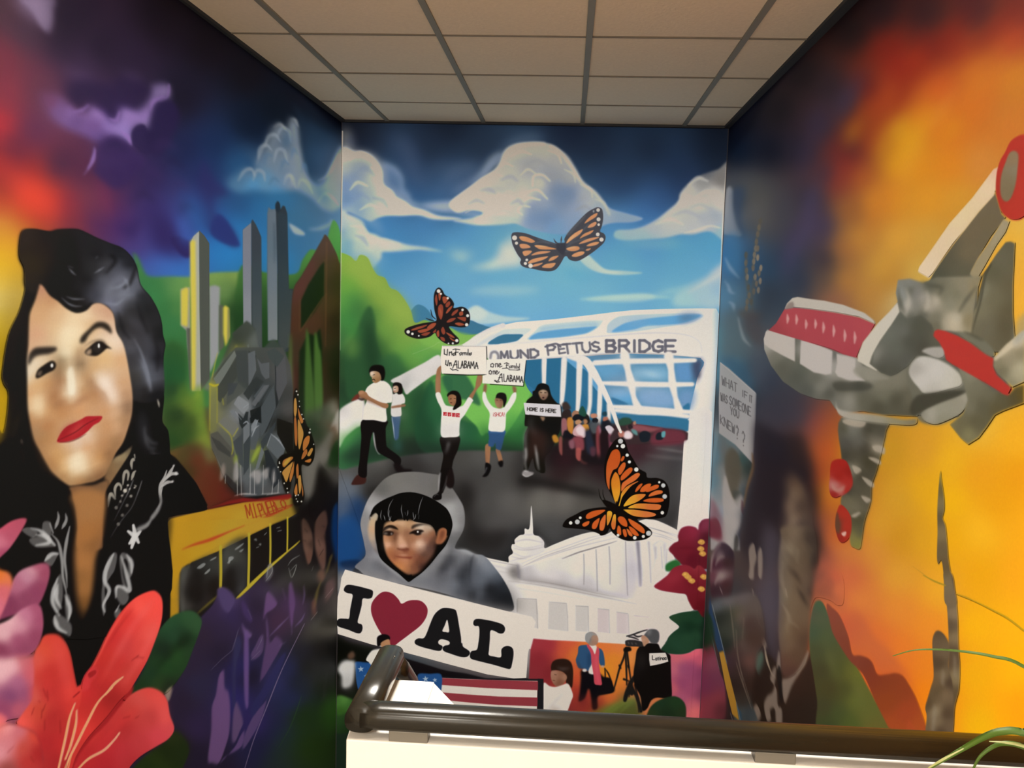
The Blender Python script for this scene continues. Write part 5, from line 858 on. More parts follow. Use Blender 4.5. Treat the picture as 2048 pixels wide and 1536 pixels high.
for c,s in [('2e3231','640 0 700 40 660 240 600 330 640 380 690 300 760 240 700 200 640 260 632 120'),('3b3f3e','540 0 630 0 640 250 560 240 545 120'),('5c6062','636 20 690 0 700 150 660 240 640 270'),('6b6f68','400 275 370 215 500 40 530 0 545 40 430 240'),('3a3d38','400 280 545 60 550 200 470 330 420 400 402 380'),('484b46','470 330 540 240 620 300 560 350 520 380 470 420'),('4c4a43','345 640 400 620 520 760 560 900 560 1040 480 960 420 880 360 760'),('3a3a36','350 660 420 700 500 780 500 820 400 760'),('55585a','705 60 740 100 800 90 800 210 770 220 740 180'),('3d4443','780 10 840 -20 910 40 880 130 850 120 800 60'),('4e4e50','850 140 920 40 935 250 870 390 850 300'),('5a5c5e','660 410 760 270 800 262 690 430'),('2f3334','700 430 800 280 820 262 720 430'),('454a4c','735 440 835 260 845 420 790 560 735 650'),('16191a','650 520 735 420 740 560 700 530 655 560'),('6a6e70','600 560 625 540 650 560 650 650 600 720'),('777c7f','660 580 690 525 712 535 700 590 665 620'),('4a4f52','655 640 725 565 720 660 690 760 655 760'),('34393c','735 700 850 540 845 590 740 780'),('202425','560 480 600 520 620 470 640 470 630 560 590 600 570 560'),('3c4043','520 700 590 640 600 900 560 860'),('23272a','760 770 790 760 900 980 830 1060 780 920'),('62676a','700 880 740 740 760 780 720 900 690 920'),('3a3e40','480 250 560 250 520 330 480 350')]: Q(c,s,.8,.9)
SS('8d9194','600 560 625 545 640 560;665 660 690 600 720 575;780 735 810 650;810 640 870 690 915 755;540 470 585 530;600 440 640 410;700 560 715 530',[5,14,4],.9,.85)
S('b0a428','340 260 375 275 405 265',[14,20,12],1.5); SS('a09a2c','345 280 342 450 340 620;400 285 398 560;410 560 450 600 500 650 515 700;515 700 520 760 512 800;520 665 560 600;440 370 448 420',[5,9,6],1.5,.9); Q('6f7040','350 290 396 290 392 600 345 640',4,.5)
P('8a9a38','660 850 680 790 725 730 720 780 680 850',3,.8); P('7d8a38','525 820 550 800 555 850 535 870',3,.8)
for s in ['440 870 460 900 455 960 425 1005 420 960','545 830 560 900 560 980 530 1000 525 930','650 960 680 920 735 930 730 1010 700 1020 680 980','740 940 790 900 790 960 770 990','820 980 835 900 848 990 830 1020']: P('9a9490' if s[0]!='4' else '8a7a70',s,3,.75)
SS('b0aca6','550 860 553 1115;580 880 586 1110;655 870 652 1100;685 920 686 1100;755 880 750 1100;838 930 820 1100;872 990 866 1095;462 960 460 1020',[3,7,5],.8,.85); SS('c2bcb4','530 1120 600 1105 700 1110;740 1105 880 1095;780 1112 860 1100',[4,10,3],1.2,.8)
G('painted_bus','yellow painted bus with red roof line and lettering')
# ---------------- bus
F('''20 1320 b88a22, 100 1300 ba8a20, 300 1250 b28522, 200 1400 ae7e1e, 400 1210 ad8424, 600 1180 a67a24, 800 1150 a0742a, 100 1500 b0821c, 600 1260 ac8a2a, 400 1340 a87e22, 900 1150 94722a, 1000 1200 8a6f28, 300 1450 a87a1c, 950 1250 8a7024''',
 '0 1900 0 1400 12 1320 40 1290 310 1225 600 1165 960 1125 1030 1180 1030 1240 930 1300 600 1420 400 1500 200 1620 100 1900',1.2,1,1.9,0)
Q('7e1c1a','310 1220 500 1150 600 1130 700 1140 960 1100 975 1125 940 1145 600 1165 450 1190',2,.9); P('5f1c14','330 1190 500 1130 600 1120 560 1150 400 1190',5,.7); S('a04030','510 1130 560 1125 600 1125',[4,10,3],3,.6)
SS('9c2f1c','120 1525 250 1480 400 1420 600 1350 800 1270 980 1190',[6,26,22,10,12,6],2.2,.9); SS('8f2a1c','640 1300 760 1260 850 1225 980 1185',[4,6,8,8],1.2,.8)
TXT('8a2a1a','MI',637,1303,712,1285,118,9,0,.3,.8,.85); TXT('8a2a1a','PUEB',738,1278,862,1238,100,9,0,.2,.8,.8); TXT('8a2a1a','LO',868,1234,935,1205,72,9,0,.2,.8,.8)
view(330, 1050, 730, 1264)
B2=F('''30 100 b88a20, 60 60 b88820, 30 300 b5861c, 30 500 b0821c, 200 60 b08420, 200 180 b08a22, 400 90 a8882a, 600 30 a8822a, 100 200 ae821c, 780 0 8c7224''','5 -20 5 600 90 560 100 300 110 260 140 245 340 160 520 70 800 -60',1,.95,1.9,0)
SS('a8351f','105 150 180 120 280 90 400 40 500 0',[4,16,20,8,4],2,.85)
Q('15120f','95 300 130 255 330 175 340 430 300 500 200 600 90 560',3); Q('15120f','350 160 520 78 525 370 440 470 350 440',2); Q('14110f','540 60 655 5 658 270 600 340 540 350',2); Q('120f0f','670 0 770 -40 770 160 670 240',2); Q('14120f','780 -40 850 -60 850 120 780 160',2)
P('4a4a42','95 300 130 262 160 260 130 330 120 560 95 555',3,.95); F('250 250 2c2d2a, 200 300 1c1b19, 150 330 4d4b46, 300 230 393a36, 200 450 1c1818, 260 500 241f1e, 140 500 55524c, 180 540 1d1a18, 320 400 17120f','110 290 330 185 335 430 220 540 110 550',5,.85); P('14110f','150 310 200 290 240 330 230 480 160 500 130 450',6,.8)
F('400 200 4a4c46, 450 150 43443f, 380 260 3c3c38, 450 300 2c2c2c, 500 120 1a1816, 380 400 1c1817, 470 430 3a3a3c','355 165 515 85 515 370 440 450 360 420',5,.8); P('13100e','370 300 430 250 450 350 445 450 390 430',6,.8)
for s in ['200 265 240 235 255 245 225 270','285 215 320 195 320 205 290 220','248 300 280 270 282 285 258 305','440 150 490 115 490 125 450 155','400 200 425 195 430 210 400 230','390 235 410 215 405 240','465 165 495 150 480 170','560 90 575 85 580 100','590 120 605 115 605 130','575 140 590 135','640 45 625 60','705 15 725 10','712 35 735 30']:
    if len(s.split())>4: P('8a8c88',s,1.2,.75)
    else: S('8a8c88',s,5,1,.7)
for w,s in [(18,'350 130 352 300 348 430'),(16,'530 50 530 200 525 380'),(13,'662 -10 664 120 662 240'),(11,'772 -50 772 60 770 160')]: S('a5922a',s,[w,w,w],.9,.98); 
S('a5922a','455 465 520 400 600 320 700 230 780 165 850 100',[20,24,20,16,18,8],1.2); S('7a6c20','200 560 280 490 340 440',[6,14,10],3,.6)
G('painted_flowers','dark violet painted flowers below the bus')
# below the bus: dark purple shapes
F('''250 700 2a1f2e, 150 900 281f30, 300 500 2e223a, 400 480 4a3a60, 420 560 2c2244, 350 650 2a2036, 500 560 2a1f38, 580 520 231b2a, 700 350 1e1b1c, 780 300 1a1917, 640 420 352a40, 600 600 2a1f36, 700 600 3a2438, 800 500 3f2a48, 860 560 3a2a42, 200 1000 262238, 100 1100 251c2c, 200 1300 2a1f3a, 350 800 211a2a, 480 900 23204a, 560 950 17131e, 450 1100 272250, 650 950 2a2548, 700 1000 26284a, 780 900 1f2240, 800 1100 1f2340, 720 1300 1e2038, 850 1000 181c26, 880 1200 1a2416, 950 1400 1c2412, 880 800 1a1a22, 950 700 0c0c0b, 900 900 181814, 1000 800 12110f, 1000 1000 181a12, 1040 1200 1c2a14, 600 1400 1c1c34, 300 1500 1e1826, 200 1450 1e1828, 100 1400 1e1a18, 560 1250 29204a, 950 560 1a1a18, 950 620 3a3a36, 1000 640 4a463a, 960 300 242320, 900 380 16150f, 1040 300 2a2420, 1050 450 302a28''',
 '200 620 300 500 355 390 440 460 520 410 700 240 860 110 1095 60 1095 1560 -20 1560 0 1200 60 1000 120 850 200 700',2)
for s,c in [('330 400 390 400 440 460 410 540 380 545 340 470','46385c'),('480 480 510 500 550 600 530 610 490 560','3a2a50'),('630 480 650 420 705 490 680 530 635 560 620 600','5c4068'),('780 380 800 370 820 480 810 560 800 640 785 560','553a60'),('630 560 640 700 600 960 620 960 680 860 720 790 740 740 700 700 660 740 650 640','4c3658'),('480 620 500 650 545 690 530 715 500 700','5f4870'),('500 690 525 720 525 1100 515 1160 500 1100 495 900','5a4270'),
 ('340 950 370 920 375 1020 400 1060 410 1150 405 1300 380 1400 340 1500 300 1500 270 1480 290 1300 295 1150 320 1070','61446a'),('430 1180 450 1120 490 1240 470 1300 440 1370 420 1350','55405e'),('560 1200 620 1130 640 1110 600 1240 520 1380 490 1410 500 1330','4c3a5c'),('600 700 620 700 615 800 560 850 540 820 570 760','4a3858'),('430 780 460 700 480 760 445 900 440 1140 425 1100','2a2846'),('540 1150 620 1020 720 840 760 820 680 1000 560 1200','262448'),('440 1400 470 1340 500 1300 480 1400 380 1460 350 1500','553e64')]: P(c,s,2.5,.9)
SS('5d4a6e','660 700 720 640 780 580;640 600 645 700;820 640 860 600 880 560;800 690 800 600;870 500 880 440 875 380;740 400 760 470;720 760 760 740',[4,12,4],2,.7)
SS('6a5a70','500 1540 560 1350 640 1150 720 950 780 820 850 680 880 620',[4,5,6,5,4],1,.85); SS('4c4458','470 640 430 760 420 790 360 840 290 910;430 780 440 740 460 660',[2,5,3],1,.7); SS('77707a','520 530 545 590;575 790 610 720;600 740 615 700;540 850 600 790',[2,5,2],1,.6)
SS('8a8a84','775 255 800 220 850 190;790 290 830 250 800 330 780 270;640 320 660 240 675 290 635 350;650 250 640 330;920 600 960 550;1010 460 1060 400;925 290 935 260',[2,6,3],1,.75)
P('7d7a7a','632 330 640 270 662 235 680 260 680 310 650 350',3,.45); P('55534e','660 370 760 300 900 290 1050 300 1000 340 820 350 700 400',9,.45); P('5a564c','870 660 1000 640 1090 640 1080 680 950 710 880 690',7,.6)
P('060606','900 400 980 370 1020 390 990 430 900 430',6,.8); P('070706','980 590 1080 580 1090 620 1000 620',6,.8); P('090909','920 740 1090 700 1095 860 980 820',12,.7)
S('2c4a22','860 1080 800 1250 720 1400',[3,4,2],1.5,.7); P('2a4a1c','990 1100 1060 1080 1095 1080 1095 1250 1040 1260',9,.7); P('1e3414','640 1400 900 1100 1000 1200 1095 1560 640 1560',20,.5)
S('343230','1020 920 1000 1100',[3,10],4,.4); P('3f3e38','880 860 1000 840 1060 880 980 960 900 930',14,.4)
G('painted_faces','two narrow brown painted faces at the corner')
# faces at the corner
view(330, 700, 730, 1536)
P('14110f','1180 835 1220 900 1330 1010 1340 1290 1130 1300 1110 1130 1150 960',1.5); P('11100f','970 1170 1000 1100 1130 1130 1150 1240 1040 1300',4,.9)
view(330, 1050, 730, 1264)
P('110d0c','850 -120 1095 -100 1095 140 1060 260 1000 260 900 240 870 150',6,.9)
F('890 20 4c382e, 900 80 5d4438, 890 150 64493c, 910 200 5d4034, 930 120 3a2a22, 920 0 352720','862 -20 880 -40 910 0 930 60 935 150 920 230 900 245 885 190 870 120',2,.95); F('980 0 4a352c, 1000 60 5c4236, 970 130 664a3e, 990 200 5a4034, 1020 60 2a1c18, 985 260 5a4038','945 0 970 -60 1010 -90 1025 -20 1010 60 1015 160 1010 260 990 280 965 220 945 130',2.5,.95)
SS('140e0c','880 20 900 40;990 0 1010 10;965 90 980 130;1000 150 975 190;870 90 890 100;1000 60 1015 90',[3,8,3],1.5,.7)
P('12305a','1060 -100 1095 -120 1095 200 1075 200 1050 60',4,.9); P('6a4a3a','960 300 1000 280 1010 330 990 360 970 350',4,.7); SS('6a5c2a','1050 190 1020 300;940 520 960 420 980 360',[14,20,8],3,.6); P('6a4a4a','1010 380 1060 340 1070 400 1020 480',4,.5); P('5a3a34','925 480 950 470 955 560 930 560',3,.7)
G()
# bridge continues, hazy
view(330, 700, 730, 1536)
F('1100 600 2c3a28, 1180 720 45423a, 1240 650 5a5a4a, 1290 520 4a5640, 1320 470 7a7668, 1300 600 6a4a36, 1280 700 4a3c2e, 1320 800 1c3018, 1230 800 75716a, 1170 850 6a665e, 1100 900 5f5c54, 1090 1050 5c5850, 1250 900 4a4a40, 1300 950 4c4a44, 1200 480 3c4634, 1060 980 4f4c46, 1280 760 2a2a1c','1050 500 1180 440 1330 400 1345 1010 1240 930 1180 840 1130 1100 1070 1100 1040 900 1060 760',6,.9)
P('9a948c','1338 455 1338 640 1300 580 1275 600 1300 520',4,.75); P('6f6b62','1180 730 1260 620 1290 640 1230 860 1170 850',5,.75); P('6b675f','1060 900 1150 850 1170 860 1120 1120 1090 1130 1050 1000',5,.7); P('47443f','1250 910 1330 900 1335 1010 1290 980',4,.8); P('1b3218','1250 880 1300 720 1338 700 1338 880',4,.8)
P('1a2a18','1080 520 1150 560 1250 620 1180 720 1100 640',9,.7)
G('painted_butterfly','narrow orange painted butterfly seen edge-on above the bus')
# butterfly on the left wall
P('120f0b','985 370 1000 300 1015 305 1025 380 1045 460 1075 540 1090 580 1110 605 1130 660 1150 740 1140 840 1100 890 1050 880 1050 960 1060 1040 1070 1120 1050 1180 1010 1200 985 1170 985 1100 1000 1000 990 960 970 1010 960 1070 930 1100 905 1040 890 960 870 900 860 860 880 820 920 795 980 780 990 700 985 560',1.2)
cells(['a87a3a','a5662f','9a5c2c'],'990 380 1005 370 1012 450 1000 510 988 480;1020 440 1035 480 1060 540 1045 560 1025 510;990 530 1005 520 1015 640 1010 730 995 700;1020 530 1050 590 1062 640 1050 700 1030 760 1020 700;1060 700 1085 660 1110 660 1100 720 1060 770;1045 830 1060 780 1085 755 1090 790 1060 830;1090 800 1120 750 1135 760 1110 810;1070 850 1120 830 1110 860;900 880 910 840 970 815 980 830 940 870 915 895;900 930 960 870 980 860 950 960 930 1010 910 970;955 960 980 880 990 850 985 940 960 1010;1005 900 1020 870 1025 960 1010 980;1020 980 1040 960 1045 1050 1030 1100;990 1080 1010 1020 1015 1100 1000 1110;1045 1010 1060 1080 1055 1120')
P('b09a3c','905 880 925 845 965 820 950 860 925 885',2,.7)
dots('d0ccc0 0 0'.split()[0] and 'b8b4a8','1007 313 7 1018 340 7 1028 390 5 1030 430 5 1048 492 6 1062 525 6 1108 630 9 1113 605 6 1140 720 5 866 900 6 876 870 6 885 935 5 912 1020 6 935 1060 6 940 1090 6 1000 1115 6 1020 1110 6 1045 1160 7 1005 1140 5 1015 1160 6 875 860 5')
G('painted_woman','painted portrait of a woman with long black hair and red lips')
# ---------------- woman
view(0, 400, 500, 2048)
HAIR='170 260 260 230 400 250 470 235 620 232 700 260 780 300 900 350 1000 390 1080 470 1120 560 1150 690 1230 790 1290 900 1320 1000 1330 1100 1350 1180 1335 1280 1325 1500 1340 1620 1325 1800 1370 1880 1385 1980 1400 2100 1500 2200 1600 2310 1660 2440 1685 2500 1670 2540 1400 2590 1370 2650 1360 3300 700 3600 0 3400 -60 3000 -60 1900 20 1900 60 1600 20 1500 10 1400 60 1100 150 900 200 700 190 560 150 450'
woman=P('100e0e',HAIR,1.5)
S('4a3a12','60 1000 130 800 190 680 230 560',[90,110,120,60],26,.6); S('6a5010','20 1400 50 1200 90 1000 140 860',[70,60,50,30],22,.5); P('c89a10','-60 1560 10 1500 30 1750 20 1900 -60 2000',10,.85); S('5a4618','100 1800 120 1600 160 1450',[20,30,10],8,.4)
F('''300 400 241a14, 200 300 2a1f1a, 400 300 1c1413, 250 500 2c2216, 550 400 130f0f, 700 350 1c1a1c, 800 450 161416, 600 550 141212, 750 560 252425, 850 530 38373a, 960 580 4d4e58, 850 680 565760, 1000 650 6a6b76, 780 760 3a3a42, 900 760 6a6b74, 1000 780 72747e, 1080 700 5c5e68, 1060 780 6a6c76, 900 850 77788a, 960 880 5a5a64, 950 430 16161a, 1050 520 17171b, 700 650 161415, 500 650 141010, 600 800 141212, 650 900 1a1512, 1150 800 1c1c1e, 1050 880 2c2a2b, 1100 900 282728, 1200 900 1b1a1b, 1000 1000 262322, 1100 1030 302c2d, 1220 1080 262425, 1280 1100 141314, 1150 1100 38363a, 1180 1150 3a383c, 1080 1180 4a484c, 1200 1250 3a3a40, 1130 1280 2c2828, 1280 1300 17151a, 1230 1400 4a4c54, 1180 1350 5e6068, 1210 1450 5c5f68, 1280 1600 141315, 1120 1450 38342f, 1150 1550 1a1614''',
 '170 260 260 230 400 250 470 235 620 232 700 260 780 300 900 350 1000 390 1080 470 1120 560 1150 690 1230 790 1290 900 1320 1000 1330 1100 1350 1180 1335 1280 1325 1620 1060 1620 1040 1400 1000 1180 960 1080 930 940 870 860 760 840 700 890 620 920 540 880 440 790 340 690 280 760 200 700 190 560 150 450',3)
SS('8d8f98','560 560 600 600 620 615;550 540 600 555;500 800 560 850 620 870 670 868;540 790 600 810 690 812;770 600 820 570 850 550;780 480 800 460',[3,14,4],2,.75); SS('0c0a0a','350 700 450 790 560 900 640 910 740 850;860 600 940 500 900 450;1110 540 1060 680 1010 720',[14,30,20],4,.7); SS('9a9caa','900 890 960 860 1010 810 1060 770 1120 740;860 800 900 700 960 640 1010 600;1040 700 1010 760 960 790',[4,24,16,6],5,.45)
SS('5a5c66','1100 1180 1150 1280 1190 1380 1220 1500 1240 1560;1180 1080 1210 1150 1220 1250;1000 1200 1100 1240 1160 1300;1040 960 1100 1000 1180 1060',[8,36,40,30,10],7,.55); S('8c8f9a','1140 1290 1180 1370 1210 1460 1235 1560',[4,20,22,10],4,.75)
SS('8a8d98','1000 620 1040 680 1040 740;900 720 980 700 1040 640;860 830 940 850 1010 800;1090 1130 1140 1220 1180 1330 1210 1420 1230 1530',[4,22,6],3,.6); SS('141214','1120 840 1160 960 1210 1080;960 920 1000 1060 1060 1140;1260 1120 1290 1250 1280 1400',[10,30,10],4,.6)
view(0, 700, 500, 2048)
SS('4c4e55','1150 500 1170 650 1190 760 1260 830 1300 860;1130 380 1140 300 1130 200',[20,50,50,30,10],8,.6); SS('7a7b80','1180 620 1190 720 1220 790 1270 800;1200 700 1240 750 1290 760;1230 820 1270 860 1310 850',[8,16,8],4,.6); S('b0a898','1285 405 1295 440 1300 470',[6,16,4],2); P('8a7a68','165 730 180 770 200 880 195 960 180 960 160 880 160 790',3,.9)
SS('5a4c38','90 740 120 620 160 520 180 440',[10,26,16,4],6,.5); P('6a5a3a','315 1100 335 1110 345 1145 320 1140',3,.8)
view(0, 400, 500, 2048)
G('face','light skinned face of the painted portrait',1)
FACE='320 690 350 710 400 780 470 830 540 890 620 925 700 905 760 850 830 850 900 900 930 960 950 1080 1000 1170 1030 1280 1060 1450 1080 1600 1075 1750 1040 1880 1000 1990 940 2080 900 2180 860 2250 780 2300 700 2320 600 2340 540 2330 430 2240 380 2170 320 2060 270 1960 240 1830 220 1700 215 1500 215 1300 225 1180 230 1000 240 920 280 820 310 720'
F('''330 740 c08a6a, 420 820 c08a60, 350 860 d0a070, 300 950 d8a878, 460 900 e0b88a, 600 960 f0d4a8, 560 1100 f4dcb4, 450 1050 e0b98a, 300 1100 dca882, 700 940 ecd0a8, 800 880 d0a482, 880 920 c89878, 850 1000 e0bc98, 900 1060 d8b496, 740 1050 d8b080, 660 1080 f0d0a4
 540 1250 f8e8c4, 600 1200 f0d4a4, 270 1220 e0b48c, 330 1300 e8cca4, 260 1330 ecd6b4, 420 1300 d8b890, 500 1320 8f7450, 480 1400 a07850, 640 1250 b08860, 660 1330 7a6044, 700 1300 d8b890, 940 1130 ecd4bc, 950 1200 e8ccb0, 860 1260 e4bc84, 760 1350 d8a870, 850 1300 e4b880, 980 1300 d8a878
 240 1420 ecdcc0, 300 1500 e0b078, 400 1500 c89460, 500 1480 a87850, 560 1400 f4e0b8, 590 1500 fbefd0, 590 1580 fdf4dc, 560 1600 f8e8c8, 640 1500 e8c498, 700 1450 b88a5c, 740 1500 986c48, 680 1550 b88858, 800 1450 f0d8b8, 860 1500 fbecdc, 900 1580 f4dcc8, 940 1620 e8c8a8, 840 1580 c09068, 780 1600 b88050, 700 1600 c89060, 1000 1500 d0a074, 1020 1600 b88a64, 1040 1700 8a6a50
 250 1600 dca874, 320 1700 f0d0a4, 300 1660 f4dab0, 400 1700 d09860, 440 1600 b88050, 500 1650 b0784c, 560 1680 c08858, 640 1660 d8a070, 640 1720 d89c68, 500 1720 c08450, 850 1720 d09868, 940 1750 e0b48c, 940 1850 dcae84, 1000 1800 b08860, 880 1850 c89060, 260 1800 c08c5c, 380 1850 b87c4c, 350 1950 b08050, 430 1950 c08a58, 300 1900 b08a64
 620 1980 f0d8c4, 560 2000 e8c8a8, 700 1940 ecd0b4, 700 2020 d8a070, 560 2050 c89058, 480 2080 d09c60, 640 2120 f8e4bc, 600 2170 fae8c4, 680 2200 f4dcb4, 520 2180 e8b87c, 440 2150 c08a54, 760 2150 dcae7c, 820 2100 c89058, 850 2000 c08a5c, 880 2080 8a6240, 940 1990 a07850, 800 2250 a07048, 660 2310 b88450, 520 2260 b88a58, 720 2290 987048''',FACE,2.5,1,1.6)
P('fae6bd','470 1060 560 1010 660 1010 680 1080 600 1180 580 1280 520 1300 500 1200',9,.6); P('fdf2d6','545 1400 580 1360 600 1420 610 1520 600 1590 560 1590 545 1500',4,.7); P('fbe6d0','800 1450 850 1440 900 1520 940 1600 930 1660 880 1600 820 1540',6,.75); P('f8dfb2','270 1640 310 1600 350 1660 330 1740 290 1740',7,.55); P('fbe8c6','560 2080 620 2050 680 2090 690 2180 640 2230 570 2200',8,.6); P('f2d8b8','860 1120 930 1100 960 1180 900 1230 850 1170',6,.5)
S('a06c48','730 1480 790 1560 850 1620 880 1700',[6,26,20,6],6,.55); S('95623e','480 1420 460 1560 430 1640 440 1700 500 1680',[10,22,24,18,8],6,.5); S('8a5c3e','1040 1650 1040 1800 1000 1920 950 2040',[14,30,34,12],7,.5); S('a8744c','960 1700 930 1850 900 1950 860 2080',[6,18,18,6],7,.4); S('b87e5a','250 1150 250 1300 260 1000',[20,30,20],8,.3); S('8a5a3c','240 1800 290 1960 370 2120 460 2240',[10,26,30,20],7,.5)
# jaw/neck
view(0, 700, 500, 2048)
F('900 950 9a7850, 960 880 a8906a, 1000 850 9c8864, 1040 820 7a6a50, 980 940 8a7050, 900 1020 8a6a48, 850 1060 8f6844, 1050 780 4a3c30','860 1140 880 1080 850 1040 880 960 930 880 1000 840 1060 790 1085 790 1040 880 990 960 940 1040 890 1120',3,.95)
F('700 1120 8f6440, 600 1150 8a5f3c, 800 1120 7c5a3c, 650 1200 a87448, 750 1250 a06c42, 700 1350 b07a4c, 800 1300 9a6840, 620 1300 9c6c44, 720 1500 b47c4e, 640 1480 a87448, 830 1450 946444','560 1120 640 1100 760 1100 880 1060 870 1160 850 1300 840 1536 830 1620 640 1620 625 1450 600 1250 570 1160',3)
S('4a3424','430 1040 540 1120 650 1100 780 1060 880 960 960 860',[8,20,30,40,30,10],9,.5); S('7a5638','860 870 900 900 890 960 820 1030 720 1070 620 1075',[8,22,22,16,8],9,.45)
# mouth, nose, eyes
P('6e3a2a','400 430 420 300 450 200 470 150 500 200 460 300 440 440',10,.25)
P('9a6a48','440 470 500 430 560 450 600 460 640 440 700 400 740 410 700 380 640 400 600 440 560 450 500 420 440 440',5,.6); S('8f6040','450 470 480 440 530 445 560 460',[10,22,8],5,.5); S('946444','660 410 700 380 760 360 740 320',[8,18,8],6,.5); S('9a6a4a','880 420 860 370 820 330 760 280',[4,10,6],4,.55); S('b88a60','370 680 385 580 430 470',[3,8,3],3,.5)
P('b0242a','462 745 470 710 500 660 540 620 600 590 660 560 700 538 760 535 830 538 810 580 760 610 710 660 650 705 580 735 510 750',1.5); P('cc4a44','600 640 640 600 700 600 660 650 610 690 560 690',5,.6); SS('5a1418','465 735 540 700 620 660 700 600 800 550;480 745 560 745 640 715 700 680',[4,7,7,3],1.5,.8); P('8c1c20','500 660 560 610 620 590 560 660 500 720',5,.5); S('c8a888','520 790 600 780 700 740',[4,20,4],8,.5); S('8a5c3c','540 860 600 820 680 800',[2,10,2],5,.35)
view(0, 400, 500, 2048)
P('2c241c','650 1170 660 1120 720 1060 780 1005 840 1000 880 1020 905 1060 908 1095 870 1070 820 1045 770 1060 720 1110 690 1160',3.5); P('2c241e','225 1330 240 1260 280 1215 340 1205 450 1205 460 1230 400 1260 330 1270 280 1290 240 1350',4)
P('efe0c8','800 1090 860 1100 900 1160 850 1150 780 1150 720 1180 760 1130',8,.6); P('ecdcc0','250 1310 330 1290 420 1300 340 1330 260 1400',7,.6)
P('1c1612','690 1240 730 1200 780 1160 830 1158 870 1190 910 1220 870 1215 840 1240 790 1275 740 1275 700 1265',2.5); P('c8a888','700 1240 740 1210 745 1250 715 1262',3,.8); E('2a2420',795,1215,38,36,2); E('f4efe6',803,1187,9,20,1.5); S('2a1f18','690 1190 760 1150 830 1140 880 1180',[2,9,12,4],3,.6)
P('1a1410','290 1440 310 1390 360 1350 410 1320 440 1320 458 1350 440 1390 380 1420 330 1450 300 1460',2.5); E('f4efe6',418,1348,12,18,1.5); P('8a7460','300 1430 320 1400 345 1400 330 1440',2.5,.6); S('6a5038','680 1290 640 1320 660 1360 700 1340',[10,40,40,10],9,.4); S('55422e','460 1240 490 1300 480 1380 450 1420',[10,40,40,10],9,.45); S('c89a70','490 1500 480 1600 440 1700',[10,24,8],9,.3)
S('6a4e34','300 2050 400 2180 520 2300 620 2330',[8,26,30,10],8,.5)
G('jacket','black jacket with white embroidery',1)
# shirt with white embroidery
view(0, 700, 500, 2048)
P('0e0c0d','870 1140 920 1060 1000 940 1060 850 1090 780 1180 860 1380 850 1500 960 1600 1100 1680 1240 1670 1290 1400 1350 1360 1536 1360 2300 900 2300 840 1536 850 1240',2,.95); P('0e0b0b','-60 900 200 760 300 950 420 1040 560 1130 600 1280 625 1450 600 1600 640 2300 -60 2300',3,.9)
SS('a8a090','880 1280 890 1200 905 1170 940 1215;900 1180 935 1215;940 1200 935 1130 960 1090 985 1110 985 1140;1000 1100 1010 1010 1030 985 1045 1010 1040 1060;1075 970 1070 920 1085 885 1095 900;1100 880 1095 850;1070 1060 1090 1000 1105 985;1095 1100 1110 1110',[8,24,26,12],1.2,.9)
SS('9a9894','930 1400 970 1320 1010 1240 1050 1160 1090 1060;900 1536 960 1440 1020 1360 1080 1280 1130 1160 1160 1070;950 1300 1040 1120',[4,10,10,6],1.8,.75)
dots('c9c0b0','945 1285 15 980 1235 11 997 1185 10 1022 1145 17 1045 1100 9 1070 1190 13 1038 1265 14 1000 1345 14 963 1420 15 1100 1120 8 1060 1130 7',1.5); 
SS('b4afa8','1275 1310 1310 1240 1305 1160 1310 1100 1340 1040 1360 980;1310 1120 1360 1080 1410 1075;1330 1080 1380 1010 1420 940;1350 1050 1400 1010 1455 1010;1310 1180 1330 1100',[10,26,28,8],1.1,.9); dots('c8c4be','1440 1010 15 1410 1075 10 1420 945 8',2)
SS('8c8a88','1090 1500 1140 1450 1210 1410 1250 1355',[16,40,24,6],4,.8)
view(0, 1000, 500, 1433)
P('0e0c0d','420 0 430 250 430 450 440 600 480 720 520 760 640 620 900 680 960 700 960 400 960 0 600 0 590 180 560 300 520 560 480 700 300 800 200 1000 250 700',6,.55); P('0c0a0b','380 700 480 640 600 640 760 500 700 800 620 1000 520 1200 420 1200 380 900',4)
F('500 50 a87444, 500 200 a86f3c, 470 350 a8703e, 540 250 8a5c34, 480 500 9c6838, 490 600 7a5028, 450 450 8f6034, 480 660 3a2818','412 -40 590 -40 590 160 570 260 545 340 535 450 520 560 490 650 475 680 455 640 440 560 430 450 425 300 440 150 430 50',5)
W_='b0aca6'
SS('d0ccc6','760 140 768 200 750 270;730 175 770 200 800 175;738 245 770 210 790 240',[16,30,16],1.2,.95); SS('8f8c88','790 165 840 140 870 95;870 100 900 60 920 20 925 0',[24,22,6],3,.85)
for s in ['600 400 620 330 655 298 670 320 655 400 630 440 600 500 605 620 590 660 580 540','680 330 705 300 745 340 755 420 735 440 725 350 700 345 700 420 720 500 735 560 710 600 680 590 650 520 665 485 700 500 690 440','650 640 680 620 690 660 660 680','300 560 330 440 350 430 360 520 350 600 320 650','300 680 330 650 380 680 410 720 400 780 350 750 310 720','380 540 400 560 400 660 380 680 370 600','160 230 200 210 270 220 320 260 280 270 200 270','240 130 280 125 290 180 270 230 240 200','120 170 160 150 210 180 180 210','250 350 290 310 330 300 310 350 285 380']: P(W_,s,2,.45)
SS('c4c1bc','650 305 610 380 598 460 625 520 590 600 600 640;690 320 720 420 740 520 700 500 665 500 660 560;720 310 750 360 750 420;330 440 305 520 300 590 340 660;370 540 400 620 390 690;310 660 330 730 380 760;170 160 230 180 280 240 200 260;280 130 300 190;250 350 290 310 330 310;200 200 260 210 310 260;330 480 320 560 350 620;680 600 660 640',[6,26,22,8],2,.8)
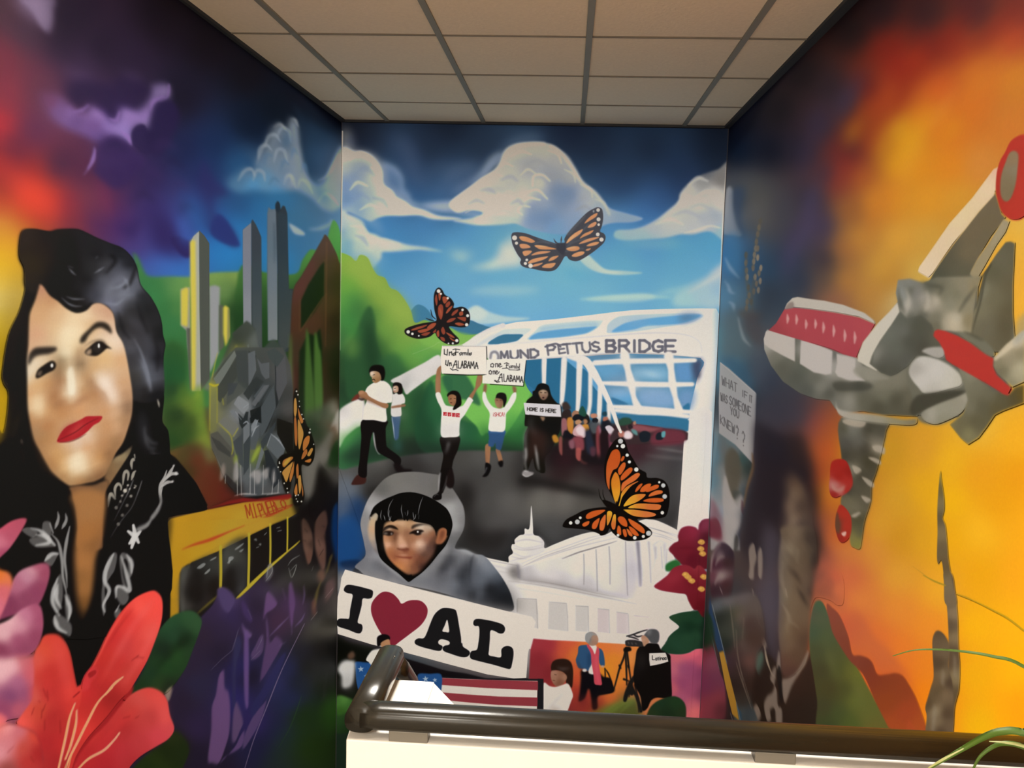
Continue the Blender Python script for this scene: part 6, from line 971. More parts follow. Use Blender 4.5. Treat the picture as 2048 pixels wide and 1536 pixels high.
SS('a8a5a0','290 190 330 240 350 340 355 430 370 500 380 560;395 145 375 240 365 330 375 420 380 500;310 160 330 100 325 60;350 160 375 110 370 70;600 420 630 350 650 310',[6,20,18,14,4],1.8,.8)
P('151213','480 -10 480 -10 480 -10',1,0)
G('painted_flower','pink painted petals at the left edge')
LIFT = 2
# ---------------- pink flower left
F('''20 120 b04a64, 100 130 a04860, 60 200 a04a64, 0 250 b86a84, 20 300 8a3a5a''','-60 200 0 160 60 120 120 102 152 110 130 160 80 240 30 300 -60 360',2.5)
F('''200 380 8f4460, 250 420 86405c, 150 440 a87490, 180 400 b88aa0, 100 480 9a5a78, 200 520 783858, 230 500 7c3a58, 50 600 6e3250, 150 560 783a58''','-60 700 20 560 70 450 110 400 180 370 240 355 275 370 280 430 250 530 210 600 120 640 0 680',3)
F('''0 420 c8682c, 30 440 c46a4a, 20 520 b85a6a, -20 600 b86078''','-60 380 0 392 50 410 70 460 50 540 0 660 -60 720',4)
F('''60 700 c89aaa, 20 760 c498a8, 150 650 a86888, 200 620 8f4868, 230 680 8a4464, 100 720 b88098, 200 780 7c3a58, 100 800 844060, 0 860 70324e, 130 850 783a58''','-60 720 0 700 60 670 120 620 190 590 230 600 247 680 240 760 210 840 150 890 0 915 -60 930',3)
F('''50 950 c898a8, 0 980 c89aaa, 150 900 a85a6a, 200 900 b84a50, 100 1050 8f5478, 60 1120 6a3a60, 130 1100 7c4468, 180 1000 b05060, 200 1100 b04048, 20 1200 7a3a5a, 100 1200 9a4a60''','-60 940 40 900 150 885 260 900 260 1100 150 1230 40 1260 -60 1300',5)
F('''40 1290 c88a98, 100 1320 a85a6a, 20 1260 c04a40, 60 1400 b06a7a, 0 1450 b87888, 120 1420 a03a34, 200 1340 b03a30, 150 1500 982c2c, 220 1450 8a2024, 40 1536 7a3a3c''','-60 1240 30 1270 120 1290 190 1320 230 1380 250 1500 250 1640 -60 1640',4)
SS('5a1a20','0 1290 60 1275 120 1280 190 1320;80 1400 40 1440',[3,8,4],3,.6); P('c8606a','-20 1220 20 1230 40 1260 0 1280 -40 1290',4,.8)
G('painted_leaf','dark green painted leaves behind the red lily')
LIFT = 0
# ---------------- red flower, leaves
F('''960 700 24452a, 1080 660 2a4a2c, 1120 700 2c4a2c, 1000 780 22402a, 1040 800 142414, 950 860 17241a, 1000 880 24441f, 950 950 1f3c1e, 850 1000 1c3420, 900 1050 24381c, 800 1060 1c301a, 1080 880 20381f, 960 1080 1c2418''',
 '700 1140 780 1040 850 900 900 760 960 680 1030 640 1100 632 1145 670 1150 720 1100 860 1060 960 1000 1050 940 1110 860 1100 780 1130',2.5)
S('101c10','870 980 960 880 1060 800 1090 760',[4,20,18,4],7,.7); P('a89078','940 1110 975 1070 985 1090 960 1160',3,.7)
F('1000 1350 222a14, 1060 1420 1c2612, 950 1450 1a2410, 900 1500 222e12, 850 1536 1c2a12','740 1560 830 1460 950 1380 1000 1320 1060 1370 1080 1440 1040 1540 1000 1640 740 1640',4)
G('painted_flower','large red painted lily with pale stamens')
LIFT = 1
P('7c1618','420 1100 620 1000 760 1060 700 1200 560 1380 440 1640 340 1640 380 1400',4)
F('''280 790 b03228, 330 850 b0322a, 380 950 a82c26, 250 860 b23a2a, 350 1000 a82a26, 300 1000 9a2420, 200 900 b04038, 280 1100 982422, 380 1100 b42e28, 220 1200 9c3024, 150 1200 b03a30, 300 1250 8c1e1e, 350 1250 942220, 400 1200 a82824, 280 1400 8c1c1e, 340 1400 981f20, 300 1500 841a1c, 240 1500 882020, 180 1130 a8403a, 100 1260 c0403a''',
 '190 880 220 820 250 770 320 765 370 810 400 880 420 980 440 1070 470 1100 440 1250 400 1400 350 1560 240 1560 240 1480 215 1380 180 1320 90 1280 130 1210 180 1130 190 1000',3)
F('''900 560 cc3c36, 850 540 cc3a32, 800 620 d0443c, 900 650 c83a34, 750 700 b82c2a, 700 650 b22a26, 850 760 c0403a, 650 800 a82424, 720 850 a43030, 800 850 b43430, 600 900 a82620, 650 950 94201e, 700 1000 a02c28, 560 1000 a42420, 600 1080 8c1c1c, 500 1100 a82222, 500 1200 a02420, 460 1300 b02a26, 560 1200 98201e, 450 1420 a02622, 620 1140 7c1818''',
 '860 520 900 530 925 570 928 640 915 720 880 820 840 920 790 1010 740 1090 680 1150 600 1250 500 1360 430 1470 400 1560 370 1560 400 1400 440 1240 465 1110 470 1040 510 970 560 880 620 750 690 640 770 560',2.2)
S('d04a40','530 950 570 870 620 770 690 660 740 600',[8,14,12,6],3,.5); S('8c1a1a','600 850 680 720 760 620',[3,12,3],4,.6)
F('''850 1100 b03430, 920 1120 b43632, 800 1150 a83a36, 960 1250 b43a38, 980 1300 a8343a, 850 1250 9a2c2c, 750 1200 9c2c28, 900 1350 a83038, 800 1400 98282c, 700 1300 8c2022, 650 1250 a42a28, 600 1400 981f24, 550 1350 a42624, 700 1450 942228, 750 1500 8c2024, 600 1500 8c1a20, 500 1450 901c1e''',
 '440 1480 520 1370 600 1290 680 1190 740 1120 800 1085 860 1075 920 1100 955 1150 970 1230 995 1310 960 1370 880 1420 800 1470 740 1530 700 1600 420 1600',2.2)
SS('8a1a1c','470 1440 600 1330 700 1230;540 1400 650 1340 760 1230',[3,14,3],6,.45); P('a8282a','465 1090 480 1010 530 950 558 970 550 1010 520 1040 510 1080',2); P('b02c28','405 1140 430 1080 470 1060 460 1110 430 1130',2); P('7a1416','500 990 540 970 545 990 510 1015',1.5,.9); S('7a1416','415 1125 450 1095',9,1.5,.9)
SS('e8605a','880 560 840 620 760 720 680 860 600 1010;900 660 850 800 780 930 700 1050;300 790 340 880 370 1000 400 1120;850 1100 920 1150 960 1260',[10,30,26,14],7,.45); SS('b02828','740 800 700 900 640 1000 560 1120;800 1180 700 1260 620 1340;270 900 280 1050 300 1200',[10,36,30,10],8,.45)
SS('6c1216','240 1080 262 1130;265 1090 270 1150;235 1200 232 1250;255 1170 240 1210;215 1150 225 1160;250 1260 250 1320;190 1190 175 1230;750 920 790 890;780 900 820 905;700 1250 740 1240;770 1250 790 1240;340 1260 345 1330;170 1470 190 1500',[4,12,5],2,.6)
SS('e0a890','425 1160 395 1240 370 1360 345 1470 325 1560;640 1070 560 1150 500 1260 440 1380 390 1480 360 1560;435 1200 430 1280 400 1400 370 1480;700 1010 650 1050 600 1110;430 1550 500 1480 590 1430 650 1370 680 1330',[8,15,15,10],1.3,.8); SS('8c1c20','560 1000 520 1100 480 1230;600 860 570 960 540 1060;700 1180 600 1280 520 1400;330 1000 350 1120 345 1240;240 1260 260 1400 280 1540',[8,34,30,12],9,.5)
SS('d8965c','425 1160 395 1240 370 1360 345 1470 325 1560;640 1070 560 1150 500 1260 440 1380 390 1480 360 1560;435 1200 430 1280 400 1400 370 1480;700 1010 650 1050 600 1110',[4,10,9,7],1.2,.9); SS('d0945a','430 1550 500 1480 590 1430 650 1370 680 1330;380 1560 410 1450',[10,9,6,3],1.2,.85)
LIFT = 0
G()
view(0,0,1,1)
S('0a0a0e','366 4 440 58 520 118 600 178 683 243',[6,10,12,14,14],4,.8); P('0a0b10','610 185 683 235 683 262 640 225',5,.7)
# ================= RIGHT WALL =================
use('R'); view(0, 0, 1, 1)
F('''1480 245 0d0f16, 1550 220 18161a, 1600 150 1d181c, 1700 60 22181c, 1760 20 2a1a20, 1850 30 341c20, 1950 20 4a1c20, 2048 20 6a2018, 2200 0 a03018, 2200 300 d07818, 2200 800 f0a818, 2200 1500 f09a10
 1480 300 0d1420, 1540 300 10131e, 1600 300 201e2c, 1640 250 2a2433, 1680 200 30262f, 1700 300 2e1c26, 1660 180 2a2229, 1620 400 2b2836, 1660 350 2c2438, 1640 450 3a3048, 1600 480 3a3348, 1650 520 2a2430, 1480 400 1c2838, 1520 400 43423f, 1500 390 4a4843, 1560 420 3a3840, 1540 450 3e3a3c, 1500 450 34363a
 1480 480 33567a, 1470 440 5a6472, 1465 520 305f88, 1500 520 2a4058, 1540 540 24384e, 1580 520 262e42, 1600 560 262c3e, 1460 600 48708c, 1480 620 44545e, 1520 620 36424c, 1560 600 2a3442, 1500 680 4a5458, 1460 680 3c6a7c, 1460 740 3e7088, 1500 740 2c4656, 1540 680 40393e, 1540 760 2a2e3c, 1580 780 34333c
 1780 100 7a2018, 1850 90 5a1c1c, 1800 130 8a2418, 1740 180 5a1a1e, 1850 130 a03a18, 1920 100 902c18, 2020 80 b04018, 2040 160 c87018, 1960 160 c86c1c, 1880 180 c4561c, 1780 190 a8481c, 1750 230 8a3418, 1720 260 7a3018, 1760 210 9c3818, 1700 330 7a2824, 1690 300 6a2020, 1680 360 8a3c28, 1720 350 a8541e
 1800 260 c8901a, 1770 290 b0701a, 1820 290 c88416, 1800 330 cc8a18, 1840 330 d08018, 1850 240 c86c18, 1900 260 cc6a14, 1960 220 cc6a18, 2020 240 cc7420, 2040 160 d08018, 1900 330 d47c16, 1960 330 cc8030, 1750 400 c07824, 1800 400 cc8620, 1860 400 d48c20, 1920 400 d09028, 1700 420 8c5428, 1690 500 9a6030, 1720 480 b87c2e, 1800 480 d09432, 1860 480 cc9c3c, 1760 540 c08c34, 1690 560 b07430, 1740 580 b07a34, 1780 560 aa7428, 1800 600 c0a46a, 1840 540 cca84a, 1670 600 8a5840, 1650 560 504038
 2030 480 f0b030, 2040 600 f4b030, 2020 560 eeac34, 2044 460 e0b048, 2040 740 e8b040, 1960 850 f0b838, 2030 880 f8b020, 1700 900 c89018, 1780 900 c89020, 1850 900 dc9a28, 1900 920 f4b41c, 1960 950 f0a018, 2040 950 f09c0c, 1850 980 e8a818, 1900 1000 fab810, 2000 1010 f0a010, 2040 1050 f8a818, 1960 1060 fcb820, 1800 1000 d49a28, 1760 1050 d89a2a, 1800 1080 cc8c1c, 1850 1080 e0a020, 1900 1080 f4ac10
 1880 1180 f0a828, 1960 1150 f0a410, 2040 1150 f8a418, 1800 1150 e09c30, 1750 1100 d88c34, 1700 1100 c87838, 1680 1060 c85a20, 1660 900 b84c20, 1640 950 a84020, 1630 850 7a3a3c, 1650 860 a85020, 1670 980 d8901c, 1660 1000 c06020, 1640 1050 8a4838, 1650 1120 a05040, 1680 1180 d0683c, 1720 1200 dc8038, 1800 1220 e48830, 1860 1250 ec8c28, 1800 1300 e87a28, 1760 1280 dc6c30, 1860 1330 e88020, 1850 1400 f08010
 1950 1250 f8b010, 2030 1250 f8ac14, 1950 1350 f0a810, 2040 1350 fcae08, 1960 1450 ecac10, 2040 1450 f89c10, 2048 1400 fa9808, 1880 1450 f09418, 1740 1350 d45c28, 1780 1360 dc6024, 1700 1250 c45438, 1700 1150 c8603c
 1480 800 18181e, 1560 820 22222c, 1600 830 34303a, 1560 900 1c1824, 1600 950 17131c, 1550 1000 1a151c, 1540 1100 1e1a20, 1620 1000 1c1418, 1480 1000 343b3f, 1560 1200 2c2630, 1520 1300 241c20, 1450 1200 2c2a2e, 1450 1400 2a2020, 1600 1400 2a1e18, 1500 1500 18140f, 1620 1500 20160f, 1440 1000 5a6a74, 1450 900 6a7a80''')
# purple strokes, flames
view(1400, 0, 2048, 1777)
SS('3a3044','790 420 800 500 740 620;880 400 830 520 760 650;600 720 580 850 560 1000;640 980 620 1150 520 1300 480 1500;700 1180 680 1250 640 1400;660 560 650 700 680 800',[20,70,60,20],14,.6); SS('4a4060','620 1010 600 1140 590 1270 520 1290;530 1300 490 1400 480 1490',[30,60,50,20],12,.55)
SS('7c1c14','1200 230 1180 330 1120 460 1060 600;1440 100 1350 230 1230 330;1690 40 1600 180 1500 250',[50,110,90,40],18,.6); SS('d0901a','1170 620 1180 700 1120 780 1060 920;1340 640 1400 720 1300 760;860 680 830 740 860 790;1280 540 1220 680 1100 900',[20,60,50,20],14,.55); SS('8c2218','1060 300 1040 400 1010 500;960 660 930 760 900 850;780 850 770 960 740 1050',[30,70,30],16,.5); SS('c03818','1200 260 1180 340;1740 20 1760 120 1740 200',[40,60],16,.5)
SS('d87818','1540 420 1500 500 1450 560;1620 300 1500 340 1380 370;1730 440 1640 420 1560 440',[30,60,30],16,.5); S('a07028','1750 480 1600 640 1500 720',[20,50,20],20,.3)
SS('c86c1c','1150 420 1220 480 1300 560;1450 260 1500 330 1560 420;1600 200 1660 300 1700 400;1000 1000 960 1150 930 1300;1100 900 1060 1050 1040 1200',[20,60,24],14,.4); SS('e0a030','1400 480 1340 600 1260 720;1200 760 1150 880 1100 1000;1000 1350 1020 1420 1060 1500',[20,50,20],14,.4)
P('b8802c','1240 1180 1400 1100 1600 1000 1560 1120 1380 1250 1300 1400 1100 1500 1060 1420',20,.3)
view(1380, 380, 1680, 1152)
G('painted_flower','small brown painted flower spikes near the corner')
# cloud remnant, flower spikes at the corner
P('6a7078','280 0 330 0 335 150 360 260 400 350 330 350 270 340 260 300',3,.85); P('24344a','330 0 420 0 400 200 420 380 380 320 345 200',5,.7); P('58544e','420 100 560 60 620 200 560 320 460 220',14,.6)
P('375f80','270 360 380 370 390 600 360 660 300 640 262 600',6,.75); SS('7a8a98','270 520 310 600 380 680;290 720 310 780 345 795;270 700 290 740;300 860 330 880 340 930',[10,30,6],3,.65)
for x,y,c in [(540,240,0),(530,290,1),(520,340,1),(510,400,1),(505,450,2),(520,450,1),(495,500,2),(520,520,2),(490,550,2),(485,600,1),(430,500,0),(430,560,1),(435,620,1),(440,670,2),(500,670,2),(545,600,2),(530,640,1),(540,700,2),(510,720,1),(525,770,2),(490,780,1),(450,750,0),(455,810,1),(440,860,1),(470,860,0),(435,910,1)]:
    P(['4c463c','6a5c4a','8a7860'][c],[x-12,y,x-2,y-26,x+12,y-16,x+10,y+14,x-2,y+26],1.2,.85)
SS('4e4a40','440 480 430 640 450 800 430 930;540 240 510 400 480 600;500 640 480 800 480 940',[14,24,14],3,.6); P('463f3c','370 920 500 920 560 960 480 1000 400 980',5,.8)
P('47565c','270 960 380 970 480 1200 500 1260 300 1290 250 1280',8,.7); SS('7a8488','370 980 395 1080 420 1150 470 1200',[8,20,26,6],3,.75); P('3e3638','400 1000 500 960 560 1050 540 1200 440 1120',7,.7)
P('2c4c62','240 1290 340 1300 480 1420 480 1536 420 1536 260 1340',6,.7); P('42404a','480 1200 560 1250 600 1400 500 1500 450 1350',10,.5)
P('24242e','560 700 700 760 640 900 600 1000 520 1000 520 820',12,.5)
G('painted_sign','slanting grey painted sign with hand-lettered question')
# ---------------- sign WHAT IF IT WAS SOMEONE YOU KNEW
view(1380, 700, 1680, 1152)
signR=F('240 150 8d8d8c, 300 250 8f8e8c, 400 350 8e8c8c, 480 400 959291, 250 500 8f8c8c, 400 600 94908f, 450 750 989390, 300 600 8f8c8a','232 92 300 140 505 325 508 340 500 560 480 872 350 730 225 640 222 400',1.2,1,1.9,0)
SS('a8a5a2','235 94 505 328;508 330 500 560 480 870',[4,5],1,.7)
TC='4a4748'
for t,x0,y0,x1,y1,h,w in [('WHAT',247,262,362,322,66,6),('IF',402,352,444,376,50,6),('IT',458,392,480,405,52,6),('WAS',238,384,290,410,60,6),('SOMEONE',304,412,470,505,66,6.5),('YOU',312,488,378,522,58,6),('KNEW',236,562,345,640,66,6.5),('?',355,672,375,686,100,6.5),('?',400,725,425,742,110,6.5)]: TXT(TC,t,x0,y0,x1,y1,h,w,0,.3,.8,.85,0,1)
G('painted_person','pale painted figure raising the question sign')
# figure below the sign
F('300 800 4f4c40, 260 780 55595a, 350 760 5a5e5e, 380 900 4a4a42, 340 950 46403a, 250 950 70706e, 300 1000 8a8078, 400 850 2c4444, 440 900 24302c, 300 1100 8a8079, 320 1200 9a918c, 380 1180 8a827e, 280 1300 968d88, 350 1350 928a86, 250 1250 7a808a, 240 1100 6a747a, 200 1000 5a6e78, 200 800 4e6a76, 220 1300 70707a, 420 1100 3a4448, 410 1250 2c3844, 330 1500 85807c, 400 1400 242832, 260 1450 8c8683, 340 720 50646a',
 '222 640 350 730 480 870 490 900 440 1080 415 1230 390 1350 385 1536 230 1536 160 1536 160 1100 200 800',2,1,1.9,0)
P('4a4438','280 820 320 750 380 820 390 950 370 1080 350 1180 310 1100 280 960 270 900',4,.9); P('3a3c38','330 1080 400 1100 370 1190 345 1160',3,.8); P('98908b','270 960 310 1080 345 1150 400 1110 405 1220 380 1350 300 1536 240 1536 260 1300 250 1100',3,.75)
SS('7a5c3c','480 790 485 900 440 1060 415 1200',[10,26,18,10],2,.85); P('4a2a30','400 1150 415 1180 410 1260 395 1220',2,.7); P('2c2a28','345 1440 365 1420 372 1500 360 1536 340 1536',2,.8)
P('3e5c6c','160 700 215 640 215 1000 170 1100 150 1000',5,.6); P('6a4650','150 1130 200 1180 240 1300 240 1480 180 1400 150 1300',6,.8); P('5a202c','130 1310 200 1290 235 1350 240 1450 160 1440 120 1380',3,.85)
G('painted_person','dark painted figure with a long shadowed brown face')
# dark figure with a long face
P('1a141b','500 560 600 560 700 640 800 620 880 640 900 760 950 900 960 1200 1000 1400 980 1536 430 1536 400 1400 430 1150 490 900',10,.85); P('38343e','520 380 700 330 820 420 860 560 700 580 560 560 510 500',12,.55); P('1c1a24','560 660 720 700 700 800 560 780',12,.4)
F('800 1000 5a4434, 800 1100 6a5440, 780 1200 6c5644, 790 1300 76614e, 830 1200 3e2e26, 740 1100 3a2c26, 800 1400 6e5a48, 850 1350 453730, 730 1300 3e302a, 880 1450 40342c, 800 1500 5a4a3c, 700 1450 3a302c, 920 1500 2a201c','740 1000 800 950 850 1000 900 1100 940 1250 960 1400 950 1560 700 1560 690 1450 720 1300 720 1150',9,.9)
P('7c6856','780 1080 830 1080 820 1250 830 1380 790 1440 750 1380 770 1250',10,.6); P('3a2418','800 620 870 640 880 800 860 900 800 860 760 760',14,.4)
view(1380, 1060, 1760, 1226)
F('''620 30 5a4a3a, 660 20 6e5c4a, 720 100 5f4e3c, 780 60 382c26, 640 120 7a6a56, 600 200 6a5c4a, 680 220 5c4c3a, 760 200 5a4a38, 800 200 2c2420, 620 350 6a5a48, 700 350 614e3a, 760 350 58483a, 600 420 746650, 680 450 6a5640, 750 450 5c4a38, 640 550 6b5842, 720 560 624e3a, 620 650 6e5a42, 700 650 5c4632, 740 700 4a3628, 640 750 66503c, 680 800 523c2c, 620 850 583c2e, 640 920 4a3028, 790 400 3a2e28''',
 '600 -20 780 -20 820 60 825 250 800 400 780 520 770 700 740 850 690 920 640 950 600 920 580 760 570 600 575 400 570 200 590 60',4,.95)
SS('241a16','640 250 700 300 710 340;660 170 620 140;700 380 740 450 760 480;780 440 800 300 822 180 822 0',[10,30,10],5,.6); SS('8c7a62','600 60 590 120;600 200 590 300 620 430;600 480 640 560 620 640;700 120 690 200;640 580 700 620',[10,26,8],4,.5)
P('413a42','470 0 570 0 570 350 560 760 500 740 470 560 440 400 470 300',9,.8); P('4a4048','440 330 560 330 560 560 480 540',12,.5)
F('480 900 1f1510, 450 1000 1c120e, 520 1100 1f1610, 620 1050 2c1c14, 700 1000 2e1e16, 760 900 2a1c16, 800 1000 2a1c14, 700 1150 241a14, 820 1150 261c16, 480 1180 1e1610','440 800 500 800 580 900 620 1100 700 950 770 800 800 850 820 1000 860 1280 400 1300 400 1000',4,.9)
for s in ['385 230 380 120 410 80 425 140 430 180 415 240 410 310 380 300','440 140 460 110 470 180 465 300 445 300 440 230','325 700 335 620 355 570 360 650 350 740 335 760','430 480 440 540 460 610 480 640 440 590','460 700 480 690 495 740 480 760','600 960 640 950 700 900 765 780 760 820 720 900 660 1000 620 1110 605 1080 590 1000','560 880 575 770 585 900','480 1130 500 1070 540 1030 560 890 540 890 520 960 560 1020 570 1130 595 1150 595 1260 560 1250 550 1150 520 1160 525 1220 500 1230','385 1220 400 1170 430 1120 460 1190 430 1250 390 1250','330 1130 360 1150 350 1200 330 1170','485 760 520 900 560 960 500 860']: P('8a7a6c',s,2.2,.72)
SS('94846f','480 740 500 840 530 930;765 780 740 860 690 930;405 380 415 430;620 380 628 430',[5,14,5],2,.7)
P('14100f','565 900 585 890 600 1080 585 1110 570 1000',2,.9); P('496053','430 790 470 780 475 850 440 920 420 860',4,.8)
G('painted_figures','narrow jumble of dark painted figures and a yellow pencil shape')
F('''150 120 2a1828, 200 160 6a5a5c, 180 220 3a1c28, 240 200 2a1418, 230 130 241722, 260 150 1f1420, 160 300 54303a, 200 300 8a7a74, 230 350 34141a, 180 380 2a1a22, 250 380 2e1a1e''','130 260 150 150 190 90 230 85 280 140 285 250 260 420 180 430 140 420',2,.95)
SS('80706c','165 230 190 180 225 170;160 350 185 300 205 280;195 370 210 410;135 270 150 160 200 90',[6,18,6],2,.75)
F('''180 490 4a4e52, 250 460 5a5454, 330 430 544a4a, 250 550 1c241c, 200 560 121814, 300 540 4a4430, 250 650 2a3028, 300 650 3a3a30, 230 740 141e1a, 330 560 5a4a44, 380 600 3c2824, 400 700 3c2820, 350 750 4a3a34, 420 500 50443e, 300 800 3c2a28, 260 850 33242a, 330 900 2e221f, 380 850 5a3c34, 400 1000 2a1c16, 300 1000 241c18, 340 1100 2e2822, 300 1180 3c4440, 360 1180 343c40''',
 '140 460 280 420 400 400 460 480 490 700 440 800 420 950 400 1100 440 1250 300 1260 260 1000 220 850 160 700 130 560',4,.95)
SS('6c5e50','260 480 280 640 290 760;300 640 310 800 350 1000;330 900 390 1100;300 850 330 950 400 1150;350 560 340 700',[4,9,4],1.8,.55)
Q('1d3048','130 430 150 540 200 690 220 780 185 790 140 640 120 560',2); Q('9a7028','190 790 218 780 300 1110 330 1240 275 1190 230 1000',1.2); Q('284050','300 1120 320 1240 340 1250 335 1180',1.5,.8); SS('6c7278','145 480 200 700 240 860;120 600 190 900;300 1110 330 1240;262 1180 282 1250',[4,6,4],1.2,.7)
F('120 780 6a2a34, 150 850 7a3c4c, 180 950 6a3448, 120 1000 70324a, 170 1100 8a3a44, 120 1150 8a3a44, 200 1150 5a2a30','80 780 130 740 160 780 190 900 230 1020 220 1240 60 1240 60 900',3,.92)
P('1a2a1c','100 540 140 560 160 700 120 760 90 740',4,.9)
G('painted_leaf','green and terracotta painted leaf shapes')
# green leaf, terracotta band
view(1600, 1150, 2048, 1783)
F('''130 0 7a4438, 200 100 8a4a38, 240 60 944c3a, 150 150 804636, 300 20 c05a3c, 320 100 c86840''','110 60 130 -60 280 -60 350 40 350 220 300 240 240 200 130 180 90 260',6,.8)
P('c06038','440 285 480 310 560 440 640 540 700 580 780 680 860 800 960 1000 1010 1180 900 900 820 780 760 790 640 790 600 720 560 660 480 640 430 620 400 500 380 380',8,.6)
F('''240 300 84402e, 300 330 80402f, 340 420 80402c, 380 600 7a3a28, 300 500 7c3c2a, 460 670 7c3a28, 540 700 783624, 600 800 803620, 700 850 843a1e, 800 900 8a3c1e, 700 1000 8c3e1c, 850 1100 9c4020, 950 1200 a44a20, 750 1200 a04620''',
 '215 240 260 260 310 310 350 390 390 500 420 630 480 640 540 660 580 700 620 790 700 790 760 780 820 800 870 870 920 960 960 1060 1000 1180 1010 1290 700 1290 600 1000 500 780 400 700 260 460',2)
F('''150 220 3e5438, 100 300 4a4a3a, 160 350 4c5238, 120 450 3e4c36, 200 500 4a5232, 150 600 42452a, 250 650 4e502c, 300 750 4a4c26, 180 750 3e3a22, 400 780 5c5a26, 460 780 646628, 250 900 423c20, 350 900 464622, 500 900 60602a, 200 1050 3e3c24, 300 1100 424a26, 450 1000 5c602a, 560 1100 5e5e2a, 400 1200 4a5424, 600 1200 625a28, 230 1200 384022''',
 '110 240 150 200 190 230 230 330 260 450 320 560 400 680 460 740 520 850 580 960 640 1080 700 1200 730 1290 180 1290 140 1000 110 800 80 600 80 400',2.5)
SS('6a6a3a','230 580 260 680 270 780;430 800 470 900 460 1000',[10,40,20],9,.4)
G('painted_pole','thin grey brown painted pole with a small figure')
# thin pole and figure
F('1170 0 7a6444, 1210 50 5c4a38, 1200 200 66543e, 1240 300 8a7456, 1200 400 5c4a36, 1250 500 86704e, 1220 600 5c4834, 1250 800 84704e, 1210 700 5a4632, 1240 950 5c4a32','1150 -20 1215 -20 1240 100 1262 300 1270 560 1280 700 1275 900 1240 1050 1215 1300 1150 1300 1180 900 1190 560 1180 300 1160 100',1.6)
F('1100 450 5c4832, 1100 550 66523a, 1150 600 6c5840, 1100 700 52402c, 1150 800 786448, 1080 850 6a5236, 1200 850 4c3a2a, 1100 920 5c4a32, 1160 950 745e44, 1030 1030 54422c, 1090 1080 8a7658, 1100 1180 7c684c, 1170 1100 4e3c2a, 1040 1200 6a563c, 1120 1230 4c3a2a, 1200 1200 66523c','1075 460 1105 435 1150 460 1190 530 1200 620 1190 720 1220 850 1230 1000 1210 1290 1020 1290 1015 1120 1003 1050 1030 950 1050 880 1070 800 1062 620 1060 520',1.6)
SS('90806a','1080 1030 1070 1130 1060 1230;1150 760 1140 860;1240 640 1240 800',[16,30,20],4,.6); P('b04828','860 1180 880 1160 930 1240 900 1290 850 1290',3,.4)
view(1600, 840, 2048, 1911)
F('1205 480 8a7838, 1205 600 6c5c34, 1210 700 82704a, 1200 850 5e5038, 1215 950 84704c, 1200 1100 6a583c, 1230 1250 665234, 1260 1400 7a684a, 1300 1530 766248','1205 430 1215 500 1238 660 1240 760 1225 830 1250 900 1265 1050 1275 1180 1310 1380 1345 1560 1245 1560 1235 1350 1215 1200 1185 1225 1175 1150 1180 950 1178 760 1190 560',1.4)
SS('a8842a','955 1240 1050 1310 1130 1370 1230 1410;1340 1480 1430 1510 1480 1540',[2,6,4],1,.8)
view(1600, 1150, 2048, 1783); SS('9c8420','980 0 1080 50 1160 80;1250 150 1400 210 1560 290 1660 345 1790 445',[6,9,12,10],1,.85)
G('painted_aircraft','grey and white painted aircraft with a red window band')
# ---------------- aircraft
view(1500, 560, 2048, 2048); Q('5e5c50','600 560 820 600 1000 350 1110 160 1720 -100 1700 420 1840 560 1960 800 1900 880 1640 900 1560 1020 1280 1010 700 960 560 760',2)
view(1600, 840, 2048, 1911)
F('''450 20 8c8478, 380 60 4c4838, 450 100 6a685c, 600 80 403c2e, 680 100 484436, 400 200 4c4840, 500 180 5e5a50, 650 150 6a6254, 560 250 403a2e, 450 300 4a4436, 660 220 948872, 400 300 3c382c, 600 340 403a28, 450 420 7a7260, 520 480 443e30, 420 600 3c382e, 500 600 504a3a, 420 680 6a624a, 560 700 5a5240, 480 750 6c6450, 500 850 4a442e, 520 950 54503a, 460 1000 7a7040, 500 1060 807838''',
 '355 -20 740 0 740 100 720 200 700 290 660 440 620 560 610 700 560 860 540 980 520 1095 470 1090 430 1040 420 800 350 720 380 500 355 300',2.5)
for s in ['620 220 680 215 725 240 720 290 690 280 640 260','585 320 640 320 690 350 685 380 640 360','530 485 580 500 630 540 625 575 580 550','525 650 560 650 610 680 570 705','440 820 490 790 525 790 480 830','370 20 440 50 540 60 560 10 400 -10','450 390 500 400 530 430 480 460']: P('a89a86',s,2,.85)
F('300 380 9a2018, 380 350 9c2018, 340 480 941c14, 400 500 a02820, 300 560 b07068, 350 600 b0655c, 300 630 8a1814, 420 450 8c1a14, 400 600 9c221a','262 400 280 345 340 325 400 345 440 440 455 530 430 590 380 630 310 660 265 635 250 560 258 480',1.5)
P('b07a6c','280 530 300 560 340 580 390 550 370 600 320 610 280 580',2.5,.8); F('340 750 a02a1c, 400 800 a42c1e, 330 900 5a3a2a, 390 900 a62c1e, 400 1000 a42a1c, 350 1020 8c2218','315 800 345 720 390 740 440 820 445 930 420 1010 370 1045 330 1010 305 900',1.5); P('5c3c28','310 820 330 790 345 900 340 970 318 940',2,.8); P('d0a090','360 960 400 945 395 980 375 985',1.5)
view(1640, 250, 2048, 1529)
